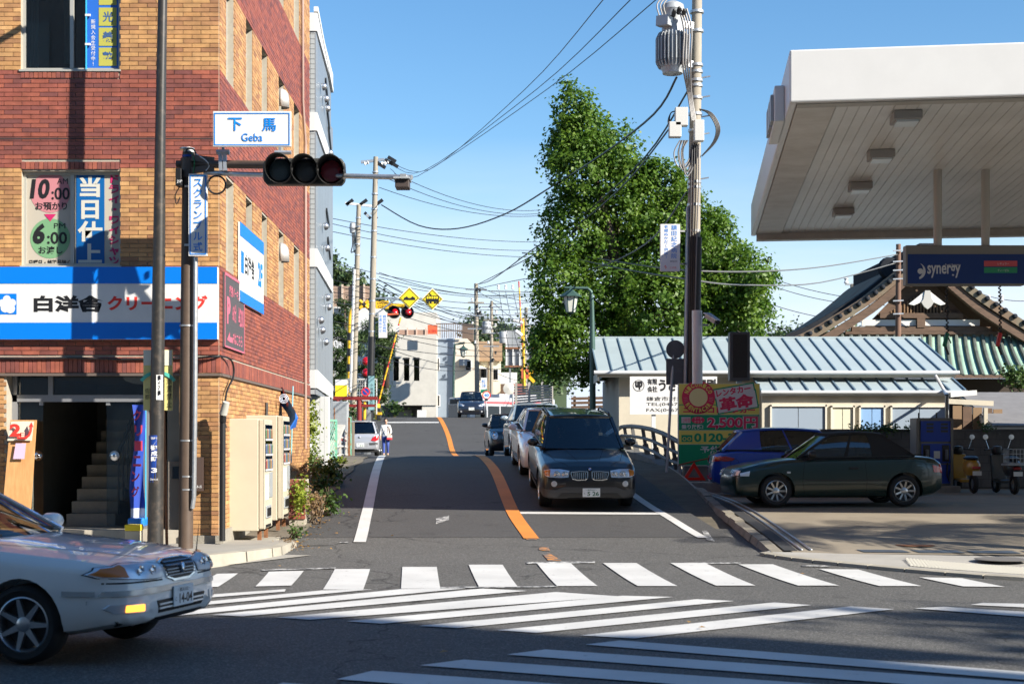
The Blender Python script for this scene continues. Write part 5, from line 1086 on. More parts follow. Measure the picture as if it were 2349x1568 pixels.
hwin(1766,1896,928,1000,M_blind,2); hwin(1905,1960,930,1000,mat('cream_curtain',(.62,.60,.45),.7),2); hwin(1970,2030,930,1000,mat('blue_curtain',(.22,.38,.62),.6),2); hwin(2042,2176,930,1000,M_blind,2)  # second window has plain pale yellow curtain panes
# dark green shutter and white company sign before the left wall
cs_=thing('company_sign',P(1500,1050,42.4),'white printing firm sign on a white post','sign')
a,b=P(1445,950,42.4),P(1645,863,42.4); box_part('board',M_wht,cs_,a.x,b.x,42.4,42.44,a.z,b.z); p_=P(1500,950,42.4); box_part('post',M_wht,cs_,p_.x-.06,p_.x+.06,42.45,42.55,.6,p_.z+.2)
def ct(s_,x0,y0,x1,y1,**k):return text(s_,P((x0+x1)/2,(y0+y1)/2,42.4)+Vector((0,-.006,0)),(x1-x0)*42.4/F,(y1-y0)*42.4/F,M_letter_black,cs_,**k)
ring(MB(),P(1465,884,42.4)+Vector((0,-.006,0)),.155,.17).build('emblem_ring',M_letter_black,cs_); ct('up',1457,874,1474,894,bold=.06)
ct('有限',1485,868,1508,882,bold=.03); ct('会社',1485,885,1508,899,bold=.03); ct('うさぎや印刷',1511,868,1642,898,bold=.04); ct('鎌倉市材木座',1483,909,1585,919,bold=.0); ct('TEL(0467)22-4551',1483,923,1618,932); ct('FAX(0467)22-4561',1483,936,1618,946)
# ================================================================ temple hall with copper roof behind the shed
TY=62.0; T=thing('temple_hall',P(2112,900,TY),'old temple hall with curved gable and green copper roof','temple')
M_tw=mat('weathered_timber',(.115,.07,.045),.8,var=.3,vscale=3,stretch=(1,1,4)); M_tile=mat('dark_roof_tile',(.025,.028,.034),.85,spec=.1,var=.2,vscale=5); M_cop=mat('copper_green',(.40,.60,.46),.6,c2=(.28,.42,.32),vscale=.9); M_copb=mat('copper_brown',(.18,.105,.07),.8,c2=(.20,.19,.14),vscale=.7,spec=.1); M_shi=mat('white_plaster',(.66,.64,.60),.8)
ctr=2112
def tp(dx,y,d=0):return P(ctr+dx,y,TY)+Vector((0,d,0))
prof=[(0,592),(35,606),(75,640),(125,680),(190,722),(262,764),(330,790)]
depth=11
for sd in (-1,1):
 pr=cat([(sd*a,b,0) for a,b in prof],3)
 m=MB(); m.grid(lambda u,v:tp(pr[int(round(u*(len(pr)-1)))].x,pr[int(round(u*(len(pr)-1)))].y,depth*v-.6),len(pr)-1,6); m.build('gable_roof',M_copb,T,smooth=True,solid=.12)
 # barge boards, edge tiles, ridge
 for off,wd,mm,nm in ((0,.34,M_tw,'barge_board'),(-.42,.26,M_copb,'barge_moulding')):
  m=MB()
  for k in range(len(pr)-1):m.bar(tp(pr[k].x,pr[k].y+12+(22 if off==0 else -3),-.7+off*.3),tp(pr[k+1].x,pr[k+1].y+12+(22 if off==0 else -3),-.7+off*.3),wd,.34)
  m.build(nm,mm,T)
 for k in range(1,16):
  t=2+k*(len(pr)-4)/16; i=int(t); p=pr[i].lerp(pr[i+1],t-i)
  MB().tube([tp(p.x,p.y+3,-1.05),tp(p.x,p.y+3,-.2)],.11,8).build('edge_tile',M_tile,T,smooth=True)
 m=MB()
 for k in range(2,len(pr)-2):m.bar(tp(pr[k].x-sd*12,pr[k].y-10,.9),tp(pr[k+1].x-sd*12,pr[k+1].y-10,.9),.7,.38)
 m.build('descending_ridge',M_tile if sd<0 else M_copb,T)
m=MB(); m.bar(tp(0,588,-.9),tp(0,588,depth),.6,.9); m.build('main_ridge',M_tile,T); MB().lathe([(0,0),(.42,0),(.5,.1),(.42,.3),(0,.36)],18,Matrix.Translation(tp(-66,612,.6))@Matrix.Rotation(R(90),4,'X')).build('ridge_end_tile',M_tile,T)
# gable wall: lattice, beams, white band, pendant
MB().poly([tp(-150,772,.1),tp(-40,660,.1),tp(0,630,.1),tp(40,660,.1),tp(150,772,.1)]).build('gable_wall',M_tw,T)
for k in range(-9,10):
 if abs(k)>0 or True:MB().bar(tp(k*7.5,720,.0),tp(k*7.5,672+abs(k)*4.6,.0),.06).build('lattice_bar',mat('lattice_brown',(.20,.12,.06),.7),T)
MB().bar(tp(-95,724,-.05),tp(95,724,-.05),.2,.22).build('beam',M_tw,T); box_part('white_band',M_shi,T,tp(-135,0).x,tp(135,0).x,TY-.04,TY+.05,tp(0,747).z,tp(0,733).z); MB().bar(tp(-160,755,-.06),tp(160,755,-.06),.25,.2).build('beam',M_tw,T); MB().bar(tp(-175,764,-.1),tp(175,764,-.1),.25,.12).build('beam',M_tw,T)
MB().bar(tp(-2,752,-.12),tp(-2,730,-.12),.35,.2).build('strut',M_tw,T)
for sd in (-1,1):MB().prism([tp(sd*4,672,-1.0),tp(sd*24,688,-1.0),tp(sd*42,702,-1.0),tp(sd*30,705,-1.0),tp(sd*14,698,-1.0),tp(sd*3,695,-1.0)],(0,.1,0)).build('gable_wing',M_shi,T)
MB().prism([tp(dx,y,-1.05) for dx,y in ((-6,672),(6,672),(9,690),(14,698),(8,708),(0,714),(-8,708),(-14,698),(-9,690))],(0,.12,0)).build('gable_pendant',mat('pendant_grey',(.42,.41,.38),.8),T)
# lower skirt roof: curved copper sheets between ribs
def skirt(px,v):
 y=768+96*(v**.72)-.0*v; dx=(px-ctr); flare=1+.16*v+.03*v*v; lift=max(0,abs(dx)-180)*.10*v
 return P(ctr+dx*flare,y-lift,TY-3.4*v)
N_=26; xs=[-260+520*k/N_ for k in range(N_+1)]
for k in range(N_):
 m=MB(); m.grid(lambda u,v:skirt(ctr+xs[k]+(xs[k+1]-xs[k])*u,v),2,8); m.build('copper_sheet',M_cop,T,smooth=True,solid=.05)
for k in range(N_+1):
 tube_part('roof_rib',mat('rib_dark',(.07,.08,.075),.6,c2=(.14,.16,.13),vscale=2),T,[skirt(ctr+xs[k],q/8)+Vector((0,-.05,.05)) for q in range(9)],.085,6)
MB().bar(skirt(ctr-258,1)+Vector((0,.1,-.12)),skirt(ctr+258,1)+Vector((0,.1,-.12)),.3,.14).build('eave_board',M_tw,T); box_part('top_board',M_copb,T,tp(-230,0).x,tp(230,0).x,TY-.12,TY-.02,tp(0,776).z,tp(0,766).z)
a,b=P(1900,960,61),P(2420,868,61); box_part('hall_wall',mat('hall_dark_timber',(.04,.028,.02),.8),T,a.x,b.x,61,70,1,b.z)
# low roofed shelter on the right
sh=thing('roofed_shelter',P(2260,980,40),'low timber shelter with a flat grey roof at the right edge','shelter')
M_gfelt=mat('grey_roof_felt',(.17,.165,.165),.85,var=.12,vscale=3); a,b,c_,d_=P(2200,902,43),P(2440,902,43),P(2440,978,38.5),P(2278,978,38.5)
MB().add([a,b,c_,d_],[(0,1,2,3)]).build('roof',M_gfelt,sh,solid=.08); MB().bar(d_+Vector((0,-.03,-.1)),c_+Vector((0,-.03,-.1)),.06,.16).build('fascia_board',M_cream,sh); MB().bar(a+Vector((-.02,-.03,-.1)),d_+Vector((-.02,-.03,-.1)),.06,.16).build('fascia_board',M_cream,sh)
for k in range(5):
 q=P(2186+k*23,985,40+k*.01); t_=P(2186+k*23,930+k*2,40); box_part('board',M_tw if k%2 else mat('pale_brown_board',(.22,.14,.075),.7),sh,q.x,q.x+.25,40,40.04,.6,t_.z)  # every other board takes a paler brown
for x,yb in ((2262,985),(2340,985)):q=P(x,935 if x<2300 else 985,39); box_part('post',M_cream,sh,q.x-.05,q.x+.05,39,39.1,.6,q.z)
q=P(2186,930,40); MB().bar(P(2175,920,39.5),P(2278,925,39.5),.1,.14).build('beam',M_cream,sh); MB().bar(P(2180,905,39.8),P(2240,900,39.8),.08,.14).build('beam',M_wht,sh)
box_part('back_wall',M_dark,sh,P(2180,0,42.8).x,P(2440,0,42.8).x,42.8,42.9,.6,P(0,915,42.8).z)
# scooters against the wall
def scooter(name,x,y,col_,label,basket):
 s_=thing(name,(x,y,fz(y)),label,'scooter','scooters by the block wall'); z=fz(y); pm=mat(name+'_paint',col_,.35,coat=.6)
 for dy in (-.05,1.15):m=MB(); m.lathe([(.13,-.05),(.2,-.05),(.225,0),(.2,.05),(.13,.05)],20,Matrix.Translation((x,y+dy,z+.225))@Matrix.Rotation(R(90),4,'Y'),close=True); w_=m.build('wheel',M_rubber,s_); MB().lathe([(.13,-.03),(.03,-.04),(.03,.04),(.13,.03)],14,Matrix.Translation((x,y+dy,z+.225))@Matrix.Rotation(R(90),4,'Y')).build('rim',M_alloy,w_)
 m=MB(); m.lathe([(.02,-.02),(.13,.0),(.17,.1),(.18,.25),(.13,.34),(0,.36)],18,Matrix.Translation((x,y+.1,z+.42))@Matrix.Scale(1.9,4,(0,1,0))); m.build('rear_body',pm,s_,smooth=50)
 m=MB(); m.lathe([(.0,0),(.14,.02),(.15,.06),(.1,.1),(0,.11)],16,Matrix.Translation((x,y+.15,z+.76))@Matrix.Scale(2.2,4,(0,1,0))); m.build('seat',M_black,s_,smooth=50)
 m=MB(); m.bar((x,y+.5,z+.28),(x,y+.95,z+.3),.26,.08); m.bar((x,y+.95,z+.3),(x,y+1.08,z+.9),.34,.1); m.build('leg_shield',pm,s_,bevel=.03)
 m=MB(); m.tube([(x-.33,y+.95,z+1.0),(x-.1,y+1.05,z+1.02),(x+.1,y+1.05,z+1.02),(x+.33,y+.95,z+1.0)],.018,8); m.lathe([(0,-.1),(.1,-.08),(.13,0),(.1,.1),(0,.12)],14,Matrix.Translation((x,y+1.08,z+.98))); m.build('handlebar',M_black,s_,smooth=50)
 for sd in (-1,1):
  m=MB(); m.tube([(x+sd*.22,y+1.0,z+1.02),(x+sd*.3,y+1.0,z+1.25)],.007,6); mm=m.build('mirror_stem',M_chrome,s_); MB().lathe([(0,-.012),(.06,-.01),(.06,.008),(0,.01)],14,Matrix.Translation((x+sd*.3,y+.99,z+1.3))@Matrix.Rotation(R(90),4,'X')).build('mirror',M_refl,mm)
 MB().box(x-.1,x+.1,y-.30,y-.285,z+.42,z+.52).build('number_plate',M_platew,s_); MB().box(x-.09,x+.09,y-.27,y-.2,z+.56,z+.63).build('tail_lamp',M_redl,s_,bevel=.02)
 if basket:
  b_=MB(); z0=z+.72; x0,x1,y0,y1,z1=x-.24,x+.24,y-.42,y-.05,z+1.02
  for k in range(7):
   t=k/6; b_.bar((x0+(x1-x0)*t,y0,z0),(x0+(x1-x0)*t,y0,z1),.008); b_.bar((x0,y0+(y1-y0)*t,z0),(x0,y0+(y1-y0)*t,z1),.008); b_.bar((x1,y0+(y1-y0)*t,z0),(x1,y0+(y1-y0)*t,z1),.008); b_.bar((x0+(x1-x0)*t,y0,z0),(x0+(x1-x0)*t,y1,z0),.008)
  for k in range(4):
   zz=z0+(z1-z0)*k/3; b_.bar((x0,y0,zz),(x1,y0,zz),.01); b_.bar((x0,y0,zz),(x0,y1,zz),.01); b_.bar((x1,y0,zz),(x1,y1,zz),.01)
  b_.build('basket',M_steel,s_); box_part('carrier',M_gsteel,s_,x-.28,x+.28,y-.46,y,z0-.06,z0-.02)
scooter('yellow_scooter',P(2232,0,32.6).x,32.6,(.45,.24,.02),'yellow scooter parked right of the blue fuel pump',False)
scooter('black_scooter',P(2325,0,32.0).x,32.0,(.03,.032,.036),'dark scooter with a wire basket at the right edge',True)
# ================================================================ rental sign board, warning triangle, small items round it
YB=34.2; rs=thing('rental_sign',P(1650,1100,YB),'yellow and green car rental sign board behind the blue hatchback','sign')
M_sy=mat('board_yellow',(.78,.68,.14),.5); M_sg=mat('board_green',(.0,.30,.13),.5); M_sr=mat('board_red',(.68,.03,.10),.5)
def rb_(name,m_,x0,y0,x1,y1,d0,d1):a,b=P(x0,y1,YB),P(x1,y0,YB); return box_part(name,m_,rs,a.x,b.x,YB+d0,YB+d1,a.z,b.z)
rb_('board',M_wht,1556,879,1743,1068,0,.08)
for y0,y1,mm in ((880,927,M_sy),(929,950,M_sy),(951,986,M_sg),(987,1018,M_sy),(1019,1066,M_sg)):rb_('panel',mm,1557,y0,1742,y1,-.006,-.001)
rb_('rule',M_sg,1557,927,1742,929,-.006,-.001)
def rt(s_,x0,y0,x1,y1,m_,d=-.010,**k):return text(s_,P((x0+x1)/2,(y0+y1)/2,YB)+Vector((0,d,0)),(x1-x0)*YB/F,(y1-y0)*YB/F,m_,rs,**k)
cc=P(1602,911,YB); k_=YB/F
m=MB(); ring(m,cc+Vector((0,-.010,0)),21*k_,38*k_,a0=0,a1=360); m.build('badge_ring',M_sr,rs); disc(MB(),cc+Vector((0,-.009,0)),21*k_).build('badge_disc',mat('badge_cream',(.80,.72,.35),.5),rs)
def arc_text(s_,a0,a1,r_,inward):
 for i,ch in enumerate(s_):
  t=R(a0+(a1-a0)*i/(len(s_)-1)); p=cc+Vector((math.cos(t),0,math.sin(t)))*r_*k_+Vector((0,-.013,0)); up=Vector((math.cos(t),0,math.sin(t)))*(1 if not inward else -1); rgt=Vector((0,-1,0)).cross(up)*-1
  rgt=up.cross(Vector((0,-1,0))); rgt=-rgt if rgt.cross(up).y>0 else rgt
  text(ch,p,7*k_,10.5*k_,M_sy,rs,right=rgt,up=up,bold=.05)
arc_text('NICONICO',155,25,29.5,False); arc_text('RENTACAR',215,325,29.5,True)
for a in (182,190,198,342,350,358):
 t=R(a); d_=Vector((math.cos(t),0,math.sin(t))); MB().bar(cc+d_*25*k_+Vector((0,-.014,0)),cc+d_*34*k_+Vector((0,-.014,0)),2.5*k_,.004).build('badge_ray',M_wht,rs)
ru=Vector((-.17,0,1)).normalized(); rr_=Vector((1,0,.17)).normalized()
def tilt(s_,px,py,w,h,m_,d,**k):return text(s_,P(px,py,YB)+Vector((0,d,0)),w*k_,h*k_,m_,rs,right=rr_,up=ru,**k)
for mm,d,e_ in ((M_sg,-.009,3),(M_wht,-.0115,0)):
 for cx_,cy_,w_,h_ in ((1684,897,90,20),(1690,921,90,38)):
  c_=P(cx_,cy_,YB)+Vector((0,d-.0004*(h_>30),0)); w2,h2=(w_/2+e_)*k_,(h_/2+e_)*k_; MB().poly([c_-rr_*w2-ru*h2,c_+rr_*w2-ru*h2,c_+rr_*w2+ru*h2,c_-rr_*w2+ru*h2]).build('slogan_plate',mm,rs)
tilt('レンタカー',1682,896,80,16,M_sr,-.015,bold=.04); tilt('革命',1690,922,80,32,M_sr,-.015,bold=.05)
rt('ニコニコレンタカー',1567,932,1732,947,M_sr,bold=.05)
rb_('panel_white',M_wht,1563,956,1584,970,-.010,-.0065); rt('12時間',1564,958,1583,969,M_sr,-.013); disc(MB(),P(1601,963,YB)+Vector((0,-.011,0)),15*k_,ry=8*k_).build('badge_oval',M_sr,rs); rt('マーチ',1592,956,1611,962,M_wht,-.014); rt('クラス',1592,964,1611,970,M_wht,-.014)
rt('乗り放題!',1563,973,1613,984,M_wht,bold=.03)
for mm,d,bo in ((M_wht,-.010,.08),(M_sr,-.013,.03)):rt('2,500円',1623-bo*20,955-bo*10,1738+bo*20,984+bo*10,mm,d,bold=bo)
rt('0120-3000',1592,993,1735,1013,M_sg,bold=.04); rb_('dial_badge',M_sg,1563,997,1588,1013,-.010,-.0065)
m=MB()
for x in (1570,1581):ring(m,P(x,1006,YB)+Vector((0,-.012,0)),3*k_,4.5*k_,n=16)
m.build('dial_loop',M_sy,rs); rt('予約受付中',1606,1022,1720,1040,M_wht,bold=.025)
for x in (1560,1738):p_=P(x,1066,YB); box_part('post',M_gsteel,rs,p_.x-.04,p_.x+.04,YB+.09,YB+.17,.5,P(0,885,YB).z)
box_part('base_wall',mat('base_wall_grey',(.20,.19,.18),.9,var=.15),rs,P(1572,0,YB).x,P(1760,0,YB).x,YB+.12,YB+.25,.5,P(0,1068,YB).z)
slab=tag(MB().box(4.06,5.2,33.0,35.6,.3,.80).build('kerb_slab',M_kerb),kind='structure')
tb=P(1592,1103,33.1); tri=thing('warning_triangle',tb,'red warning triangle standing at the foot of the rental sign','warning sign'); s_=27*33.1/F
V=[tb+Vector((0,0,2*s_*.86*.95)),tb+Vector((-s_,0,.02)),tb+Vector((s_,0,.02))]; M_tri=mat('reflector_red',(.85,.03,.008),.35)
cV=(V[0]+V[1]+V[2])/3
for a,b in ((0,1),(1,2),(2,0)):MB().prism([V[a],V[b],cV.lerp(V[b],.52),cV.lerp(V[a],.52)],(0,.03,0)).build('reflector_bar',M_tri,tri)
m=MB(); m.bar(tb+Vector((-.15,-.1,.008)),tb+Vector((-.15,.12,.008)),.02); m.bar(tb+Vector((.15,-.1,.008)),tb+Vector((.15,.12,.008)),.02); m.build('stand',M_black,tri)
cable=tube_part('tow_chain',M_rust,None,[P(x,y,33.2) for x,y in ((1556,1066),(1600,1056),(1650,1046),(1700,1040))],.022,6); tag(cable,'thin brown bar slung across the lower rental sign','bar')
tag(tube_part('white_bollard',M_wht,None,[P(1600,880,33.0),P(1599,712,33.0)],.12,16),'white pole carrying the security camera beside the rental sign','pole')
cam_=thing('security_camera',P(1640,735,33.0),'grey security camera on the white pole','camera'); p_=P(1612,745,33)
MB().bar(p_,P(1625,745,33.0),.05).build('bracket',M_gsteel,cam_); m=MB(); m.bar(P(1622,722,32.9),P(1645,738,32.7),.17,.13); m.build('housing',M_gsteel,cam_,bevel=.015); MB().bar(P(1619,718,32.9),P(1648,735,32.65),.20,.02).build('sun_shield',M_wht,cam_); MB().lathe([(0,0),(.05,0),(.05,.03),(0,.03)],14,Matrix.Translation(P(1646,739,32.65))@Matrix.Rotation(R(90),4,'X')).build('lens',M_gril,cam_)
led=thing('display_board',P(1697,872,34.6),'dark upright display box above the rental sign','display'); a,b=P(1674,873,34.6),P(1721,761,34.6)
box_part('case',mat('case_grey',(.085,.085,.088),.5,.3),led,a.x,b.x,34.6,34.9,a.z,b.z,bevel=.02); a2,b2=P(1681,866,34.6),P(1714,767,34.6); box_part('screen',mat('screen_brown',(.022,.013,.010),.3),led,a2.x,b2.x,34.585,34.599,a2.z,b2.z); box_part('post',M_gsteel,led,(a.x+b.x)/2-.06,(a.x+b.x)/2+.06,34.7,34.85,.6,a.z)
# bus stop pole seen from behind
bs=thing('bus_stop',P(1528,1102,34.2),'bus stop pole with a round and a square plate seen from behind','bus stop')
tube_part('pole',M_gsteel,bs,[P(1528,1104,34.2),P(1546,786,34.6)],.035,10); M_bk=mat('plate_back_grey',(.10,.10,.105),.5,.4,var=.15)
MB().lathe([(0,0),(.225,0),(.225,.02),(0,.02)],28,Matrix.Translation(P(1549,801,34.55))@Matrix.Rotation(R(90),4,'X')).build('round_plate',M_bk,bs); a,b=P(1528,882,34.5),P(1570,822,34.5); box_part('square_plate',M_bk,bs,a.x,b.x,34.5,34.52,a.z,b.z,bevel=.02)
# bridge railing on the right, each post and rail
rl=thing('bridge_railing',P(1480,1050,39),'curved grey bridge railing right of the black off-road car','railing')
pts=[(1562,1016,1084,34.8),(1541,1004,1078,35.6),(1522,994,1070,36.5),(1497,985,1053,37.7),(1474,980,1043,39.2),(1450,977,1037,41),(1432,978,1032,43),(1417,980,1028,45.2),(1405,982,1024,47.5)]
M_rail=mat('rail_grey',(.13,.132,.132),.6,.1)
top=[P(a,b,y) for a,b,c_,y in pts]; bot=[P(a,c_,y) for a,b,c_,y in pts]
for h_,r_ in ((1,.062),(.62,.045),(.28,.045)):tube_part('rail',M_rail,rl,[b.lerp(t,h_) for t,b in zip(top,bot)],r_,8)
for t,b in zip(top,bot):
 m=MB(); o_=Vector((.12,0,0)); q=[b+o_*1.2,b.lerp(t,.4)+o_*.6,b.lerp(t,.8)+o_*.2,t]
 for k in range(3):m.bar(q[k],q[k+1],.09,.15)
 m.build('post',M_rail,rl)
par=MB()
for k in range(len(bot)-1):
 a,b=bot[k]+Vector((.1,0,0)),bot[k+1]+Vector((.1,0,0)); par.add([a+Vector((-.2,0,.02)),a+Vector((.2,0,.02)),b+Vector((.2,0,.02)),b+Vector((-.2,0,.02)),a+Vector((-.2,0,-.6)),a+Vector((.2,0,-.6)),b+Vector((.2,0,-.6)),b+Vector((-.2,0,-.6))],[(0,1,2,3),(0,4,5,1),(1,5,6,2),(2,6,7,3),(3,7,4,0)])
par.build('parapet',mat('dark_parapet',(.13,.13,.125),.9,var=.2),rl)
# ================================================================ street furniture at the corner
lp=thing('street_lamp',(P(357,1240,20.5).x,20.5,.2),'dark worn street lamp post with blue and white plates','lamp post')
tube_part('pole',M_lampp,lp,[(P(356,1250,20.5).x,20.5,.2),P(361,900,20.5),P(368,300,20.5),P(373,0,20.5),P(377,-190,20.5)],[.115,.10,.075,.066,.06],18)
top=P(377,-190,20.5); tube_part('arm',M_lampp,lp,[top,top+Vector((0,-.3,.35)),top+Vector((0,-1.6,.6))],.05,10); m=MB(); m.bar(top+Vector((0,-1.4,.6)),top+Vector((0,-2.2,.66)),.32,.14); m.build('lamp_head',M_gsteel,lp,bevel=.05)
def cyl_plate(name,m_,px,r_,z0,z1,Y,a0,a1,parent):
 c0=P(px,1000,Y).x; return MB().grid(lambda u,v:(c0+r_*math.sin(R(a0+(a1-a0)*u)),Y-r_*math.cos(R(a0+(a1-a0)*u)),z0+(z1-z0)*v),12,1).build(name,m_,parent,smooth=True)
M_addr=mat('address_blue',(.012,.055,.30),.45)
z1,z0=P(0,998,20.5).z,P(0,1106,20.5).z; cyl_plate('address_plate',M_addr,358,.107,z0,z1,20.5,-62,62,lp)
ap=P(358,0,20.5).x; text(list('御成町')+[' ','3'],(ap,20.5-.1095,z1-.34),.085,.40,M_letter_white,lp,bold=.03); text('鎌倉市',(ap,20.5-.1095,z1-.04),.09,.035,M_letter_white,lp); text('Onarimachi',(ap,20.5-.1095,z0+.05),.11,.03,M_letter_white,lp)
z1,z0=P(0,860,20.5).z,P(0,917,20.5).z; cyl_plate('number_strip',M_wht,362,.108,z0,z1,20.5,2,55,lp); text(list('1471'),(P(362,0,20.5).x+.05,20.5-.112,(z0+z1)/2+.03),.04,.29,M_letter_black,lp)
m=MB()
for z in (z1-.9,z0-.5):pass
# yellow public notice on a thin stake behind the lamp post
yn=thing('yellow_notice',(P(385,1240,20.8).x,20.8,.2),'pale yellow notice board on a rusty stake behind the street lamp','notice')
a,b=P(329,941,20.63),P(396,802,20.63); box_part('board',mat('notice_yellow',(.74,.66,.26),.55),yn,a.x,b.x,20.62,20.64,a.z,b.z,bevel=.006); a,b=P(330,838,20.63),P(395,803,20.63); box_part('header',mat('notice_pale',(.70,.70,.60),.55),yn,a.x,b.x,20.613,20.618,a.z,b.z)
m=MB(); ring(m,P(362,900,20.605),42*20.7/F,50*20.7/F,a0=35,a1=145); m.build('rainbow',mat('notice_teal',(.10,.52,.42),.5),yn)
text(['低炭','都市'],P(342,903,20.61),.12,.17,M_letter_black,yn); text(list('放置禁止'),P(389,900,20.61),.07,.45,M_letter_black,yn)
tube_part('stake',M_rust,yn,[(P(383,1245,20.8).x,20.8,.2),P(372,800,20.8)],.022,8)
tag(MB().bar(P(370,1000,20.9),P(370,1090,20.9),.09,.01).build('slim_poster',M_letter_black),'narrow black sticker strip beside the lamp post','sticker')
# ---- traffic signal pole with arm, signal head and place-name board
SY=20.55; sg_=thing('traffic_signal',(P(427,1258,SY).x,SY,.2),'brown pole with horizontal arm carrying an unlit three-lamp traffic signal','traffic light')
tube_part('pole',M_bpole,sg_,[(P(426,1258,SY).x,SY,.2),P(429,800,SY),P(433,350,SY)],[.105,.098,.09],18)
tube_part('pole_cap',mat('cap_white',(.6,.6,.58),.6),sg_,[P(433,352,SY),P(433,344,SY)],.08,14); tube_part('blue_band',M_addr,sg_,[P(433,362,SY),P(433,357,SY)],.096,16); tube_part('collar',M_bpole,sg_,[P(432,410,SY),P(433,364,SY)],.115,16)
a=P(405,377,SY); b=P(612,378,SY-.6); tube_part('arm',M_bpole,sg_,[a,P(440,376,SY),b],.058,12)
for k in range(2):MB().bar(P(440,362+k*30,SY-.1),P(490,368+k*16,SY-.2),.04,.09).build('bracket',M_bpole,sg_)
tube_part('lower_arm',M_steel,sg_,[P(470,396,SY-.1),P(560,400,SY-.4),P(700,402,SY-.75),P(945,407,SY-1.3)],.036,10)
for px in (505,515):MB().bar(P(px,345,SY-.3),P(px+2,392,SY-.35),.05).build('clamp',M_steel,sg_)
tube_part('clamp_tube',M_steel,sg_,[P(497,349,SY-.3),P(526,349,SY-.3)],.04,8); tube_part('clamp_tube',M_steel,sg_,[P(630,350,SY-.7),P(668,350,SY-.7)],.03,8)
MB().bar(P(512,336,SY-.3),P(512,350,SY-.3),.035).build('sign_foot',M_steel,sg_); MB().bar(P(642,336,SY-.6),P(642,352,SY-.6),.035).build('sign_foot',M_steel,sg_)
# signal head: three hooded lamps
hY=SY-.9; sh_=MB(); M_sig=mat('signal_housing',(.035,.035,.03),.5); M_vis=mat('visor_black',(.010,.010,.010),.6)
cs3=[(643,391),(702,393),(761,394)]
bw=P(600,0,hY).x,P(793,0,hY).x
sp_=[]
for (x,y) in cs3:sp_.append(P(x,y,hY))
r0=31*hY/F
mm=MB(); zc=P(0,393,hY).z; z0,z1=zc-.185,zc+.185; xa,xb=P(602,0,hY).x,P(792,0,hY).x
poly=[(xa+.06,z0),(xb-.06,z0),(xb-.01,z0+.06),(xb,zc),(xb-.01,z1-.06),(xb-.06,z1),(xa+.06,z1),(xa+.01,z1-.06),(xa,zc),(xa+.01,z0+.06)]
mm.prism([(x,hY,z) for x,z in poly],(0,.14,0)); head=mm.build('signal_head',M_sig,sg_,bevel=.02)
LC=[(.030,.045,.045),(.028,.028,.024),(.06,.004,.008)]
for (x,y),c3,nm in zip(cs3,LC,('green','amber','red')):
 p=P(x,y,hY); Mx=Matrix.Translation(p)@Matrix.Rotation(R(90),4,'X')
 vz=MB()
 for i in range(29):
  t=2*math.pi*i/28; dd=.30*(.62+.38*math.sin(t)) if True else 0
  for q,rr2 in ((0,r0),(1,r0*1.0)):vz.v.append((p.x+rr2*math.cos(t),hY-(dd if q else 0),p.z+rr2*math.sin(t)))
 for i in range(28):vz.f.append((2*i,2*i+2,2*i+3,2*i+1)); vz.mi.append(0)
 vz.build('visor',M_vis,head,smooth=True,solid=.008)
 MB().lathe([(r0*.9,0),(r0*.8,.02),(r0*.5,.042),(0,.055)],28,Matrix.Translation(p+Vector((0,-.005,0)))@Matrix.Rotation(R(90),4,'X'),cap=False).build('lens',mat('signal_lens_'+nm,c3,.15,coat=.8,bump=.5,bscale=70),head,smooth=True)
 dm=MB()
 for ri_ in range(1,8):
  for q in range(ri_*6):
   t=2*math.pi*q/(ri_*6); rr2=r0*.78*ri_/7.5; d_=.055*(1-(rr2/r0)**2)+.008; c_=p+Vector((rr2*math.cos(t),-.005-d_,rr2*math.sin(t))); s2=.0045; dm.add([c_+Vector((-s2,0,-s2)),c_+Vector((s2,0,-s2)),c_+Vector((s2,0,s2)),c_+Vector((-s2,0,s2))],[(0,1,2,3)])
 tag(dm.build('led_dots',mat('led_'+nm,{'red':(.55,.03,.06),'green':(.10,.14,.15),'amber':(.05,.05,.05)}[nm],.3),head),kind='stuff')
nb=thing('place_name_board',P(578,337,SY-.55),'white place name board with blue characters above the traffic signal','sign')
NY=SY-.5; a,b=P(489,337,NY),P(668,256,NY); a.z+=.0
box_part('board',M_wht,nb,a.x,b.x,NY-.02,NY+.02,a.z,b.z,bevel=.006)
def nt_(s_,x0,y0,x1,y1,**k):return text(s_,P((x0+x1)/2,(y0+y1)/2,NY)+Vector((0,-.028,0)),(x1-x0)*NY/F,(y1-y0)*NY/F,M_letter_blue,nb,**k)
nt_('下',524,271,556,301,bold=.015); nt_('馬',602,272,634,302,bold=.015); nt_('Geba',555,307,603,325,bold=.004)
for q in ((492,260,665,262),(492,332,665,334),(492,262,494,332),(663,262,665,332)):a,b=P(q[0],q[3],NY),P(q[2],q[1],NY); box_part('border',M_letter_blue,nb,a.x,b.x,NY-.026,NY-.0205,a.z,b.z)
ds=thing('scramble_sign',P(455,587,SY-.2),'tall narrow white sign with blue upright lettering on the brown pole','sign'); DY=SY-.18
a,b=P(433,587,DY),P(476,399,DY); box_part('board',M_wht,ds,a.x,b.x,DY-.012,DY+.012,a.z,b.z)
text(list('スクランブル式'),P(454.5,493,DY)+Vector((0,-.02,0)),21*DY/F,172*DY/F,M_letter_blue,ds,bold=.01)
for q in ((436,403,473,405),(436,582,473,584),(436,405,438,582),(471,405,473,582)):a,b=P(q[0],q[3],DY),P(q[2],q[1],DY); box_part('border',M_letter_blue,ds,a.x,b.x,DY-.018,DY-.0125,a.z,b.z)
for y in (425,560):a=P(440,y,DY); MB().bar(a+Vector((-.12,.1,0)),a+Vector((.2,.03,0)),.05,.03).build('strap',M_steel,ds)
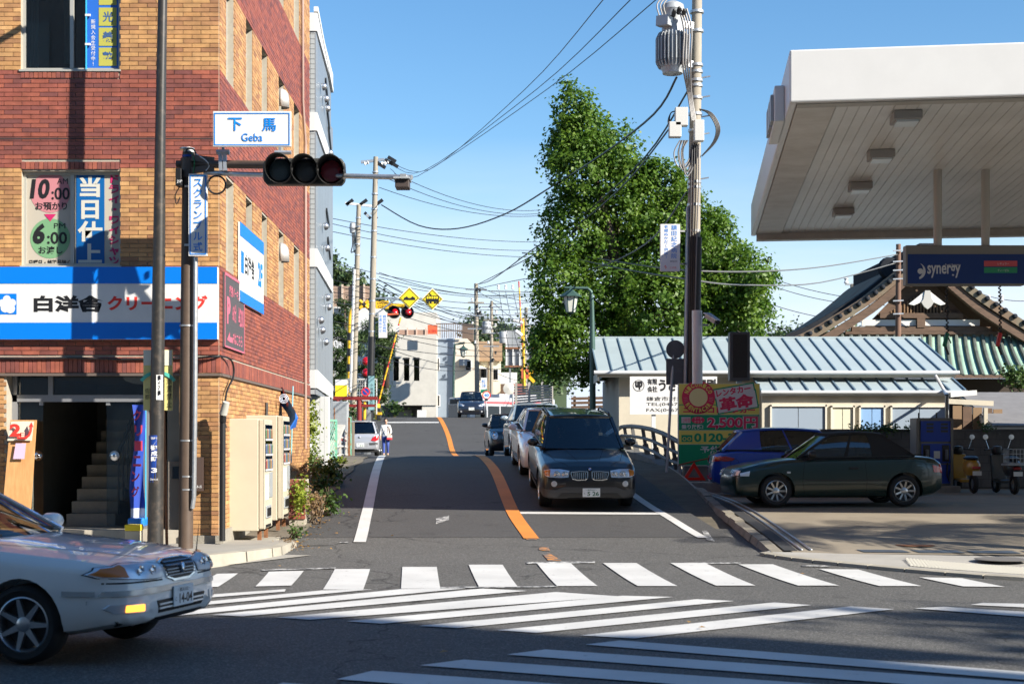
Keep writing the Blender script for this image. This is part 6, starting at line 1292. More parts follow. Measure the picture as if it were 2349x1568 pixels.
jb=thing('junction_box',P(412,430,SY),'small black box with white letters on the signal pole','box'); a,b=P(405,428,SY-.12),P(419,388,SY-.12); box_part('box',M_gril,jb,a.x,b.x,SY-.2,SY,a.z,b.z,bevel=.01); text('JSP',P(412,417,SY-.2)+Vector((0,-.012,0)),.075,.05,M_letter_white,jb)
tag(MB().lathe([(.128+.014*math.cos(t),.025*math.sin(t)) for t in [k*math.pi/4 for k in range(8)]],28,Matrix.Translation(P(497,424,SY-.25))@Matrix.Rotation(R(90),4,'X'),close=True).build('cable_coil',M_wire,None,smooth=True),'coil of black cable hanging from the signal arm','cable')
sens=thing('vehicle_sensor',P(925,425,SY-1.25),'dark box sensor at the end of the pale signal arm','sensor'); a,b=P(908,434,SY-1.3),P(940,416,SY-1.3); box_part('box',mat('sensor_brown',(.06,.045,.04),.5),sens,a.x,b.x,SY-1.45,SY-1.2,a.z,b.z,bevel=.01); a,b=P(905,415,SY-1.3),P(942,411,SY-1.3); box_part('hood',M_gsteel,sens,a.x,b.x,SY-1.5,SY-1.15,a.z,b.z); a,b=P(918,411,SY-1.3),P(932,400,SY-1.3); box_part('clamp',M_steel,sens,a.x,b.x,SY-1.35,SY-1.25,a.z,b.z)
tube_part('conduit',M_steel,sg_,[P(449,590,SY-.1),P(448,900,SY-.1),P(445,1140,SY-.1),P(441,1165,SY-.08)],.032,8); box_part('controller_box',mat('box_brown2',(.095,.065,.05),.5),sg_,P(413,0,SY).x,P(419,0,SY).x,SY-.05,SY+.06,P(0,1168,SY).z,P(0,1083,SY).z)
for y in (342,747,1010,1092,1122):z=P(0,y+0,SY).z; tube_part('strap',M_steel,sg_,[(P(429,0,SY).x,SY,z-.012),(P(429,0,SY).x,SY,z+.012)],.108,16)
tube_part('loose_wire',mat('green_wire',(.02,.25,.08),.5),sg_,[P(440,350,SY-.1),P(446,372,SY-.15),P(443,400,SY-.13)],.006,5); tube_part('loose_wire',M_wire,sg_,[P(425,350,SY-.1),P(432,340,SY-.15),P(445,344,SY-.12),P(452,360,SY-.1)],.012,6); tube_part('loose_wire',M_wht,sg_,[P(447,352,SY-.1),P(470,366,SY-.2),P(480,380,SY-.2),P(472,392,SY-.2)],.008,5); tube_part('loose_wire',M_wire,sg_,[P(412,428,SY-.1),P(402,448,SY-.1),P(405,468,SY-.1),P(413,452,SY-.1)],.008,5)
# ---- things at the entrance
bd=thing('plywood_board',(P(45,1180,21.2).x,21.2,.3),'leaning plywood board with a red and white second floor sign','board'); u_=Vector((.075,.02,1)).normalized(); o_=P(12,1165,21.2)
m=MB(); m.quad(P(0,1240,21.2),P(66,1240,21.2),P(84,963,21.35),P(25,963,21.35)); m.build('board',M_wood,bd,solid=.03)
m=MB(); m.quad(P(17,1010,21.28),P(73,1010,21.28),P(78,966,21.31),P(26,966,21.31)); m.build('sign_card',mat('card_cream',(.66,.60,.48),.6),bd,solid=.006)
text('2',P(36,986,21.27)+Vector((0,-.02,0)),.17,.19,M_letter_red,bd,bold=.05); text('F',P(52,997,21.27)+Vector((0,-.02,0)),.06,.07,M_letter_red,bd)
m=MB(); m.tube([P(x,y,21.24) for x,y in ((40,1004),(58,1004),(66,998),(70,988),(71,978))],.02,6); m.build('arrow_shaft',M_letter_red,bd); MB().poly([P(65,979,21.235),P(77,979,21.235),P(72,967,21.25)]).build('arrow_head',M_letter_red,bd)
m=MB(); m.quad(P(30,1052,21.24),P(56,1052,21.24),P(60,1016,21.26),P(36,1016,21.26)); m.build('flyer',mat('flyer_pink',(.62,.42,.55),.6),bd)
fl=thing('blue_banner',(P(318,1200,21.3).x,21.3,.4),'tall blue banner with red lettering in the entrance','banner')
M_ban=mat('banner_blue',(.010,.045,.32),.7)
def ban(u,v):t=1-v; x=P(303+28*u,0,21.3).x+.03*math.sin(t*6+u); return Vector((x,21.3+.05*math.sin(u*5+t*5),P(0,928,21.3).z+(P(0,1165,21.3).z-P(0,928,21.3).z)*t))
MB().grid(ban,10,24).build('cloth',M_ban,fl,smooth=True); MB().grid(lambda u,v:ban(u,0)+Vector((0,0,-.2*v)),10,2).build('hem',mat('banner_white',(.5,.52,.6),.7),fl,smooth=True)
for k,ch in enumerate('クリーニング'):text(ch,P(314+4*math.sin(k),952+k*35,21.2),.12,.16,mat('banner_red',(.62,.06,.12),.6),fl,bold=.03)
tube_part('pole',mat('cyan_rod',(.05,.40,.6),.4),fl,[P(334,930,21.35),P(334,1200,21.35)],.012,6); a,b=P(300,1206,21.4),P(338,1186,21.4); box_part('foot',mat('blue_plastic',(.02,.20,.62),.4),fl,a.x,b.x,21.2,21.55,a.z,b.z,bevel=.03)
mk=thing('boundary_marker',(P(308,1225,20.9).x,20.9,.2),'short concrete marker with a yellow top before the entrance','bollard'); a,b=P(291,1240,20.9),P(324,1216,20.9); box_part('block',mat('marker_cream',(.50,.46,.36),.8),mk,a.x,b.x,20.8,21.0,.2,b.z,bevel=.01); box_part('cap',M_yellow,mk,a.x-.005,b.x+.005,20.795,21.005,b.z,b.z+.09,bevel=.008)
# waving flag on the side wall
wf=thing('waving_flag',sp(6.5,-.1,2.4),'curled blue flag with pink pattern on the brick side wall','flag')
fl_p=[(632,893),(650,920),(666,945),(672,962),(664,985)]
def fg(u,v):
 t=u*(len(fl_p)-1); i=min(int(t),len(fl_p)-2); f_=t-i; a=fl_p[i]; b=fl_p[i+1]; px=a[0]+(b[0]-a[0])*f_; py_=a[1]+(b[1]-a[1])*f_
 w=27*(1-.35*abs(math.sin(u*3.0))); return P(px+(v-.5)*w+2,py_-(v-.5)*w*.45,27.6+.35*math.sin(u*4+v*2.5))
MB().grid(fg,24,10).build('cloth',mat('flag_blue',(.02,.14,.55),.7,c2=(.60,.20,.32),vscale=2.6,thr=(.56,.62)),wf,smooth=True)
for r_ in (.035,.06,.085):
 m=MB(); c_=P(651,914,27.1); m.lathe([(r_+.006*math.cos(t),.008*math.sin(t)) for t in [k*math.pi/3 for k in range(6)]],20,Matrix.Translation(c_)@Matrix.Rotation(R(90),4,'X'),close=True); m.build('ring_print',mat('flag_ring',(.6,.7,.85),.6),wf)
tube_part('pole',mat('cyan_rod2',(.25,.55,.6),.4),wf,[P(672,885,28),P(670,960,28),P(668,1060,28)],.014,6)
# street-side lamp cap on the wall corner
wlmp=thing('wall_lamp',P(516,950,21.3),'grey cylinder lamp on a black pipe at the building corner','lamp'); tube_part('pipe',M_black,wlmp,[P(510,1240,21.3),P(511,965,21.3)],.045,10); tube_part('shade',mat('lamp_pale',(.42,.42,.38),.6),wlmp,[P(512,950,21.25),P(519,922,21.2)],[.06,.052],14); tube_part('neck',M_black,wlmp,[P(511,966,21.28),P(512,948,21.25)],.05,10)
# ---- vending machines
def vending(x0,y0,px_r,label,stained):
 v=thing('vending_machine',(x0,y0,.3),label,'vending machine','vending machines on the side wall'); W_,D_,H_=.84,.62,1.83; z0=g(y0)+.16
 M=Matrix.Translation((x0,y0,z0))@Matrix.Rotation(R(1),4,'Z')
 def vb(name,m_,*b,par=None,**k):return MB().box(*b,M).build(name,m_,par or v,**k)
 vb('cabinet',M_vend,-D_,-.09,0,W_,.07,H_,bevel=.012); door=vb('door',M_vend,-.085,.0,0.0,W_,.1,H_-.01,bevel=.015); vb('door_edge',mat('edge_trim_cream',(.60,.56,.45),.4),-.003,.012,-.004,.012,.1,H_-.01,par=door)
 vb('display_window',M_glassd,.002,.012,.08,W_-.06,1.02,1.74,par=door,bevel=.004); vb('display_back',mat('display_back_grey',(.30,.30,.28),.6),-.0005,.0015,.08,W_-.06,1.02,1.74,par=door)
 for r_ in range(3):
  vb('shelf',M_wht,.0125,.02,.08,W_-.06,1.02+r_*.24-.012,1.02+r_*.24+.018,par=door)
  for q in range(8):
   c_=[(.22,.05,.05),(.06,.1,.2),(.08,.16,.08),(.24,.2,.1),(.08,.08,.09)][(q*3+r_)%5]; yq=.13+q*.085; zq=1.045+r_*.24
   MB().lathe([(0,0),(.027,0),(.027,.12),(.018,.15),(0,.15)],8,M@Matrix.Translation((.002,yq,zq))).build('drink_can',mat('can%d'%((q*3+r_)%5),c_,.4),door)
 vb('coin_panel',M_gsteel,.001,.016,.50,.78,.58,.98,par=door); vb('product_flap',M_gsteel,.001,.02,.14,.62,.26,.46,par=door,bevel=.01); vb('flap_window',M_gril,.021,.025,.18,.58,.29,.42,par=door); vb('poster',mat('vend_poster',(.6,.62,.58),.6),.001,.006,.1,.44,.55,.95,par=door); vb('vent_slot',M_gril,.001,.012,.15,.65,.12,.16,par=door)
 for y in (.08,W_-.1):vb('foot',M_rust,-.12,-.06,y,y+.05,-.1,.07); vb('foot',M_rust,-D_+.04,-D_+.1,y,y+.05,-.1,.07)
 if stained:m=MB(); m.grid(lambda u,w:M@Vector((-.32+.10*(u-.5)*(1-w*.5),-.003,.35+.5*w)),4,8); m.build('stain',mat('yellow_stain',(.45,.38,.14),.7),v)
 return v
vending(P(606,0,22.3).x,22.3,0,'cream vending machine nearest the corner, side turned to the viewer',False); vending(P(648,0,23.85).x,23.85,0,'second cream vending machine with a yellow stain on its side',True)
tag(MB().box(-5.0,-3.75,22.1,24.9,.05,.20).build('machine_plinth',M_kerb),'low concrete plinth under the vending machines','plinth')
# ================================================================ grey metal building, fences and planters on the left
GB=thing('grey_metal_building',(-5,33,1),'tall grey metal clad building behind the brick building','building')
M_gm=mat('grey_cladding',(.26,.29,.32),.4,.35,var=.06,vscale=1.5); M_gt=mat('small_grey_tile',(.36,.38,.39),.6); M_wb=mat('white_band',(.58,.59,.59),.6)
gx0,gy0=P(708,0,32.7).x,32.7; gx1=P(726,0,32.9).x; gx2,gy2=P(758,0,37.5).x,37.5
zt=P(0,30,32.7).z; zb_=P(0,905,33).z
fr=MB(); zz=zb_; r_=0
box_part('front_core',M_mort,GB,gx0-.8,gx1,gy0+.02,gy0+.3,zb_,zt)
tile_me=None; cnt=0
rs_t=MB(); z=zb_
while z<zt-.15:
 for q in range(2+4):
  xx=gx1-(q+1)*.115
  if xx<gx0-.5:continue
  rs_t.box(xx+.004,xx+.111,gy0,gy0+.02,z+.004,z+.108)
 z+=.115
tag(rs_t.build('tiles',M_gt,GB),kind='stuff')
# faceted flank: two vertical panels with standing joints
nf=5
for k in range(nf):
 a=Vector((gx1+(gx2-gx1)*k/nf,gy0+(gy2-gy0)*k/nf,0)); b=Vector((gx1+(gx2-gx1)*(k+1)/nf,gy0+(gy2-gy0)*(k+1)/nf,0)); b=b-(b-a)*.015
 t0=zt+.05-.14*k; t1=t0-.14
 MB().add([a+Vector((0,0,zb_)),b+Vector((0,0,zb_)),b+Vector((0,0,t1)),a+Vector((0,0,t0))],[(0,1,2,3)]).build('cladding_panel',M_gm,GB,solid=.03)
m=MB(); m.bar((gx1+.02,gy0-.03,zt+.08),(gx2+.03,gy2,zt-.6),.1,.12); m.build('coping',M_wb,GB)
for z in (zt-.42,P(0,300,32.7).z,P(0,612,32.7).z,P(0,890,32.8).z):
 m=MB(); m.box(gx0-.6,gx1+.01,gy0-.03,gy0,z,z+.42); m.build('band',M_wb,GB)
 a=Vector((gx1,gy0-.02,z)); b=Vector((gx2+.02,gy2,z-.1)); m=MB(); m.add([a,b,b+Vector((0,0,.34)),a+Vector((0,0,.42)),a+Vector((.05,0,0)),b+Vector((.05,0,0)),b+Vector((.05,0,.34)),a+Vector((.05,0,.42))],[(4,5,6,7),(0,4,7,3),(1,2,6,5),(3,7,6,2),(0,1,5,4)]); m.build('band',M_wb,GB)
for k,(px,py_) in enumerate(((734,200),(739,228),(742,250),(748,352),(738,520),(741,570),(742,683),(745,705),(728,735),(731,758),(738,785))):
 t=(px-726)/32; p=Vector((gx1+(gx2-gx1)*t+.06,gy0+(gy2-gy0)*t,0)); p.z=P(0,py_,p.y).z; MB().lathe([(0,0),(.09,0),(.09,.06),(.05,.12),(0,.13)],12,Matrix.Translation(p)@Matrix.Rotation(R(75),4,'Y')).build('vent_cap',M_alloy,GB,smooth=50)
for px,y0,y1 in ((744,180,235),(747,240,290),(751,290,345),(746,480,515),(749,545,590)):
 t=(px-726)/32; p=Vector((gx1+(gx2-gx1)*t+.03,gy0+(gy2-gy0)*t,0)); MB().bar(Vector((p.x,p.y,P(0,y0,p.y).z)),Vector((p.x+.02,p.y+.35,P(0,y1,p.y).z)),.03,.12).build('slit_window',M_gril,GB)
box_part('ground_wall',M_wb,GB,gx0-.5,gx2-.15,34.5,38,.5,zb_); box_part('roof',M_gm,GB,gx0-5,gx2-.1,gy0+.3,38,zt-.7,zt-.6); box_part('back_wall',M_gm,GB,gx0-5,gx2,37.6,38,.5,zt-1.5)
for k,px in enumerate((716,726,736,746)):p=P(px,0,34.2); box_part('pier',M_wb,GB,p.x-.02,p.x+.08,34.2,34.45,.5,zb_)
# planters of red brick, stone slab, mesh fence panels, kerb stones, bin
M_slab=mat('slate_slab',(.11,.12,.13),.7,var=.25,vscale=8)
def planter(px0,px1,py0,py1,Y,label):
 a,b=P(px0,py1,Y),P(px1,py0,Y); t=thing('brick_planter',((a.x+b.x)/2,Y,a.z),label,'planter','red brick planters along the pavement'); z=a.z; r_=0; core=box_part('core',M_mort,t,a.x+.01,b.x-.01,Y+.01,Y+.5,a.z-.3,b.z-.01)
 while z<b.z-.03:
  x=a.x-(.11 if r_%2 else 0)
  while x<b.x-.02:box_part('brick',M_red,t,max(x,a.x),min(x+.21,b.x),Y-.012+random.uniform(-.004,.004),Y+.05,z+.004,z+.062); x+=.22
  z+=.07; r_+=1
 return t
planter(662,700,1098,1190,24.7,'red brick planter beside the second vending machine'); planter(702,735,1050,1078,33.5,'low red brick planter under the stone slab'); planter(700,735,1086,1110,32.5,'red brick planter in front of the stone slab')
st_=thing('stone_slab',P(723,1030,35),'grey upright stone slab with rounded top','stone'); m=MB(); a=P(711,1032,35); b=P(738,968,35); pr=[(a.x,a.z),(b.x,a.z),(b.x,b.z-.35),(b.x-.1,b.z-.08),((a.x+b.x)/2,b.z),(a.x+.02,b.z-.1),(a.x,b.z-.3)]
m.prism([(x,35,z) for x,z in pr],(0,.12,0)); m.build('slab',M_slab,st_,bevel=.02)
def mesh_panel(pts,label,Y0,Y1,cells=7):
 t=thing('mesh_fence',P(pts[0][0],pts[0][2],Y0),label,'fence','green mesh fence panels'); (x0,t0,b0),(x1,t1,b1)=pts
 A,B,C,D=P(x0,b0,Y0),P(x0,t0,Y0),P(x1,t1,Y1),P(x1,b1,Y1); gm=mat('mesh_green',(.16,.42,.30),.6,c2=(.35,.2,.08),vscale=8,thr=(.55,.7))
 MB().bar(A,B,.06).build('post',M_rust,t); MB().bar(B,C,.05).build('top_rail',gm,t); MB().bar(D,C,.06).build('post',gm,t); mb=MB()
 for k in range(-cells,cells):
  for sgn in (1,-1):
   u0,u1=k/cells,k/cells+1;
   pts_=[]
   for q in range(9):
    f_=q/8; u=u0+f_; v=f_ if sgn>0 else 1-f_
    if 0<=u<=1:pts_.append(A.lerp(D,u).lerp(B.lerp(C,u),v))
   if len(pts_)>1:mb.tube(pts_,.007,4,cap=False)
 tag(mb.build('mesh',gm,t),kind='stuff')
mesh_panel(((740,963,1040),(771,964,1060)),'leaning green mesh fence panel with a rusty post',36,37); mesh_panel(((801,957,1045),(804,957,1046)),'narrow green mesh fence post by the parked estate car',42,44,3)
# arched white fence of the bridge's left side
lr=thing('left_bridge_railing',P(790,1040,40),'pale arched railing on the left side of the bridge','railing'); top=[P(x,y,Y) for x,y,Y in ((770,985,37.5),(780,982,39),(788,985,40.5),(795,992,42),(801,1000,44))]; bot=[P(x,y,Y) for x,y,Y in ((771,1052,37.5),(780,1050,39),(788,1049,40.5),(795,1048,42),(801,1046,44))]
for h_ in (1,.7,.4,.1):tube_part('rail',mat('pale_rail',(.52,.50,.46),.6),lr,[b.lerp(t,h_) for t,b in zip(top,bot)],.03,6)
for t,b in zip(top,bot):MB().bar(b,t,.06).build('post',MATS['pale_rail'],lr)
tag(MB().bar(P(752,1050,37),P(783,975,38),.22,.06).build('leaning_board',mat('old_grey_board',(.40,.39,.36),.85,var=.2,vscale=5)),'old grey board leaning against the mesh fence','board')
tag(MB().box(P(808,0,45).x,P(812.5,0,45).x,44.9,45.1,1.0,P(0,968,45).z).build('timber_post',mat('old_post',(.22,.18,.13),.9)),'weathered square post before the silver estate car','post')
tg=thing('red_torii_gate',P(822,958,66),'small dark red torii style gate behind the parked car','gate'); MR=mat('dark_red_lacquer',(.20,.018,.016),.5); MB().bar(P(764,913,66),P(866,913,66),.24,.16).build('lintel',MR,tg); MB().bar(P(790,930,66),P(860,930,66),.14,.12).build('tie_beam',MR,tg); tube_part('pillar',MR,tg,[P(824,1000,66),P(824,914,66)],.12,12); tube_part('pillar',MR,tg,[P(775,1000,66),P(775,914,66)],.12,12)
gs_=thing('grey_tombstone',P(840,958,68),'dark grey stone monument behind the silver car','monument'); a,b=P(828,990,68),P(850,938,68); box_part('block',M_slab,gs_,a.x,b.x,68,68.4,1,b.z,bevel=.15)
gc=thing('steel_cabinet',P(785,960,62),'pale grey steel cabinet behind the parked car','cabinet'); a,b=P(757,1000,62),P(797,920,62); box_part('body',M_gsteel,gc,a.x,b.x,62,62.6,1,b.z,bevel=.03); tube_part('rod',M_rust,gc,[P(767,990,61.9),P(767,935,61.9)],.03,6)
# ================================================================ utility poles, wires, level crossing
def bands(parent,Y,xs,ys,r_):
 for y in ys:p=P(xs(y),y,Y); tube_part('band',M_steel,parent,[p+Vector((0,0,-.03)),p+Vector((0,0,.03))],r_,14)
UY=34.6; up_=thing('utility_pole',(P(1583,1100,UY).x,UY,1.0),'tall concrete utility pole with transformer and cable boxes beside the ginkgo','utility pole','utility poles')
def ux(y):return 1586+(880-y)*.0148
tube_part('pole',M_polec,up_,[P(ux(1110),1110,UY),P(ux(600),600,UY),P(ux(0),0,UY),P(ux(-150),-150,UY)],[.19,.165,.12,.11],18)
tube_part('black_wrap',mat('pole_wrap_black',(.016,.017,.02),.6,bump=.4,bscale=30),up_,[P(ux(890),890,UY),P(ux(545),545,UY)],.20,18); tube_part('conduit',M_gsteel,up_,[P(1572,880,UY-.15),P(1577,640,UY-.12),P(1578,475,UY-.1)],.045,8)
bands(up_,UY,ux,(28,72,150,165,185,197,225,262,300,418,430,470,530,600),.17)
for y in (180,225,270,310,412):p=P(ux(y)+6,y,UY); MB().bar(p,p+Vector((.28,-.05,.04)),.03).build('step_bolt',M_steel,up_)
tr=thing('pole_transformer',P(1543,180,UY-.3),'grey ribbed transformer drum near the top of the utility pole','transformer'); tc_=P(1543,0,UY-.35); zb0,zt0=P(0,178,UY).z,P(0,85,UY).z
rad=31*UY/F; m=MB(); m.lathe([(0,0),(rad*.74,0),(rad*.76,.06),(rad*.9,.16),(rad*.92,zt0-zb0-.12),(rad*.8,zt0-zb0),(rad*.78,zt0-zb0+.5),(rad*.86,zt0-zb0+.54),(rad*.8,zt0-zb0+.66),(rad*.4,zt0-zb0+.74),(0,zt0-zb0+.75)],28,Matrix.Translation((tc_.x,UY-.35,zb0))); M_tg=mat('transformer_grey',(.36,.38,.39),.5,.2,var=.08); m.build('drum',M_tg,tr,smooth=40)
for k in range(26):
 t=2*math.pi*k/26; d_=Vector((math.cos(t),math.sin(t),0)); b_=Vector((tc_.x,UY-.35,0));
 pts_=[b_+d_*rad*.9+Vector((0,0,zb0+.16)),b_+d_*rad*1.1+Vector((0,0,zb0+.28)),b_+d_*rad*1.1+Vector((0,0,zt0-.16)),b_+d_*rad*.9+Vector((0,0,zt0-.03))]
 m=MB(); [m.bar(pts_[q],pts_[q+1],.022,.1,up=d_) for q in range(3)]; m.build('cooling_fin',M_tg,tr)
for dx,dz in ((-.12,.3),(.0,.36),(.12,.3)):MB().lathe([(0,0),(.05,0),(.06,.1),(.035,.2),(0,.22)],10,Matrix.Translation((tc_.x+dx+.1,UY-.7,zt0+dz))@Matrix.Rotation(R(60),4,'X')).build('bushing',M_black,tr)
MB().bar(Vector((tc_.x-.36,UY-.5,zt0+.22)),Vector((tc_.x-.1,UY-.72,zt0+.2)),.2,.24).build('cut_out_box',M_tg,tr)
for z in (zt0+.25,zb0+.3):MB().bar(Vector((tc_.x+rad*.7,UY-.2,z)),P(ux(100),0,UY)*1+Vector((0,0,z-P(0,0,UY).z)),.1,.16).build('bracket',M_steel,tr)
for k in range(4):p0=Vector((tc_.x+.1+k*.06,UY-.78,zt0+.45)); tube_part('lead',M_wireg,tr,[p0,p0+Vector((.12,.0,-.5)),p0+Vector((.1,.05,-1.3)),Vector((P(1575,0,UY).x+k*.03,UY-.2,zb0-.4)),Vector((P(1585,0,UY).x+k*.03,UY-.2,zb0-1.1))],.024,6)
for k in range(3):p0=Vector((tc_.x-.34+k*.08,UY-.55,zt0+.34)); tube_part('lead',M_wireg,tr,[p0,p0+Vector((-.06,0,.25)),p0+Vector((.05,.05,.42)),p0+Vector((.25,.1,.45))],.018,6)
for (x0,y0,x1,y1),nm in (((1548,248,1577,290),'fuse_box'),((1534,281,1562,316),'fuse_box'),((1592,277,1614,325),'fuse_box')):a,b=P(x0,y1,UY-.3),P(x1,y0,UY-.3); box_part(nm,mat('box_pale',(.50,.50,.47),.5),up_,a.x,b.x,UY-.42,UY-.2,a.z,b.z,bevel=.015)
for k in range(7):
 a0=random.uniform(-.1,.1); p0=P(1560+k*3,322,UY-.3); tube_part('cable_loop',M_wire if k%2 else M_wireg,up_,[p0,p0+Vector((-.12+a0,0,-.3)),p0+Vector((-.02+a0,.02,-.62-.04*k)),p0+Vector((.2,.1,-.5)),p0+Vector((.3,.12,-.1))],.017,6)
for k in range(4):p0=P(1600,250,UY-.1); tube_part('cable_loop',M_wire,up_,[p0,p0+Vector((.25+.03*k,0,-.1)),p0+Vector((.45+.03*k,0,-.45)),p0+Vector((.38+.02*k,0,-.8)),p0+Vector((.1,0,-1.15))],.017,6)
for k in range(3):p0=P(1552,255,UY-.3); tube_part('cable_loop',M_wire,up_,[p0,p0+Vector((-.14,0,-.05)),p0+Vector((-.16-.02*k,0,-.3)),p0+Vector((.02,0,-.42))],.015,6)
for k in range(4):tube_part('pole_cable',M_wire if k<3 else M_wireg,up_,[P(ux(330)-6+k*5,330,UY-.22),P(ux(430)-8+k*6,430,UY-.23),P(ux(560)-8+k*5,560,UY-.24),P(ux(880)-4+k*3,880,UY-.26)],.02,6)
ad=thing('hospital_sign',P(1537,623,UY-.3),'white hospital advert plate hung on the utility pole','sign'); AY=UY-.3; a,b=P(1514,623,AY),P(1560,514,AY); box_part('board',M_wht,ad,a.x,b.x,AY-.02,AY+.02,a.z,b.z,bevel=.018)
text(list('額田記念病院'),P(1546,555,AY)+Vector((0,-.026,0)),.135,.82,M_letter_blue,ad); text(list('老健ぬかだ（併設）'),P(1528,555,AY)+Vector((0,-.026,0)),.10,.82,M_letter_blue,ad); text('0467(25)1231',P(1545,600,AY)+Vector((0,-.026,0)),.17,.05,M_letter_black,ad); text('この先',P(1544,614,AY)+Vector((0,-.026,0)),.16,.05,M_letter_red,ad); text('↑',P(1526,613,AY)+Vector((0,-.026,0)),.07,.1,M_letter_red,ad)
for y in (530,605):MB().bar(P(1560,y,AY),P(1582,y,UY),.04).build('bracket',M_steel,ad)
# green lamp post with lantern
gl=thing('lantern_post',P(1358,960,46),'green lamp post with a hanging lantern in front of the ginkgo','lamp post'); LYv=46; M_grn=mat('verdigris_steel',(.05,.10,.085),.5,.3,var=.2,vscale=5)
tube_part('pole',M_grn,gl,[P(1360,1000,LYv),P(1359,780,LYv),P(1358,690,LYv),P(1356,668,LYv),P(1348,661,LYv),P(1295,660,LYv)],[.11,.09,.065,.055,.05,.045],10)
def lantern(parent,px,py,Y,s):
 c_=P(px,py,Y); M=Matrix.Translation(c_); MB().lathe([(0,.5*s),(.03*s,.5*s),(.05*s,.4*s),(.16*s,.30*s),(.36*s,.16*s),(.36*s,.13*s),(.2*s,.13*s)],6,M).build('cap',M_grn,parent); MB().lathe([(.15*s,-.36*s),(.235*s,.13*s)],6,M).build('glass_body',mat('lantern_glass',(.55,.56,.5),.35),parent)
 for k in range(6):t=math.pi/3*k; MB().bar(c_+Vector((math.cos(t)*.155,math.sin(t)*.155,-.37))*s-c_*(s-1) if s==1 else c_+Vector((math.cos(t)*.155*s,math.sin(t)*.155*s,-.37*s)),c_+Vector((math.cos(t)*.24*s,math.sin(t)*.24*s,.13*s)),.025*s).build('glazing_bar',M_grn,parent)
 MB().lathe([(0,-.44*s),(.05*s,-.42*s),(.16*s,-.36*s),(0,-.35*s)],6,M).build('base',M_grn,parent)
lantern(gl,1309,690,LYv,1.0); tube_part('hook',M_grn,gl,[P(1309,661,LYv),P(1309,672,LYv)],.02,6)
# left concrete pole carrying the yellow signs
LP=68.5; lpole=thing('sign_pole',P(851,1000,LP),'concrete pole with wrapped base carrying two yellow diamond signs','utility pole','utility poles')
def lx(y):return 848+(960-y)*.0235
tube_part('pole',M_polec,lpole,[P(lx(1010),1010,LP),P(lx(600),600,LP),P(lx(360),360,LP)],[.17,.145,.115],14); tube_part('black_wrap',M_black,lpole,[P(lx(965),965,LP),P(lx(772),772,LP)],.178,14); bands(lpole,LP,lx,(395,445,480,530,590,640,690,720,760),.16)
MB().bar(P(828,372,LP),P(882,366,LP),.12).build('cross_arm',M_steel,lpole); MB().bar(P(lx(440)-4,402,LP),P(920,412,LP),.05).build('cross_arm',M_steel,lpole)
for dx,dy in ((893,372),(900,366),(876,380),(905,378)):MB().bar(P(dx-10,dy-6,LP),P(dx+8,dy+5,LP),.12,.16).build('insulator',M_black,lpole)
for dx in (880,887,841):MB().lathe([(0,-.15),(.1,-.1),(.06,0),(.1,.08),(0,.15)],10,Matrix.Translation(P(dx,374,LP))@Matrix.Rotation(R(70),4,'Y')).build('insulator',M_wht,lpole)
a,b=P(845,940,LP-.2),P(859,862,LP-.2); box_part('advert_plate',mat('advert_teal',(.22,.40,.42),.6),lpole,a.x,b.x,LP-.22,LP-.19,a.z,b.z); text(list('小池歯科医院'),P(852,905,LP-.225),.16,1.1,M_letter_black,lpole)
def diamond(px,py,hw,label):
 t=thing('warning_sign',P(px,py+hw,LP-.3),label,'sign','yellow diamond warning signs'); Y=LP-.3; k_=Y/F
 for r_,mm,d_,nm in ((hw,M_wht,0,'plate'),(hw*.9,M_yellow,-.02,'face')):MB().prism([P(px+r_,py,Y+d_),P(px,py-r_,Y+d_),P(px-r_,py,Y+d_),P(px,py+r_,Y+d_)],(0,.018,0)).build(nm,mm,t)
 for q in range(4):
  a=R(90*q); b=R(90*q+90); r_=hw*.8; MB().bar(P(px+r_*math.cos(a),py+r_*math.sin(a),Y-.024),P(px+r_*math.cos(b),py+r_*math.sin(b),Y-.024),.03,.004,up=(0,1,0)).build('border',M_letter_black,t)
 return t,k_,Y
t,k_,Y=diamond(939,683,26,'yellow diamond uneven road sign'); pr=[(-14,5),(14,5),(13,0),(7,-4),(3,0),(-2,0),(-6,-4),(-12,0)]; MB().prism([P(939+x,683+y,Y-.028) for x,y in pr],(0,.005,0)).build('bump_symbol',M_letter_black,t)
t,k_,Y=diamond(992,686,26,'yellow diamond level crossing sign with a train symbol')
def sq(x0,y0,x1,y1,m_,d=-.028):a,b=P(992+x0,686+y1,Y),P(992+x1,686+y0,Y); return box_part('train_symbol',m_,t,a.x,b.x,Y+d,Y+d+.004,a.z,b.z)
sq(-15,-8,15,6,M_letter_black)
for k in range(5):sq(-13+k*5.4,-6,-9+k*5.4,-1,M_yellow,-.034)
for x in (-10,-4,6,11):sq(x-2,6,x+2,9,M_letter_black)
sq(-16,9,16,10.2,M_letter_black); MB().bar(P(992-8,672,Y-.03),P(992-2,677,Y-.03),.03).build('train_symbol',M_letter_black,t)
for p0,p1 in ((P(lx(680),684,LP),P(913,684,LP-.3)),(P(lx(735),728,LP),P(910,684,LP-.3)),(P(960,684,LP-.28),P(972,686,LP-.28))):MB().bar(p0,p1,.07).build('sign_arm',M_steel,lpole)
hp=thing('small_hospital_sign',P(878,775,LP-.2),'small white hospital advert plate on the sign pole','sign'); a,b=P(868,775,LP-.25),P(888,716,LP-.25); box_part('board',M_wht,hp,a.x,b.x,LP-.28,LP-.24,a.z,b.z,bevel=.03); text(list('額田記念病院'),P(882,742,LP-.285),.16,.85,M_letter_blue,hp); text(list('老健ぬかだ'),P(873,742,LP-.285),.13,.85,M_letter_blue,hp)
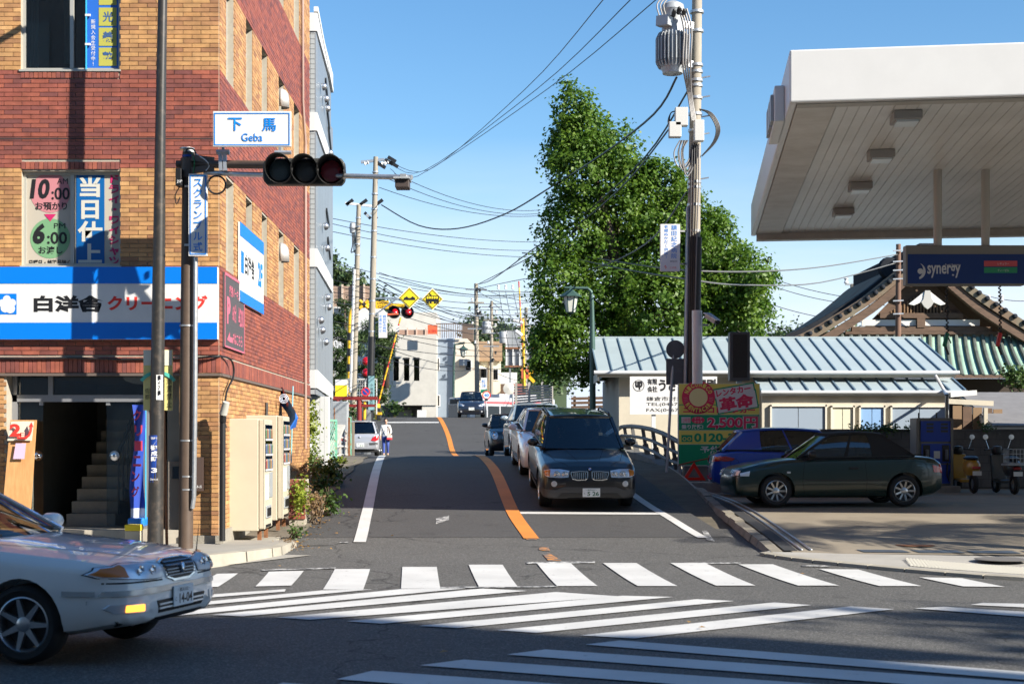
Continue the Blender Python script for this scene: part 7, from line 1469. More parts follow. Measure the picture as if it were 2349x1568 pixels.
# second pole left
P2=74; p2_=thing('thin_utility_pole',P(813,1000,P2),'thinner utility pole left of the sign pole with a white conduit','utility pole','utility poles'); l2=lambda y:810+(940-y)*.028
tube_part('pole',M_polec,p2_,[P(l2(1010),1010,P2),P(l2(470),470,P2)],[.17,.12],12); tube_part('conduit',M_wht,p2_,[P(l2(900)-7,900,P2-.1),P(l2(620)-6,618,P2-.1)],.08,8); MB().bar(P(792,466,P2),P(866,474,P2),.12).build('cross_arm',M_wht,p2_); bands(p2_,P2,l2,(500,520,560,585,640),.15)
for dx in (800,832,868):MB().bar(P(dx-6,470,P2),P(dx+10,458,P2),.12,.16).build('insulator',M_black,p2_)
MB().lathe([(0,0),(.14,.02),(.17,.3),(.14,.52),(.1,.55),(0,.56)],12,Matrix.Translation(P(809,535,P2))).build('lightning_arrester',M_tg,p2_)
for k in range(3):a=P(808+k*3,535,P2); tube_part('drop_cable',M_wire,p2_,[a,a+Vector((.02,0,-.6)),a+Vector((-.05+.1*k,0,-1.0)),P(l2(570),570,P2)],.03,5)
a,b=P(836,486,P2),P(862,505,P2)
for k in range(6):q=P(836+k*5,492+(k%3)*5,P2-.1); MB().bar(q,q+Vector((.1,0,.12)),.12).build('switch_gear',M_gsteel if k%2 else M_black,p2_)
# level crossing: striped posts, booms, lights, notice boards
M_stb=mat('crossing_black',(.02,.02,.02),.5)
def striped(parent,pts,r_,n,name='post'):
 pts=[Vector(p) for p in pts]; L_=[0]
 for i in range(1,len(pts)):L_.append(L_[-1]+(pts[i]-pts[i-1]).length)
 def at_(d):
  for i in range(1,len(pts)):
   if d<=L_[i]+1e-6:f_=(d-L_[i-1])/max(1e-6,L_[i]-L_[i-1]); return pts[i-1].lerp(pts[i],f_)
  return pts[-1]
 for k in range(n):d0,d1=L_[-1]*k/n,L_[-1]*(k+1)/n; q=[at_(d0)]+[pts[i] for i in range(len(pts)) if d0<L_[i]<d1]+[at_(d1)]; tube_part(name,M_amber if k%2 else M_stb,parent,q,r_,10)
XC=80.0; lc=thing('crossing_signal',P(803,950,XC),'black and yellow level crossing mast with crossbuck and two red lamps','crossing signal')
striped(lc,[P(800,960,XC),P(803,745,XC)],.15,12); tube_part('bent_arm',M_amber,lc,[P(803,748,XC),P(804,724,XC),P(810,708,XC),P(822,702,XC),P(862,700,XC),P(945,702,XC)],.13,10)
for sd in (-1,1):striped(lc,[P(835-17*sd,698-15,XC-.2),P(835+17*sd,698+15,XC-.2)],.09,5,'crossbuck')
a,b=P(862,708,XC-.2),P(892,690,XC-.2); box_part('notice_plate',M_amber,lc,a.x,b.x,XC-.25,XC-.2,a.z,b.z); text('ON⇄',P(877,695,XC-.26),.55,.16,M_letter_black,lc); text('OFF',P(877,703,XC-.26),.5,.14,M_letter_black,lc)
M_rl=mat('crossing_lamp_red',(.50,.006,.012),.2,coat=.6)
for x in (904,935):
 p=P(x,716,XC-.3); MB().lathe([(0,.5),(.22,.45),(.33,.15),(.36,0),(.36,-.22),(.33,-.22),(.3,.05),(0,.06)],18,Matrix.Translation(p)@Matrix.Rotation(R(90),4,'X')@Matrix.Rotation(R(180),4,'X')).build('lamp_hood',M_vis,lc,smooth=40); MB().lathe([(.2,0),(.17,.08),(0,.12)],16,Matrix.Translation(p+Vector((.06,-.1,0)))@Matrix.Rotation(R(90),4,'X')).build('lamp_lens',M_rl,lc,smooth=True)
for y in (828,854):MB().lathe([(0,.1),(.22,.1),(.24,0),(.2,-.1),(0,-.14)],14,Matrix.Translation(P(840,y,XC-.2))@Matrix.Rotation(R(90),4,'X')@Matrix.Rotation(R(180),4,'X')).build('side_lamp',M_rl,lc,smooth=True)
a,b=P(826,884,XC-.2),P(842,868,XC-.2); box_part('speaker_box',M_trim,lc,a.x,b.x,XC-.3,XC,a.z,b.z)
bm_=thing('barrier_boom',P(928,960,XC+1),'raised yellow and red level crossing barrier boom on the left','barrier','raised barrier booms');
def boom(parent,p0,p1,n):
 for k in range(n):tube_part('boom_section',M_amber if k%3 else mat('boom_red',(.6,.06,.04),.5),parent,[Vector(p0).lerp(Vector(p1),k/n),Vector(p0).lerp(Vector(p1),(k+1)/n)],.045,8)
boom(bm_,P(867,928,XC+1),P(919,728,XC+1),14); tube_part('boom_post',M_amber,bm_,[P(866,962,XC+1),P(866,926,XC+1)],.16,10); a,b=P(908,762,XC+.9),P(916,747,XC+.9); box_part('tag',M_wht,bm_,a.x,b.x,XC+.88,XC+.9,a.z,b.z); MB().box(P(861,0,XC).x,P(871,0,XC).x,XC+.8,XC+1.2,P(0,962,XC).z,P(0,934,XC).z).build('drive_case',M_stb,bm_,bevel=.05); MB().box(P(860,0,XC).x,P(872,0,XC).x,XC+.78,XC+1.22,P(0,950,XC).z,P(0,944,XC).z).build('case_stripe',M_amber,bm_)
bm2=thing('barrier_boom',P(1200,900,92),'upright yellow and red barrier boom right of the road','barrier','raised barrier booms'); boom(bm2,P(1203,880,92),P(1190,645,92),16); MB().bar(P(1196,846,92),P(1226,876,92),.2,.05,up=(0,1,0)).build('crossbuck_arm',M_amber,bm2); MB().bar(P(1196,876,92),P(1226,846,92),.2,.05,up=(0,1,0)).build('crossbuck_arm',M_amber,bm2); a,b=P(1196,868,91.8),P(1213,845,91.8); box_part('red_plate',mat('faded_red',(.45,.10,.05),.7),bm2,a.x,b.x,91.7,91.75,a.z,b.z)
striped(bm2,[P(1202,900,92.2),P(1203,845,92.2)],.12,5)
np_=thing('no_parking_sign',P(838,960,66.5),'round blue and red no parking sign on a yellow post','sign'); tube_part('post',M_amber,np_,[P(836,962,66.5),P(837,905,66.5)],.07,8); p=P(839,898,66.4); MB().lathe([(0,0),(.21,0),(.21,.02),(0,.02)],24,Matrix.Translation(p)@Matrix.Rotation(R(90),4,'X')).build('plate',M_letter_red,np_); disc(MB(),p+Vector((0,-.024,0)),.155).build('blue_disc',M_addr,np_); MB().bar(p+Vector((-.11,-.028,.11)),p+Vector((.11,-.028,-.11)),.05,.004,up=(0,1,0)).build('slash',M_letter_red,np_); a,b=P(831,919,66.4),P(848,914,66.4); box_part('supplement_plate',M_wht,np_,a.x,b.x,66.38,66.4,a.z,b.z)
yb=thing('yellow_poster',P(781,912,72),'yellow and white public poster behind the torii gate','poster'); a,b=P(769,912,72),P(796,870,72); box_part('board',M_yellow,yb,a.x,b.x,72,72.05,a.z,b.z); a2=P(769,883,72); box_part('header',M_wht,yb,a.x,b.x,71.99,71.998,a2.z,b.z); box_part('post',M_gsteel,yb,(a.x+b.x)/2-.04,(a.x+b.x)/2+.04,72.06,72.12,1,a.z)
wfn=thing('wire_fence',P(845,940,78),'white framed wire fence panel by the crossing','fence'); M_wfm=mat('fence_white',(.58,.58,.55),.6)
for x in (797,838,848,864):MB().bar(P(x,950,78),P(x,868,78),.06).build('post',M_wfm,wfn)
MB().bar(P(797,869,78),P(864,869,78),.06).build('rail',M_wfm,wfn); m=MB()
for k in range(12):m.bar(P(800+k*5.4,869,78),P(795+k*5.4,945,78),.015); m.bar(P(797,872+k*6.5,78),P(864,872+k*6.5,78),.015)
tag(m.build('wire',M_wfm,wfn),kind='stuff')
sl_=thing('orange_street_lamp',P(890,720,76),'street lamp head with an orange cover beside the crossing','lamp'); MB().bar(P(lx(745),745,LP),P(895,722,LP),.05).build('arm',M_steel,sl_); MB().bar(P(888,722,LP),P(914,720,LP),.2,.1).build('head',mat('lamp_orange',(.62,.12,.05),.5),sl_,bevel=.04)
# distant poles and signs
def far_pole(px,ytop,ybot,Y,r_,label,lean=0):
 t=thing('utility_pole',P(px,ybot,Y),label,'utility pole','utility poles'); tube_part('pole',M_polec,t,[P(px,ybot,Y),P(px+lean,ytop,Y)],[r_,r_*.72],10)
 for k in range(4):p=P(px+lean*.8,ytop+14+k*30,Y); MB().bar(p+Vector((-.75+.15*(k%2),-.1,0)),p+Vector((.75-.2*(k%2),-.1,0)),.09).build('cross_arm',M_steel if k!=1 else M_polec,t)
 for k in range(9):p=P(px+lean*.8+random.uniform(-14,14),ytop+8+random.uniform(0,130),Y-.15); MB().lathe([(0,-.13),(.1,-.08),(.06,0),(.1,.08),(0,.13)],8,Matrix.Translation(p)).build('insulator',M_wht if k%2 else M_black,t)
 return t
u1=far_pole(1095,650,945,100,.19,'concrete utility pole behind the bus with a round drum transformer',-3); u2=far_pole(1127,690,930,104,.15,'slimmer utility pole right of the bus pole with a rusty drum',1); u3=far_pole(1203,705,890,96,.16,'brown utility pole beside the upright barrier boom',4)
for (x,y,Y,t) in ((1116,765,100,u1),(1155,787,104,u2)):MB().lathe([(0,0),(.3,0),(.32,.06),(.32,.8),(.28,.86),(0,.88)],16,Matrix.Translation(P(x,y,Y))).build('drum',M_tg,t,smooth=40); MB().bar(P(x,y-12,Y),P(x-18,y-12,Y),.1).build('bracket',M_steel,t)
for (x,y) in ((1143,658),(1160,658),(1176,658)):MB().lathe([(0,-.2),(.1,-.15),(.07,0),(.1,.1),(0,.2)],8,Matrix.Translation(P(x,y,104))).build('insulator',M_wht,u2)
MB().bar(P(1127,668,104),P(1180,668,104),.08).build('cross_arm',M_steel,u2)
sgn=thing('speed_limit_sign',P(1116,925,92),'round speed limit forty sign with plates above it','sign'); p=P(1116,906,92); MB().lathe([(0,0),(.28,0),(.28,.02),(0,.02)],24,Matrix.Translation(p)@Matrix.Rotation(R(90),4,'X')).build('plate',M_letter_red,sgn); disc(MB(),p+Vector((0,-.025,0)),.215).build('white_disc',M_wht,sgn); text('40',p+Vector((0,-.03,0)),.3,.2,M_letter_blue,sgn,bold=.03); tube_part('post',M_gsteel,sgn,[P(1116,940,92.1),P(1110,868,92.1)],.04,8)
a,b=P(1103,893,92),P(1117,866,92); box_part('route_plate',M_wht,sgn,a.x,b.x,92,92.02,a.z,b.z); text('⇅',P(1110,879,91.98),.25,.5,M_letter_blue,sgn); a,b=P(1102,901,92),P(1118,893,92); box_part('green_plate',mat('sign_green',(.01,.22,.12),.5),sgn,a.x,b.x,92,92.02,a.z,b.z)
ln2=thing('far_lantern_post',P(1040,955,96),'lamp post with black lantern before the blue grey house','lamp post'); tube_part('pole',M_grn,ln2,[P(1040,960,96),P(1041,830,96),P(1043,790,96),P(1066,786,96)],.08,8); lantern(ln2,1063,806,96,.95)
fl2=thing('crossing_floodlight',P(1190,740,91),'pair of white floodlight heads on the crossing mast','lamp'); MB().bar(P(1176,734,91),P(1200,741,91),.5,.16).build('head',M_wht,fl2,bevel=.06); MB().bar(P(1182,758,91),P(1198,770,91),.45,.22).build('head',M_wht,fl2,bevel=.06); tube_part('mast',M_amber,fl2,[P(1203,890,91),P(1200,730,91)],.07,8)
mr_=thing('road_mirror',P(1168,900,90),'round white backed road mirror by the far fence','mirror'); MB().lathe([(0,0),(.36,.02),(.38,.1),(0,.16)],20,Matrix.Translation(P(1168,891,90))@Matrix.Rotation(R(90),4,'X')).build('shell',mat('mirror_back',(.6,.58,.52),.5),mr_,smooth=40); tube_part('post',M_gsteel,mr_,[P(1176,935,90),P(1176,885,90)],.05,8)
gf=thing('slatted_fence',P(1220,930,88),'grey slatted fence rising along the right side past the crossing','fence'); M_gf=mat('fence_grey',(.33,.31,.28),.7,var=.12)
for k in range(9):MB().bar(P(1180,888+k*6.2,86),P(1268,884+k*5.6,84),.07,.11).build('slat',M_gf,gf)
for x in (1184,1214,1244,1266):MB().bar(P(x,946,85.2),P(x,876,85.2),.14).build('post',M_gf,gf)
wf2=thing('timber_fence',P(1355,950,56),'brown slatted timber fence beneath the ginkgo','fence')
for k in range(5):MB().bar(P(1310,914+k*10,56),P(1402,912+k*10,56),.05,.11).build('slat',M_tw,wf2)
for x in (1318,1352,1386):MB().bar(P(x,970,56.1),P(x,908,56.1),.1).build('post',M_tw,wf2)
# wires
def wire(pts,r_=.013,m_=M_wire,label='thin black overhead wire crossing the sky',k=5):
 q=cat([tuple(P(*p)) for p in pts],k); o=tube_part('overhead_wire',m_,None,q,r_,5); tag(o,label,'wire','overhead wires'); return o
def sag(x0,y0,Y0,x1,y1,Y1,s,r_=.015,m_=M_wire,label='thin black overhead wire crossing the sky'):
 a,b=P(x0,y0,Y0),P(x1,y1,Y1); q=[a.lerp(b,k/14)-Vector((0,0,s*4*(k/14)*(1-k/14))) for k in range(15)]; tag(tube_part('overhead_wire',m_,None,q,r_,5),label,'wire','overhead wires')
for (x0,x1,y1),nm_ in zip(((1400,985,389),(1466,972,392),(1528,958,404)),('leftmost','middle','rightmost')):wire([(x0,-20,30),((x0+x1)/2+12,205,48),(x1,y1,66),(895,372+(y1-389),68)],.013,label=nm_+' of the three long wires rising from the sign pole to the top edge')
wire([(1552,178,34.3),(1500,262,37),(1380,355,44),(1270,425,50),(1160,490,56),(1050,524,61),(960,517,65),(875,470,68)],.03,label='thick black cable sagging across the sky from the transformer pole')
wire([(1580,205,34.4),(1480,360,42),(1330,500,50),(1225,570,58),(1130,640,75),(1095,652,100)],.026,label='upper black service cable running from the utility pole down past the ginkgo'); wire([(1560,262,34.4),(1440,415,42),(1320,520,50),(1215,590,60),(1090,655,99)],.024,label='lower black service cable running from the utility pole down past the ginkgo'); wire([(1575,440,34.5),(1480,560,40),(1330,625,50),(1200,640,75),(1095,662,100)],.022,label='black cable crossing the ginkgo low beside the hospital advert')
M_wg2=mat('pale_cable',(.13,.13,.125),.5)
wire([(1198,580,52),(1300,590,50),(1420,615,46),(1575,640,38),(1700,653,42),(1880,648,50),(2055,603,58)],.022,M_wg2,'lower grey cable sagging right across the ginkgo to the timber pole'); wire([(1225,562,52),(1330,585,50),(1450,605,46),(1575,620,38),(1750,622,42),(1900,610,50),(2060,583,58)],.022,M_wg2,'upper grey cable sagging right across the ginkgo to the timber pole')
for x0,y0,x1,y1,s in ((757,500,1236,555,.3),(757,512,1236,574,.4),(757,530,1236,590,.3),(757,640,1250,690,.6),(757,652,1250,705,.6),(866,640,1250,720,1.0),(866,650,1250,735,1.2),(870,660,1180,735,.5),(757,690,840,690,.2),(870,430,1236,495,.5),(905,398,1236,482,.6),(890,410,1236,490,.6),(866,760,1230,800,.5),(866,790,1240,830,.8),(866,815,1100,845,.4),(866,640,1215,745,.8),(862,655,1205,750,.9),(757,600,1250,668,.5),(757,612,1250,676,.7),(757,668,1250,722,.4),(870,625,1240,665,.7),(870,635,1240,672,.5),(870,690,1230,760,.4),(870,705,1230,775,.5),(757,735,1230,790,.4),(757,770,1230,812,.5)):sag(x0,y0,70,x1,y1,96,s,.018,label='thin wire strung past the sign pole towards the crossing')
for x0,y0,x1,y1 in ((1095,655,1265,690),(1095,668,1265,715),(1127,690,1255,760),(1145,670,1180,850),(1160,670,1200,830),(1178,672,1215,800),(1095,800,1250,860),(1095,830,1250,880),(1095,880,1200,930)):sag(x0,y0,100,x1,y1,94,.4,.018,label='thin wire fanning out from the far poles behind the bus')
for x0,y0,x1,y1 in ((1775,640,2060,690),(1770,655,2030,700),(1775,700,2050,740),(1770,745,1950,760),(1775,770,1990,742),(2150,640,2360,740),(2200,650,2360,690)):sag(x0,y0,80,x1,y1,80,.3,.02,label='thin far wire in the sky beside the temple roof')
tp2=thing('brown_timber_pole',P(2060,780,58),'brown timber utility pole in front of the temple gable','utility pole','utility poles'); tube_part('pole',mat('pole_brown',(.16,.09,.06),.8,var=.2,vscale=5,stretch=(3,3,.4)),tp2,[P(2060,860,58),P(2061,560,58)],[.13,.1],12)
for y in (575,600,620,640,690,720):p=P(2060,y,57.8); MB().bar(p+Vector((-.2,0,0)),p+Vector((.22,0,.02)),.05).build('fitting',M_steel,tp2)
for x,y in ((1956,660),(2283,700)):
 t=thing('insulator_post',P(x,y,78),'small far pole top with white insulators '+('left of the temple roof' if x<2000 else 'right of the temple roof'),'utility pole','utility poles'); tube_part('pole',M_polec,t,[P(x,y+90,78),P(x,y-8,78)],.14,8); MB().bar(P(x-17,y-8,78),P(x+17,y-8,78),.1).build('cross_arm',M_gsteel,t)
 for dx in (-15,15):MB().lathe([(0,0),(.13,.05),(.08,.2),(.13,.3),(0,.36)],8,Matrix.Translation(P(x+dx,y-9,78))).build('insulator',M_wht,t)
 # ================================================================ buildings beyond the crossing
def house(name,label,loc):return thing(name,loc,label,'building','buildings beyond the crossing')
FY=104; h=house('concrete_building','pale concrete building with three slit windows beyond the crossing',P(935,958,FY))
def fbx(par,name,m_,x0,y0,x1,y1,Y0,Y1,**k):a,b=P(x0,y1,Y0),P(x1,y0,Y0); return box_part(name,m_,par,a.x,b.x,Y0,Y1,a.z,b.z,**k)
m=MB(); hol=[(P(x,0,FY).x,P(x+13,0,FY).x,P(0,873,FY).z,P(0,823,FY).z) for x in (902,926,949)]; a,b=P(872,929,FY),P(1001,768,FY)
for u0,u1,z0,z1 in wall_cells(a.x,b.x,a.z,b.z,hol):m.box(u0,u1,FY,FY+.4,z0,z1)
m.box(a.x,b.x,FY+1,FY+6,a.z,b.z); m.build('wall',M_cwall,h)
for q in hol:
 w=box_part('window',M_gril,h,q[0]-.02,q[1]+.02,FY-.05,FY+.02,q[3]-.02,q[3]+.1); box_part('pane',M_glassd,w,q[0],q[1],FY+.2,FY+.22,q[2],q[3])
fbx(h,'upper_block',M_cwall,880,716,1001,770,FY+4,FY+10); fbx(h,'ground_wall',mat('undercroft',(.20,.19,.17),.9),876,928,968,962,FY+3,FY+3.2); fbx(h,'pier',M_cwall,968,929,1001,962,FY+.1,FY+3); a=P(1001,0,FY)
fbx(h,'balcony_rail',mat('balcony_brown',(.30,.19,.14),.7),910,756,980,776,FY+2,FY+2.1)
for k in range(4):fbx(h,'balcony_post',mat('balcony_post_c',(.5,.36,.28),.7),912+k*21,752,915+k*21,780,FY+1.9,FY+2)
fbx(h,'height_sign',mat('height_orange',(.62,.12,.045),.7),981,745,1003,766,FY-1,FY-.95); text('4.5M',P(992,759,FY-1)+Vector((0,-.02,0)),.55,.2,M_letter_red,h); fbx(h,'garage_door',mat('garage_cream',(.5,.47,.4),.8),905,940,945,962,FY+2.9,FY+3); fbx(h,'poster_case',M_wht,957,940,978,960,FY-.2,FY-.1)
h=house('blue_grey_house','narrow blue grey house with a cream gable side beyond the bus',P(1050,955,FY+2)); Y=FY+2; M_bg=mat('blue_grey_render',(.25,.30,.36),.8,var=.05); M_cr=mat('cream_render',(.66,.58,.47),.8,var=.05)
a,b,c_=P(1000,965,Y),P(1043,776,Y),P(1094,776,Y); box_part('front_wall',M_bg,h,a.x,b.x,Y,Y+6,a.z,b.z); MB().prism([P(1043.3,965,Y-.01),P(1095,965,Y-.01),P(1095,800,Y-.01),P(1072,776,Y-.01),P(1043.3,776,Y-.01)],(0,6,0)).build('side_wall',M_cr,h)
for x0,y0,x1,y1 in ((1064,905,1082,935),(1066,826,1082,850),(1001,905,1010,932),(1001,820,1009,850)):w=fbx(h,'window',M_wht,x0,y0,x1,y1,Y-.06,Y-.015); fbx(w,'pane',M_glassd,x0+2,y0+2,x1-2,y1-2,Y-.07,Y-.061)
fbx(h,'wall_box',M_gsteel,1053,823,1071,838,Y-.5,Y-.02); m=MB()
for k in range(14):m.bar(P(1003+k*4.2,775,Y+1),P(1003+k*4.2,742,Y+1),.05)
for y in (742,758):m.bar(P(1000,y,Y+1),P(1062,y,Y+1),.07)
m.build('roof_railing',M_tw,h); fbx(h,'roof_shed',mat('shed_brown',(.12,.085,.065),.8),1060,742,1085,778,Y+1.5,Y+4)
h=house('cream_house','cream house with a brown roof between the utility poles',P(1125,940,FY+8)); Y=FY+8; fbx(h,'wall',mat('pale_yellow_render',(.66,.62,.45),.8),1094,826,1148,962,Y,Y+5); MB().prism([P(1088,828,Y-.3),P(1152,828,Y-.3),P(1152,786,Y+3),P(1094,786,Y+3)],(0,.02,.12)).build('roof',mat('brown_tile_roof',(.28,.18,.10),.8,var=.15,vscale=3),h)
for x0,y0,x1,y1 in ((1094,843,1118,875),(1130,845,1144,872)):w=fbx(h,'window',M_wht,x0,y0,x1,y1,Y-.06,Y-.005); fbx(w,'pane',M_glassd,x0+2,y0+2,x1-2,y1-2,Y-.07,Y-.061)
fbx(h,'pipe',M_tw,1120,830,1122,950,Y-.15,Y-.05)
h=house('white_flat_house','white flat roofed house behind the billboard frame',P(1180,870,FY+14)); fbx(h,'wall',M_wht,1148,854,1186,880,FY+14,FY+18)
h=house('red_brown_house','red brown house partly hidden by the slatted fence',P(1180,925,FY+4)); fbx(h,'wall',mat('red_brown_render',(.33,.12,.10),.8),1165,880,1213,962,FY+4,FY+8); fbx(h,'porch',M_cr,1146,905,1165,962,FY+3,FY+5); fbx(h,'balcony',M_tw,1148,880,1168,906,FY+3.5,FY+4)
h=house('left_timber_house','house with brown timber terrace above the pine on the left',P(790,800,110)); fbx(h,'wall',M_wb,757,700,870,962,110,116); fbx(h,'dark_post',M_polec,757,665,764,930,100,100.4)
for k in range(6):fbx(h,'terrace_board',mat('terrace_brown',(.30,.21,.16),.8),757,656+k*8,860,663+k*8,108.5,108.6)
for k in range(4):fbx(h,'terrace_post',mat('terrace_post_c',(.48,.38,.30),.8),758+k*25,652,762+k*25,705,108.3,108.5)
bbd=thing('billboard_back',P(1205,850,98),'back of a grey billboard on a steel frame','billboard'); Y=98
for k in range(6):fbx(bbd,'sheet',mat('sheet_grey',(.27,.29,.31),.6),1160+k*15.5,757,1175+k*15.5,840,Y,Y+.05)
for y in (796,838):fbx(bbd,'beam',M_rust,1158,y,1256,y+4,Y-.2,Y-.05)
for k in range(7):fbx(bbd,'upright',M_wht,1160+k*15.5,757 if k%3==0 else 800,1163+k*15.5,842,Y-.18,Y-.02)
for k in range(3):fbx(bbd,'post',M_steel,1168+k*38,842,1172+k*38,945,Y-.1,Y)
# ================================================================ trees and plants
import numpy as np
rng=np.random.default_rng(11)
def leaf_object(name,m_,parent,C,S,up=.35,out=None,asp=.75):
 n=len(C); nrm=rng.normal(size=(n,3)); nrm[:,2]+=up*2
 if out is not None:nrm+=out*1.3
 nrm/=np.linalg.norm(nrm,axis=1)[:,None]+1e-9
 t=np.cross(nrm,rng.normal(size=(n,3))); t/=np.linalg.norm(t,axis=1)[:,None]+1e-9; b=np.cross(nrm,t); S=S[:,None]
 V=np.empty((n,4,3)); V[:,0]=C-t*S*.5; V[:,1]=C+b*S*.5*asp+nrm*S*.12; V[:,2]=C+t*S*.5; V[:,3]=C-b*S*.5*asp+nrm*S*.12
 o_=np.array(ORG[parent.name]) if parent is not None else np.zeros(3); V=(V-o_).reshape(-1,3)
 me=bpy.data.meshes.new(name); me.vertices.add(4*n); me.vertices.foreach_set('co',V.ravel().astype(np.float32)); me.loops.add(4*n); me.loops.foreach_set('vertex_index',np.arange(4*n,dtype=np.int32)); me.polygons.add(n); me.polygons.foreach_set('loop_start',np.arange(0,4*n,4,dtype=np.int32)); me.update(calc_edges=True); me.validate()
 me.materials.append(m_); o=bpy.data.objects.new(name,me); link(o,parent); return o
def crown_points(lobes,per_m2,clump,leaves,thick=.35,squash=1):
 C,O=[],[]
 for c,rx,ry,rz in lobes:
  area=4*math.pi*((rx*ry)**1.6/3+(rx*rz)**1.6/3+(ry*rz)**1.6/3)**(1/1.6); k=max(4,int(area*per_m2))
  d=rng.normal(size=(k,3)); d/=np.linalg.norm(d,axis=1)[:,None]; rad=1-np.abs(rng.normal(size=k))*thick; rad+=rng.normal(size=k)*.05
  cc=np.array(c)+d*np.array([rx,ry,rz])*np.clip(rad,.1,1.18)[:,None]
  pts=np.repeat(cc,leaves,axis=0)+rng.normal(size=(k*leaves,3))*clump*np.array([1,1,.75])*rng.uniform(.5,1.3,size=(k*leaves,1)); C.append(pts); O.append(np.repeat(d,leaves,axis=0))
 return np.concatenate(C),np.concatenate(O)
def limb(mb,a,b,r0,r1,bend=.3,n=6):
 a,b=Vector(a),Vector(b); off=Vector((random.uniform(-1,1),random.uniform(-1,1),random.uniform(0,.6)))*bend; mb.tube([a.lerp(b,k/n)+off*math.sin(math.pi*k/n) for k in range(n+1)],[r0+(r1-r0)*k/n for k in range(n+1)],8)
M_bark=mat('bark',(.09,.068,.05),.9,var=.3,vscale=8,bump=.6,bscale=25)
M_gink=leaf_mat('ginkgo_leaves',[(.035,.09,.012),(.075,.16,.017),(.12,.215,.022),(.19,.28,.034),(.30,.34,.055)],.45)
GY=50.0; gk=thing('ginkgo_tree',P(1430,1000,GY),'large green ginkgo tree behind the metal roofed house','tree')
lob=[]
for px,py_,rx,ry in ((1316,255,45,55),(1345,300,60,60),(1332,390,80,85),(1410,345,62,66),(1318,520,88,105),(1440,480,105,105),(1285,680,78,110),(1400,650,115,125),(1510,560,95,115),(1520,700,105,105),(1262,800,52,80),(1340,800,85,85),(1650,560,48,85),(1688,640,78,95),(1728,690,46,85),(1620,690,85,95),(1478,405,52,45),(1548,445,40,45),(1285,330,32,45),(1592,520,42,75),(1585,620,60,90),(1560,790,120,60),(1600,590,60,70)):
 c=P(px,py_,GY+random.uniform(-.8,.8)); lob.append((c,rx*GY/F,rx*GY/F*.95,ry*GY/F))
for _ in range(70):
 c,rx,ry,rz_=random.choice(lob[:24]); d_=Vector((random.gauss(0,1),random.gauss(0,1),random.gauss(0,1))).normalized(); s_=random.uniform(.25,.55); lob.append((c+Vector((d_.x*rx,d_.y*ry,d_.z*rz_))*random.uniform(.95,1.12),s_,s_,s_*.7))
C,O=crown_points(lob,7.5,.17,26,.26); leaf_object('crown',M_gink,gk,C,rng.uniform(.09,.18,len(C)),.45,O)
m=MB(); b_=P(1440,1010,GY); m.tube([b_+Vector((0,0,-1)),b_+Vector((.1,0,3)),P(1420,620,GY),P(1350,350,GY)],[.5,.4,.28,.08],12)
for px,py_ in ((1320,520),(1500,560),(1650,590),(1290,700),(1400,420),(1560,700),(1690,660)):limb(m,P(1425,760 if py_>600 else 650,GY),P(px,py_,GY),.16,.04,.4)
m.build('trunk',M_bark,gk,smooth=True)
M_pine=leaf_mat('pine_needles',[(.02,.05,.014),(.045,.085,.022),(.085,.13,.032),(.15,.18,.05)],.2)
def pine(px,pytop,pybot,w,Y,label,layers=7):
 t=thing('pine_tree',P(px,pybot,Y),label,'tree','pines by the crossing'); lb=[]; k_=Y/F
 for q in range(layers):
  f=q/(layers-1); yy=pytop+(pybot-pytop)*(.06+f*.85); ww=w*(.35+.65*math.sin(min(1,f*1.3+.15)*math.pi*.6))
  for s_ in range(3):lb.append((P(px+random.uniform(-.6,.6)*ww,yy+random.uniform(-8,8),Y+random.uniform(-1,1)),ww*k_*.55,ww*k_*.5,(pybot-pytop)/layers*k_*.40))
 C,O=crown_points(lb,13,.17,16,.4); leaf_object('crown',M_pine,t,C,rng.uniform(.12,.26,len(C)),.5,O,.3); m=MB(); m.tube([P(px,pybot+60,Y),P(px+3,(pytop+pybot)/2,Y),P(px,pytop,Y)],[.22,.15,.04],8)
 for q in range(5):yy=pytop+(pybot-pytop)*(.2+q*.15); limb(m,P(px,yy+10,Y),P(px+random.choice((-1,1))*w*.7,yy,Y),.07,.02,.2)
 m.build('trunk',M_bark,t,smooth=True)
pine(790,690,930,40,86,'dark pine tree left of the crossing mast'); pine(850,730,930,42,90,'pine tree behind the sign pole',6); pine(885,745,830,26,88,'small pine branch crown beside the hospital plate',4)
M_wood2=leaf_mat('woodland_leaves',[(.025,.05,.022),(.05,.09,.03),(.09,.13,.045),(.14,.16,.06)],.15)
def broad(name,px,py_,rx,ry,Y,label,leaf=.5,per=3,group=None,m_=None):
 t=thing(name,P(px,py_+ry,Y),label,'tree',group); k_=Y/F; lb=[(P(px+random.uniform(-.55,.55)*rx,py_+random.uniform(-.5,.6)*ry,Y+random.uniform(-1,1)*rx*k_*.4),rx*k_*random.uniform(.4,.6),rx*k_*.5,ry*k_*random.uniform(.38,.55)) for q in range(8)]
 C,O=crown_points(lb,per,leaf*.7,10,.35); leaf_object('crown',m_ or M_wood2,t,C,rng.uniform(.6,1.2,len(C))*leaf,.5,O); m=MB(); m.tube([P(px,py_+ry*1.5,Y),P(px,py_,Y)],[.3,.1],8)
 for q in range(3):limb(m,P(px,py_+ry*.6,Y),P(px+random.uniform(-.7,.7)*rx,py_-ry*.2,Y),.15,.04)
 m.build('trunk',M_bark,t,smooth=True)
for px,py_,rx,ry,lab in ((768,625,30,45,'tall broad tree on the hill beside the grey building'),(800,650,28,38,'broad tree on the hill above the timber terrace'),(830,672,22,28,'small hill tree behind the thin utility pole')):broad('hill_tree',px,py_,rx,ry,150,lab,.55,1.6,'trees on the hill')
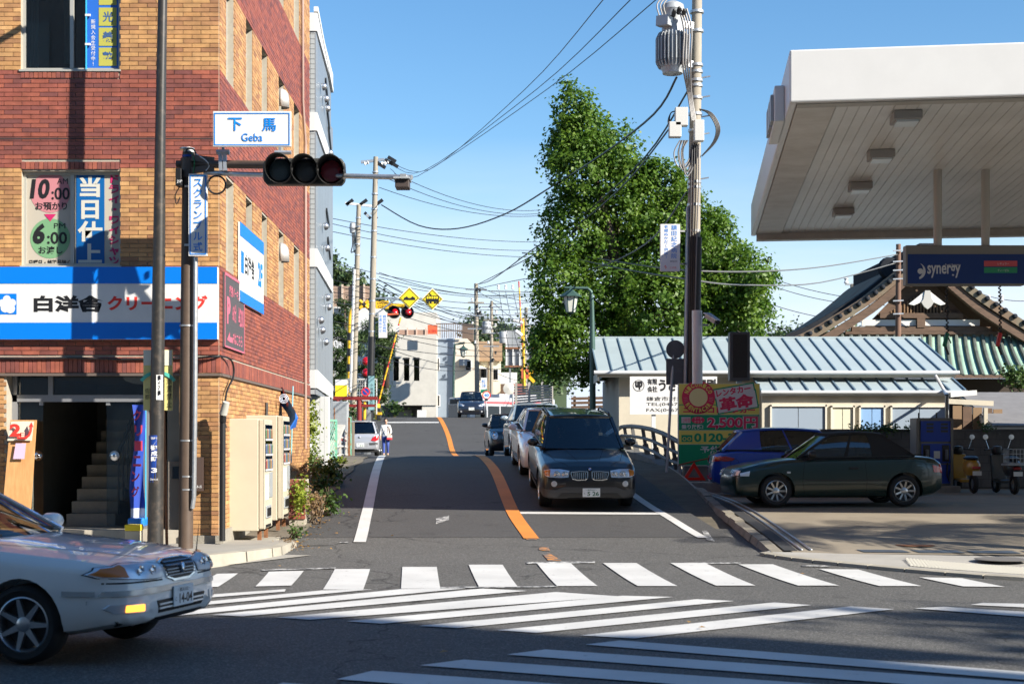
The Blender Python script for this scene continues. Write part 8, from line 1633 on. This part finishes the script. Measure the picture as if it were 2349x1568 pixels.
broad('added_shade_tree',1690,660,70,95,62,'hidden tree added behind the right crown of the ginkgo to shade the road',.22,4)  # added out of sight so that its shadow falls on the road dip
# wooded hills far off
def hill(px0,px1,prof,Y,leaf,n,label,nm):
 m=MB(); k=40
 def zt_(px):return interp(prof,px)
 m.grid(lambda u,v:P(px0+(px1-px0)*u,960+(zt_(px0+(px1-px0)*u)+6-960)*math.sin(v*math.pi/2),Y+60*v),k,6); o=m.build(nm,mat('hill_soil',(.04,.06,.025),.9,var=.3,vscale=.05),None,smooth=True); tag(o,kind='structure')
 px=rng.uniform(px0,px1,n); v=rng.uniform(.15,1,n)**.7; C=np.array([P(a,960+(zt_(a)+2-960)*math.sin(q*math.pi/2)+rng.normal()*1.5,Y+60*q) for a,q in zip(px,v)])
 C=np.repeat(C,12,axis=0)+rng.normal(size=(n*12,3))*leaf*1.6; w=leaf_object('wood',M_wood2,None,C,rng.uniform(.6,1.3,len(C))*leaf,.6); tag(w,label,'trees',kind='stuff')
hill(1080,1300,[(1080,742),(1110,748),(1150,757),(1185,775),(1220,782),(1300,790)],330,1.0,1500,'wooded hill behind the far houses','hill'); hill(757,900,[(757,640),(800,655),(850,690),(900,740)],240,.9,900,'wooded slope behind the left pines','hill'); hill(1700,2000,[(1700,770),(1790,771),(1830,765),(1850,766),(2000,772)],330,1.0,700,'low wooded ridge left of the temple','hill')
# shrubs and ivy
M_yg=leaf_mat('ivy_leaves',[(.06,.10,.012),(.16,.22,.02),(.30,.34,.035),(.38,.36,.05)],.3); M_shr=leaf_mat('shrub_leaves',[(.02,.05,.012),(.05,.10,.02),(.10,.16,.03),(.20,.22,.05)],.3); M_dry=leaf_mat('dry_leaves',[(.10,.06,.035),(.20,.12,.06),(.26,.19,.08),(.12,.14,.04)],.2)
def shrub(px,py_,rx,ry,Y,label,m_,leaf=.07,per=60,stems=True,name='shrub',cat_='plant',dep=.5):
 t=thing(name,P(px,py_+ry,Y),label,cat_,'plants along the pavement'); k_=Y/F; lb=[(P(px+random.uniform(-.5,.5)*rx,py_+random.uniform(-.45,.5)*ry,Y+random.uniform(-.3,.3)*dep),rx*k_*random.uniform(.35,.6),max(.12,rx*k_*dep),ry*k_*random.uniform(.35,.6)) for q in range(6)]
 C,O=crown_points(lb,per,leaf*1.3,6,.4); leaf_object('foliage',m_,t,C,rng.uniform(.5,1.3,len(C))*leaf,.3,O)
 if stems:
  m=MB(); b_=P(px,py_+ry,Y)
  for q in range(9):limb(m,b_+Vector((random.uniform(-.1,.1),0,-.05)),P(px+random.uniform(-.8,.8)*rx,py_-random.uniform(-.2,.8)*ry,Y+random.uniform(-.15,.15)),.012,.004,.08)
  m.build('stems',mat('dry_stem',(.12,.085,.055),.9),t)
shrub(690,1132,13,50,24.55,'yellow green ivy hanging over the brick planter',M_yg,.06,90,False,'ivy',dep=.4); shrub(722,1148,32,46,25.0,'dry brown weeds in front of the planter',M_dry,.06,60); shrub(752,1150,20,46,26.2,'leafy green weed at the road edge',M_shr,.09,50)
shrub(755,1085,32,45,30.5,'dark green shrub below the mesh fence',M_shr,.09,40); shrub(728,1070,22,40,31.5,'shrub spilling over the low brick planter',M_shr,.08,40); shrub(738,1042,22,18,34.5,'yellow green creeper over the planter edge',M_yg,.08,40,False); shrub(783,1068,14,24,36,'bright weed at the foot of the green post',M_yg,.08,40); shrub(712,968,7,75,33.6,'ivy climbing the corner of the brick building',M_yg,.08,60,False,'ivy',dep=.3); shrub(716,1035,6,50,33.2,'lower ivy at the foot of the brick wall',M_yg,.08,50,False,'ivy',dep=.3)
shrub(750,1000,16,26,40,'shrub behind the leaning mesh fence',M_shr,.1,25); shrub(810,940,14,26,70,'hedge plant below the torii beam',M_shr,.16,14); shrub(660,1248,12,13,21.9,'dry grass tuft on the kerb',M_dry,.05,60); shrub(678,1216,8,10,23.0,'small green weed on the plinth edge',M_shr,.05,60)
shrub(700,1085,16,26,27.5,'brown bush behind the brick planter',M_dry,.07,50); shrub(735,1105,26,30,28.5,'tangled green bush beside the road',M_shr,.08,45); shrub(2325,868,42,38,50,'round green bush at the right edge behind the shelter',M_shr,.14,16); shrub(905,935,12,20,92,'small plant by the concrete building',M_shr,.25,6); shrub(870,940,10,22,84,'weeds beside the crossing notice',M_shr,.2,8); shrub(1260,880,22,40,86,'shrub at the end of the far slatted fence',M_shr,.25,6); shrub(880,780,26,16,89,'pale pine twig beside the striped boom',M_pine,.16,14)
for px,w_ in ((1980,30),(2040,34),(2090,18),(2262,14)):shrub(px,982,w_,6,35.7,'creeper on top of the block wall near '+{1980:'the blue hatchback roof',2040:'the soft top',2090:'the fuel pump left side',2262:'the yellow scooter'}[px],M_shr,.07,40,False,'creeper')
# fallen leaves and litter
M_fl=leaf_mat('fallen_leaves',[(.25,.12,.03),(.40,.22,.04),(.50,.30,.05)],.2)
pts=[gp(x,y) for x,y in ((1018,1502),(1377,1190),(1690,1185),(760,1262),(900,1232),(690,1255),(1580,1432),(1610,1445),(1840,1320),(640,1302),(1075,1224))]+[(-3.5+abs(rng.normal())*.28,rng.uniform(21.2,26.5)) for _ in range(80)]
C=np.array([(x,y,g(y)+.03) for x,y in pts]); tag(leaf_object('fallen_leaves',M_fl,None,C,rng.uniform(.03,.08,len(C)),2.5),'dry fallen leaves on the road and kerb','leaves',kind='stuff')
# ================================================================ people
def figure(name,label,loc,heading,joints,edges,mats_fn,mats_,hair=None,scale=1.0):
 t=thing(name,loc,label,'person',rz=heading); me=bpy.data.meshes.new('body'); names=list(joints); me.from_pydata([joints[n][0] for n in names],[(names.index(a),names.index(b)) for a,b in edges],[])
 o=bpy.data.objects.new('body',me); md=o.modifiers.new('skin','SKIN'); md.use_smooth_shade=True; o.modifiers.new('sub','SUBSURF').levels=2
 if not me.skin_vertices:me.skin_vertices.new() if hasattr(me.skin_vertices,'new') else None
 bm=bmesh.new(); bm.from_mesh(me); ly=bm.verts.layers.skin.verify(); bm.verts.ensure_lookup_table()
 for i,n in enumerate(names):r_=joints[n][1]; bm.verts[i][ly].radius=r_ if isinstance(r_,tuple) else (r_,r_); bm.verts[i][ly].use_root=(n=='pelvis')
 bm.to_mesh(me); bm.free(); m2=eval_mesh(o); bpy.data.objects.remove(o)
 for mm in mats_:m2.materials.append(mm)
 for p in m2.polygons:p.material_index=mats_fn(p.center); p.use_smooth=True
 o=bpy.data.objects.new('body',m2); link(o,t); return t
def head_bits(t,c,r_,hair_m,bun=True):
 c=Vector(c); m=MB(); n=16
 def hp(u,v):
  th=2*math.pi*u; ph=math.pi*v*.62; d_=Vector((math.sin(ph)*math.sin(th),math.sin(ph)*math.cos(th),math.cos(ph)));
  k_=1.2;
  if d_.y<-.35 and d_.z<.42:k_=.9
  return c+Vector((d_.x*r_*.86*k_,d_.y*r_*.98*k_+.012,d_.z*r_*1.18*k_+.008))
 m.grid(hp,20,10); m.build('hair',hair_m,t,smooth=True,world=False)
 for sx in (-1,1):
  MB().lathe([(0,-.004),(.011,0),(0,.004)],8,Matrix.Translation(c+Vector((sx*.033,-r_*.90,.005)))@Matrix.Rotation(R(90),4,'X')).build('eye',M_hair,t,world=False); MB().lathe([(0,-.03),(.012,0),(0,.03)],8,Matrix.Translation(c+Vector((sx*r_*.88,0,-.01)))).build('ear',M_skin,t,world=False)
 MB().lathe([(0,.03),(.01,0),(.014,-.02),(0,-.026)],8,Matrix.Translation(c+Vector((0,-r_*.95,-.02)))).build('nose',M_skin,t,world=False); MB().bar(c+Vector((-.02,-r_*.9,-.058)),c+Vector((.02,-r_*.9,-.058)),.012).build('mouth',mat('lip',(.4,.12,.1),.5),t,world=False)
J={'pelvis':((0,0,.86),(.145,.105)),'waist':((0,0,1.0),(.125,.09)),'chest':((0,.0,1.2),(.155,.105)),'neckb':((0,.0,1.335),(.06,.055)),'neck':((0,-.005,1.385),.046),'chin':((0,-.02,1.44),(.062,.07)),'skull':((0,-.005,1.52),(.078,.09)),'crown':((0,.0,1.575),(.05,.06)),'shl':((.165,0,1.28),.058),'ell':((.225,.03,1.03),.045),'wrl':((.17,-.12,.93),.034),'hal':((.14,-.17,.92),(.02,.04)),'shr':((-.165,0,1.28),.058),'elr':((-.225,.02,1.02),.045),'wrr':((-.235,-.03,.80),.032),'har':((-.235,-.05,.72),(.018,.038)),'hil':((.085,0,.80),.10),'knl':((.085,-.09,.46),.066),'anl':((.085,.06,.10),.042),'tol':((.085,-.08,.05),(.04,.03)),'hir':((-.085,0,.80),.10),'knr':((-.085,-.04,.45),.066),'anr':((-.085,-.08,.09),.042),'tor':((-.085,-.21,.045),(.04,.03))}
E=[('pelvis','waist'),('waist','chest'),('chest','neckb'),('neckb','neck'),('neck','chin'),('chin','skull'),('skull','crown'),('chest','shl'),('shl','ell'),('ell','wrl'),('wrl','hal'),('chest','shr'),('shr','elr'),('elr','wrr'),('wrr','har'),('pelvis','hil'),('hil','knl'),('knl','anl'),('anl','tol'),('pelvis','hir'),('hir','knr'),('knr','anr'),('anr','tor')]
M_shirt=mat('white_blouse',(.66,.66,.64),.8,var=.06,vscale=20); M_jean=mat('blue_trousers',(.05,.09,.34),.8); M_shoe=mat('beige_shoe',(.45,.34,.22),.6)
def dress(c):
 if c.z>1.36 or (c.z<.90 and abs(c.x)>.20) or (c.y<-.135 and .86<c.z<.99):return 0
 if c.z>.86:return 1
 return 2 if c.z>.13 else (0 if c.z>.09 else 3)
wz=g(60.5); woman=figure('person','woman in white blouse and blue trousers walking towards the viewer',(P(885,0,60.5).x,60.5,wz),R(4),J,E,dress,[M_skin,M_shirt,M_jean,M_shoe])
head_bits(woman,(0,-.008,1.505),.088,M_hair)
for sx,hx,hy,hz_ in ((1,.14,-.185,.90),(-1,-.235,-.06,.69)):
 for q in range(5):
  a=Vector((hx+(q-2)*.014*sx,hy+.01*q,hz_)); MB().tube([a+Vector((0,0,.04)),a+Vector((0,-.012,-.01)),a+Vector((-.004*sx,-.03,-.035+.008*abs(q-2)))],[.009,.008,.006],6).build('finger',M_skin,woman,smooth=True,world=False)
bag=thing('shoulder_bag',(P(892,0,60.4).x,60.35,wz+.8),'red and white shoulder bag carried by the woman','bag'); bx_,bz_=P(893.5,0,60.4).x,wz+.84
m=MB(); m.box(bx_-.11,bx_+.11,60.28,60.42,bz_-.14,bz_+.06); m.build('bag_body',mat('bag_white',(.6,.55,.5),.6),bag,bevel=.02); m=MB(); m.box(bx_-.112,bx_+.112,60.278,60.422,bz_-.15,bz_-.04); m.build('bag_base',mat('bag_red',(.6,.04,.05),.6),bag,bevel=.02); tube_part('strap',mat('strap_brown',(.2,.1,.06),.6),bag,[(bx_-.09,60.35,bz_+.05),(bx_-.07,60.3,bz_+.3),(bx_-.06,60.42,bz_+.46),(bx_+.06,60.4,bz_+.05)],.012,6)
# people seated in the waiting cars
def seated(car_,x,y,z,label,hair_m,shirt):
 t=figure('person',label,(0,0,0),0,{'pelvis':((0,0,0),(.16,.13)),'chest':((0,.03,.34),(.17,.12)),'neckb':((0,.03,.50),(.06,.055)),'neck':((0,.02,.55),.05),'chin':((0,.0,.61),(.066,.072)),'skull':((0,.01,.69),(.08,.09)),'crown':((0,.015,.75),(.05,.06)),'shl':((.18,.02,.45),.062),'ell':((.23,-.1,.24),.05),'wrl':((.15,-.36,.30),.036),'hal':((.13,-.42,.33),(.03,.03)),'shr':((-.18,.02,.45),.062),'elr':((-.23,-.1,.24),.05),'wrr':((-.15,-.36,.30),.036),'har':((-.13,-.42,.33),(.03,.03)),'hil':((.1,-.05,-.02),.1),'knl':((.12,-.4,.02),.07),'hir':((-.1,-.05,-.02),.1),'knr':((-.12,-.4,.02),.07)},[('pelvis','chest'),('chest','neckb'),('neckb','neck'),('neck','chin'),('chin','skull'),('skull','crown'),('chest','shl'),('shl','ell'),('ell','wrl'),('wrl','hal'),('chest','shr'),('shr','elr'),('elr','wrr'),('wrr','har'),('pelvis','hil'),('hil','knl'),('pelvis','hir'),('hir','knr')],lambda c:0 if (c.z>.53 or c.y<-.33 and c.z>.2) else 1,[M_skin,shirt])
 head_bits(t,(0,.008,.67),.09,hair_m)
 e=car_.root.rotation_euler; M=Matrix.Translation(car_.root.location)@e.to_matrix().to_4x4()@Matrix.Translation((x,y,z))@Matrix.Rotation(R(90),4,'Z'); t.matrix_world=M; t.location=M.to_translation(); t.rotation_euler=M.to_euler(); return t
M_dkshirt=mat('dark_jumper',(.05,.05,.06),.85); M_gsh=mat('grey_top',(.22,.20,.19),.85)
seated(bmw,-.15,-.36,.66,'driver in dark clothes behind the wheel of the black off-road car',M_hair,M_dkshirt); seated(bmw,-.15,.36,.66,'passenger in a grey top in the black off-road car',M_hair,M_gsh)
# ================================================================ what stands behind the viewer and shades the foreground
M_beh=mat('opposite_render',(.42,.40,.37),.8,var=.08); ob=thing('opposite_building',(12,-9,0),'plain tall building on the near side of the main road','building')
box_part('wall',M_beh,ob,-34,27.2,-14,-4.2,0,20.6)
for fl_ in range(6):
 for k in range(14):w=box_part('window',M_frame,ob,-31+k*4.4,-28.6+k*4.4,-4.2,-4.12,1.2+fl_*3.2,2.9+fl_*3.2)
M_zel=leaf_mat('street_tree_leaves',[(.03,.06,.015),(.06,.11,.02),(.10,.15,.03)],.3)
for x,y,h_,r_,lab in ((29.6,-2.6,18.8,2.8,'tall street tree beside the opposite building'),(35.2,-2.4,18.3,3.0,'second tall street tree on the near pavement'),(41,-2.4,18.5,3.2,'third tall street tree on the near pavement')):
 t=thing('street_tree',(x,y,0),lab,'tree','trees behind the viewer'); lb=[(Vector((x+random.uniform(-.6,.6)*r_,y+random.uniform(-.4,.4)*r_,h_*(.62+.36*k/9))),r_*.5,r_*.5,r_*.42) for k in range(10)]; C,O=crown_points(lb,.42,.40,10,.5); leaf_object('crown',M_zel,t,C,rng.uniform(.25,.5,len(C)),.4,O); m=MB(); m.tube([(x,y,0),(x+.2,y,h_*.5),(x,y,h_*.9)],[.3,.22,.06],10)
 for k in range(7):limb(m,(x,y,h_*(.4+.06*k)),lb[k][0],.1,.03,.5)
 m.build('trunk',M_bark,t,smooth=True)
M_frond=leaf_mat('palm_fronds',[(.04,.08,.02),(.07,.12,.03)],.2)
for x,y,h_,lab in ((13.4,17.4,6.6,'short fan of a palm tree beside the forecourt apron'),(16.6,17.1,7.4,'taller palm tree beside the forecourt apron'),(19.8,17.2,7.9,'farthest palm tree along the apron')):
 t=thing('palm_tree',(x,y,0),lab,'tree','palms beside the forecourt'); m=MB(); m.tube([(x,y,0),(x+.1,y,h_*.5),(x,y,h_)],[.24,.18,.15],12); m.build('trunk',M_bark,t,smooth=True); m=MB()
 for k in range(22):
  a=2*math.pi*k/22+random.uniform(-.1,.1); el=random.uniform(-.5,1.0); d_=Vector((math.cos(a),math.sin(a),0)); L_=random.uniform(1.3,1.8); pts=[Vector((x,y,h_))+d_*L_*q/6*math.cos(el*.6)+Vector((0,0,L_*(q/6)*math.sin(el)-.55*L_*(q/6)**2)) for q in range(7)]
  sd=d_.cross(Vector((0,0,1)))
  for q in range(6):
   for s_ in (-1,1):
    for j in range(2):p0=pts[q].lerp(pts[q+1],j/2); w_=.45*math.sin(math.pi*(q+j/2+.8)/7.5); m.quad(p0,p0+(pts[q+1]-pts[q])*.3,p0+sd*s_*w_+(pts[q+1]-pts[q])*.9-Vector((0,0,w_*.4)),p0+sd*s_*w_+(pts[q+1]-pts[q])*.7-Vector((0,0,w_*.4)))
 m.build('crown',M_frond,t)
bpy.data.scenes.remove(SIDE)
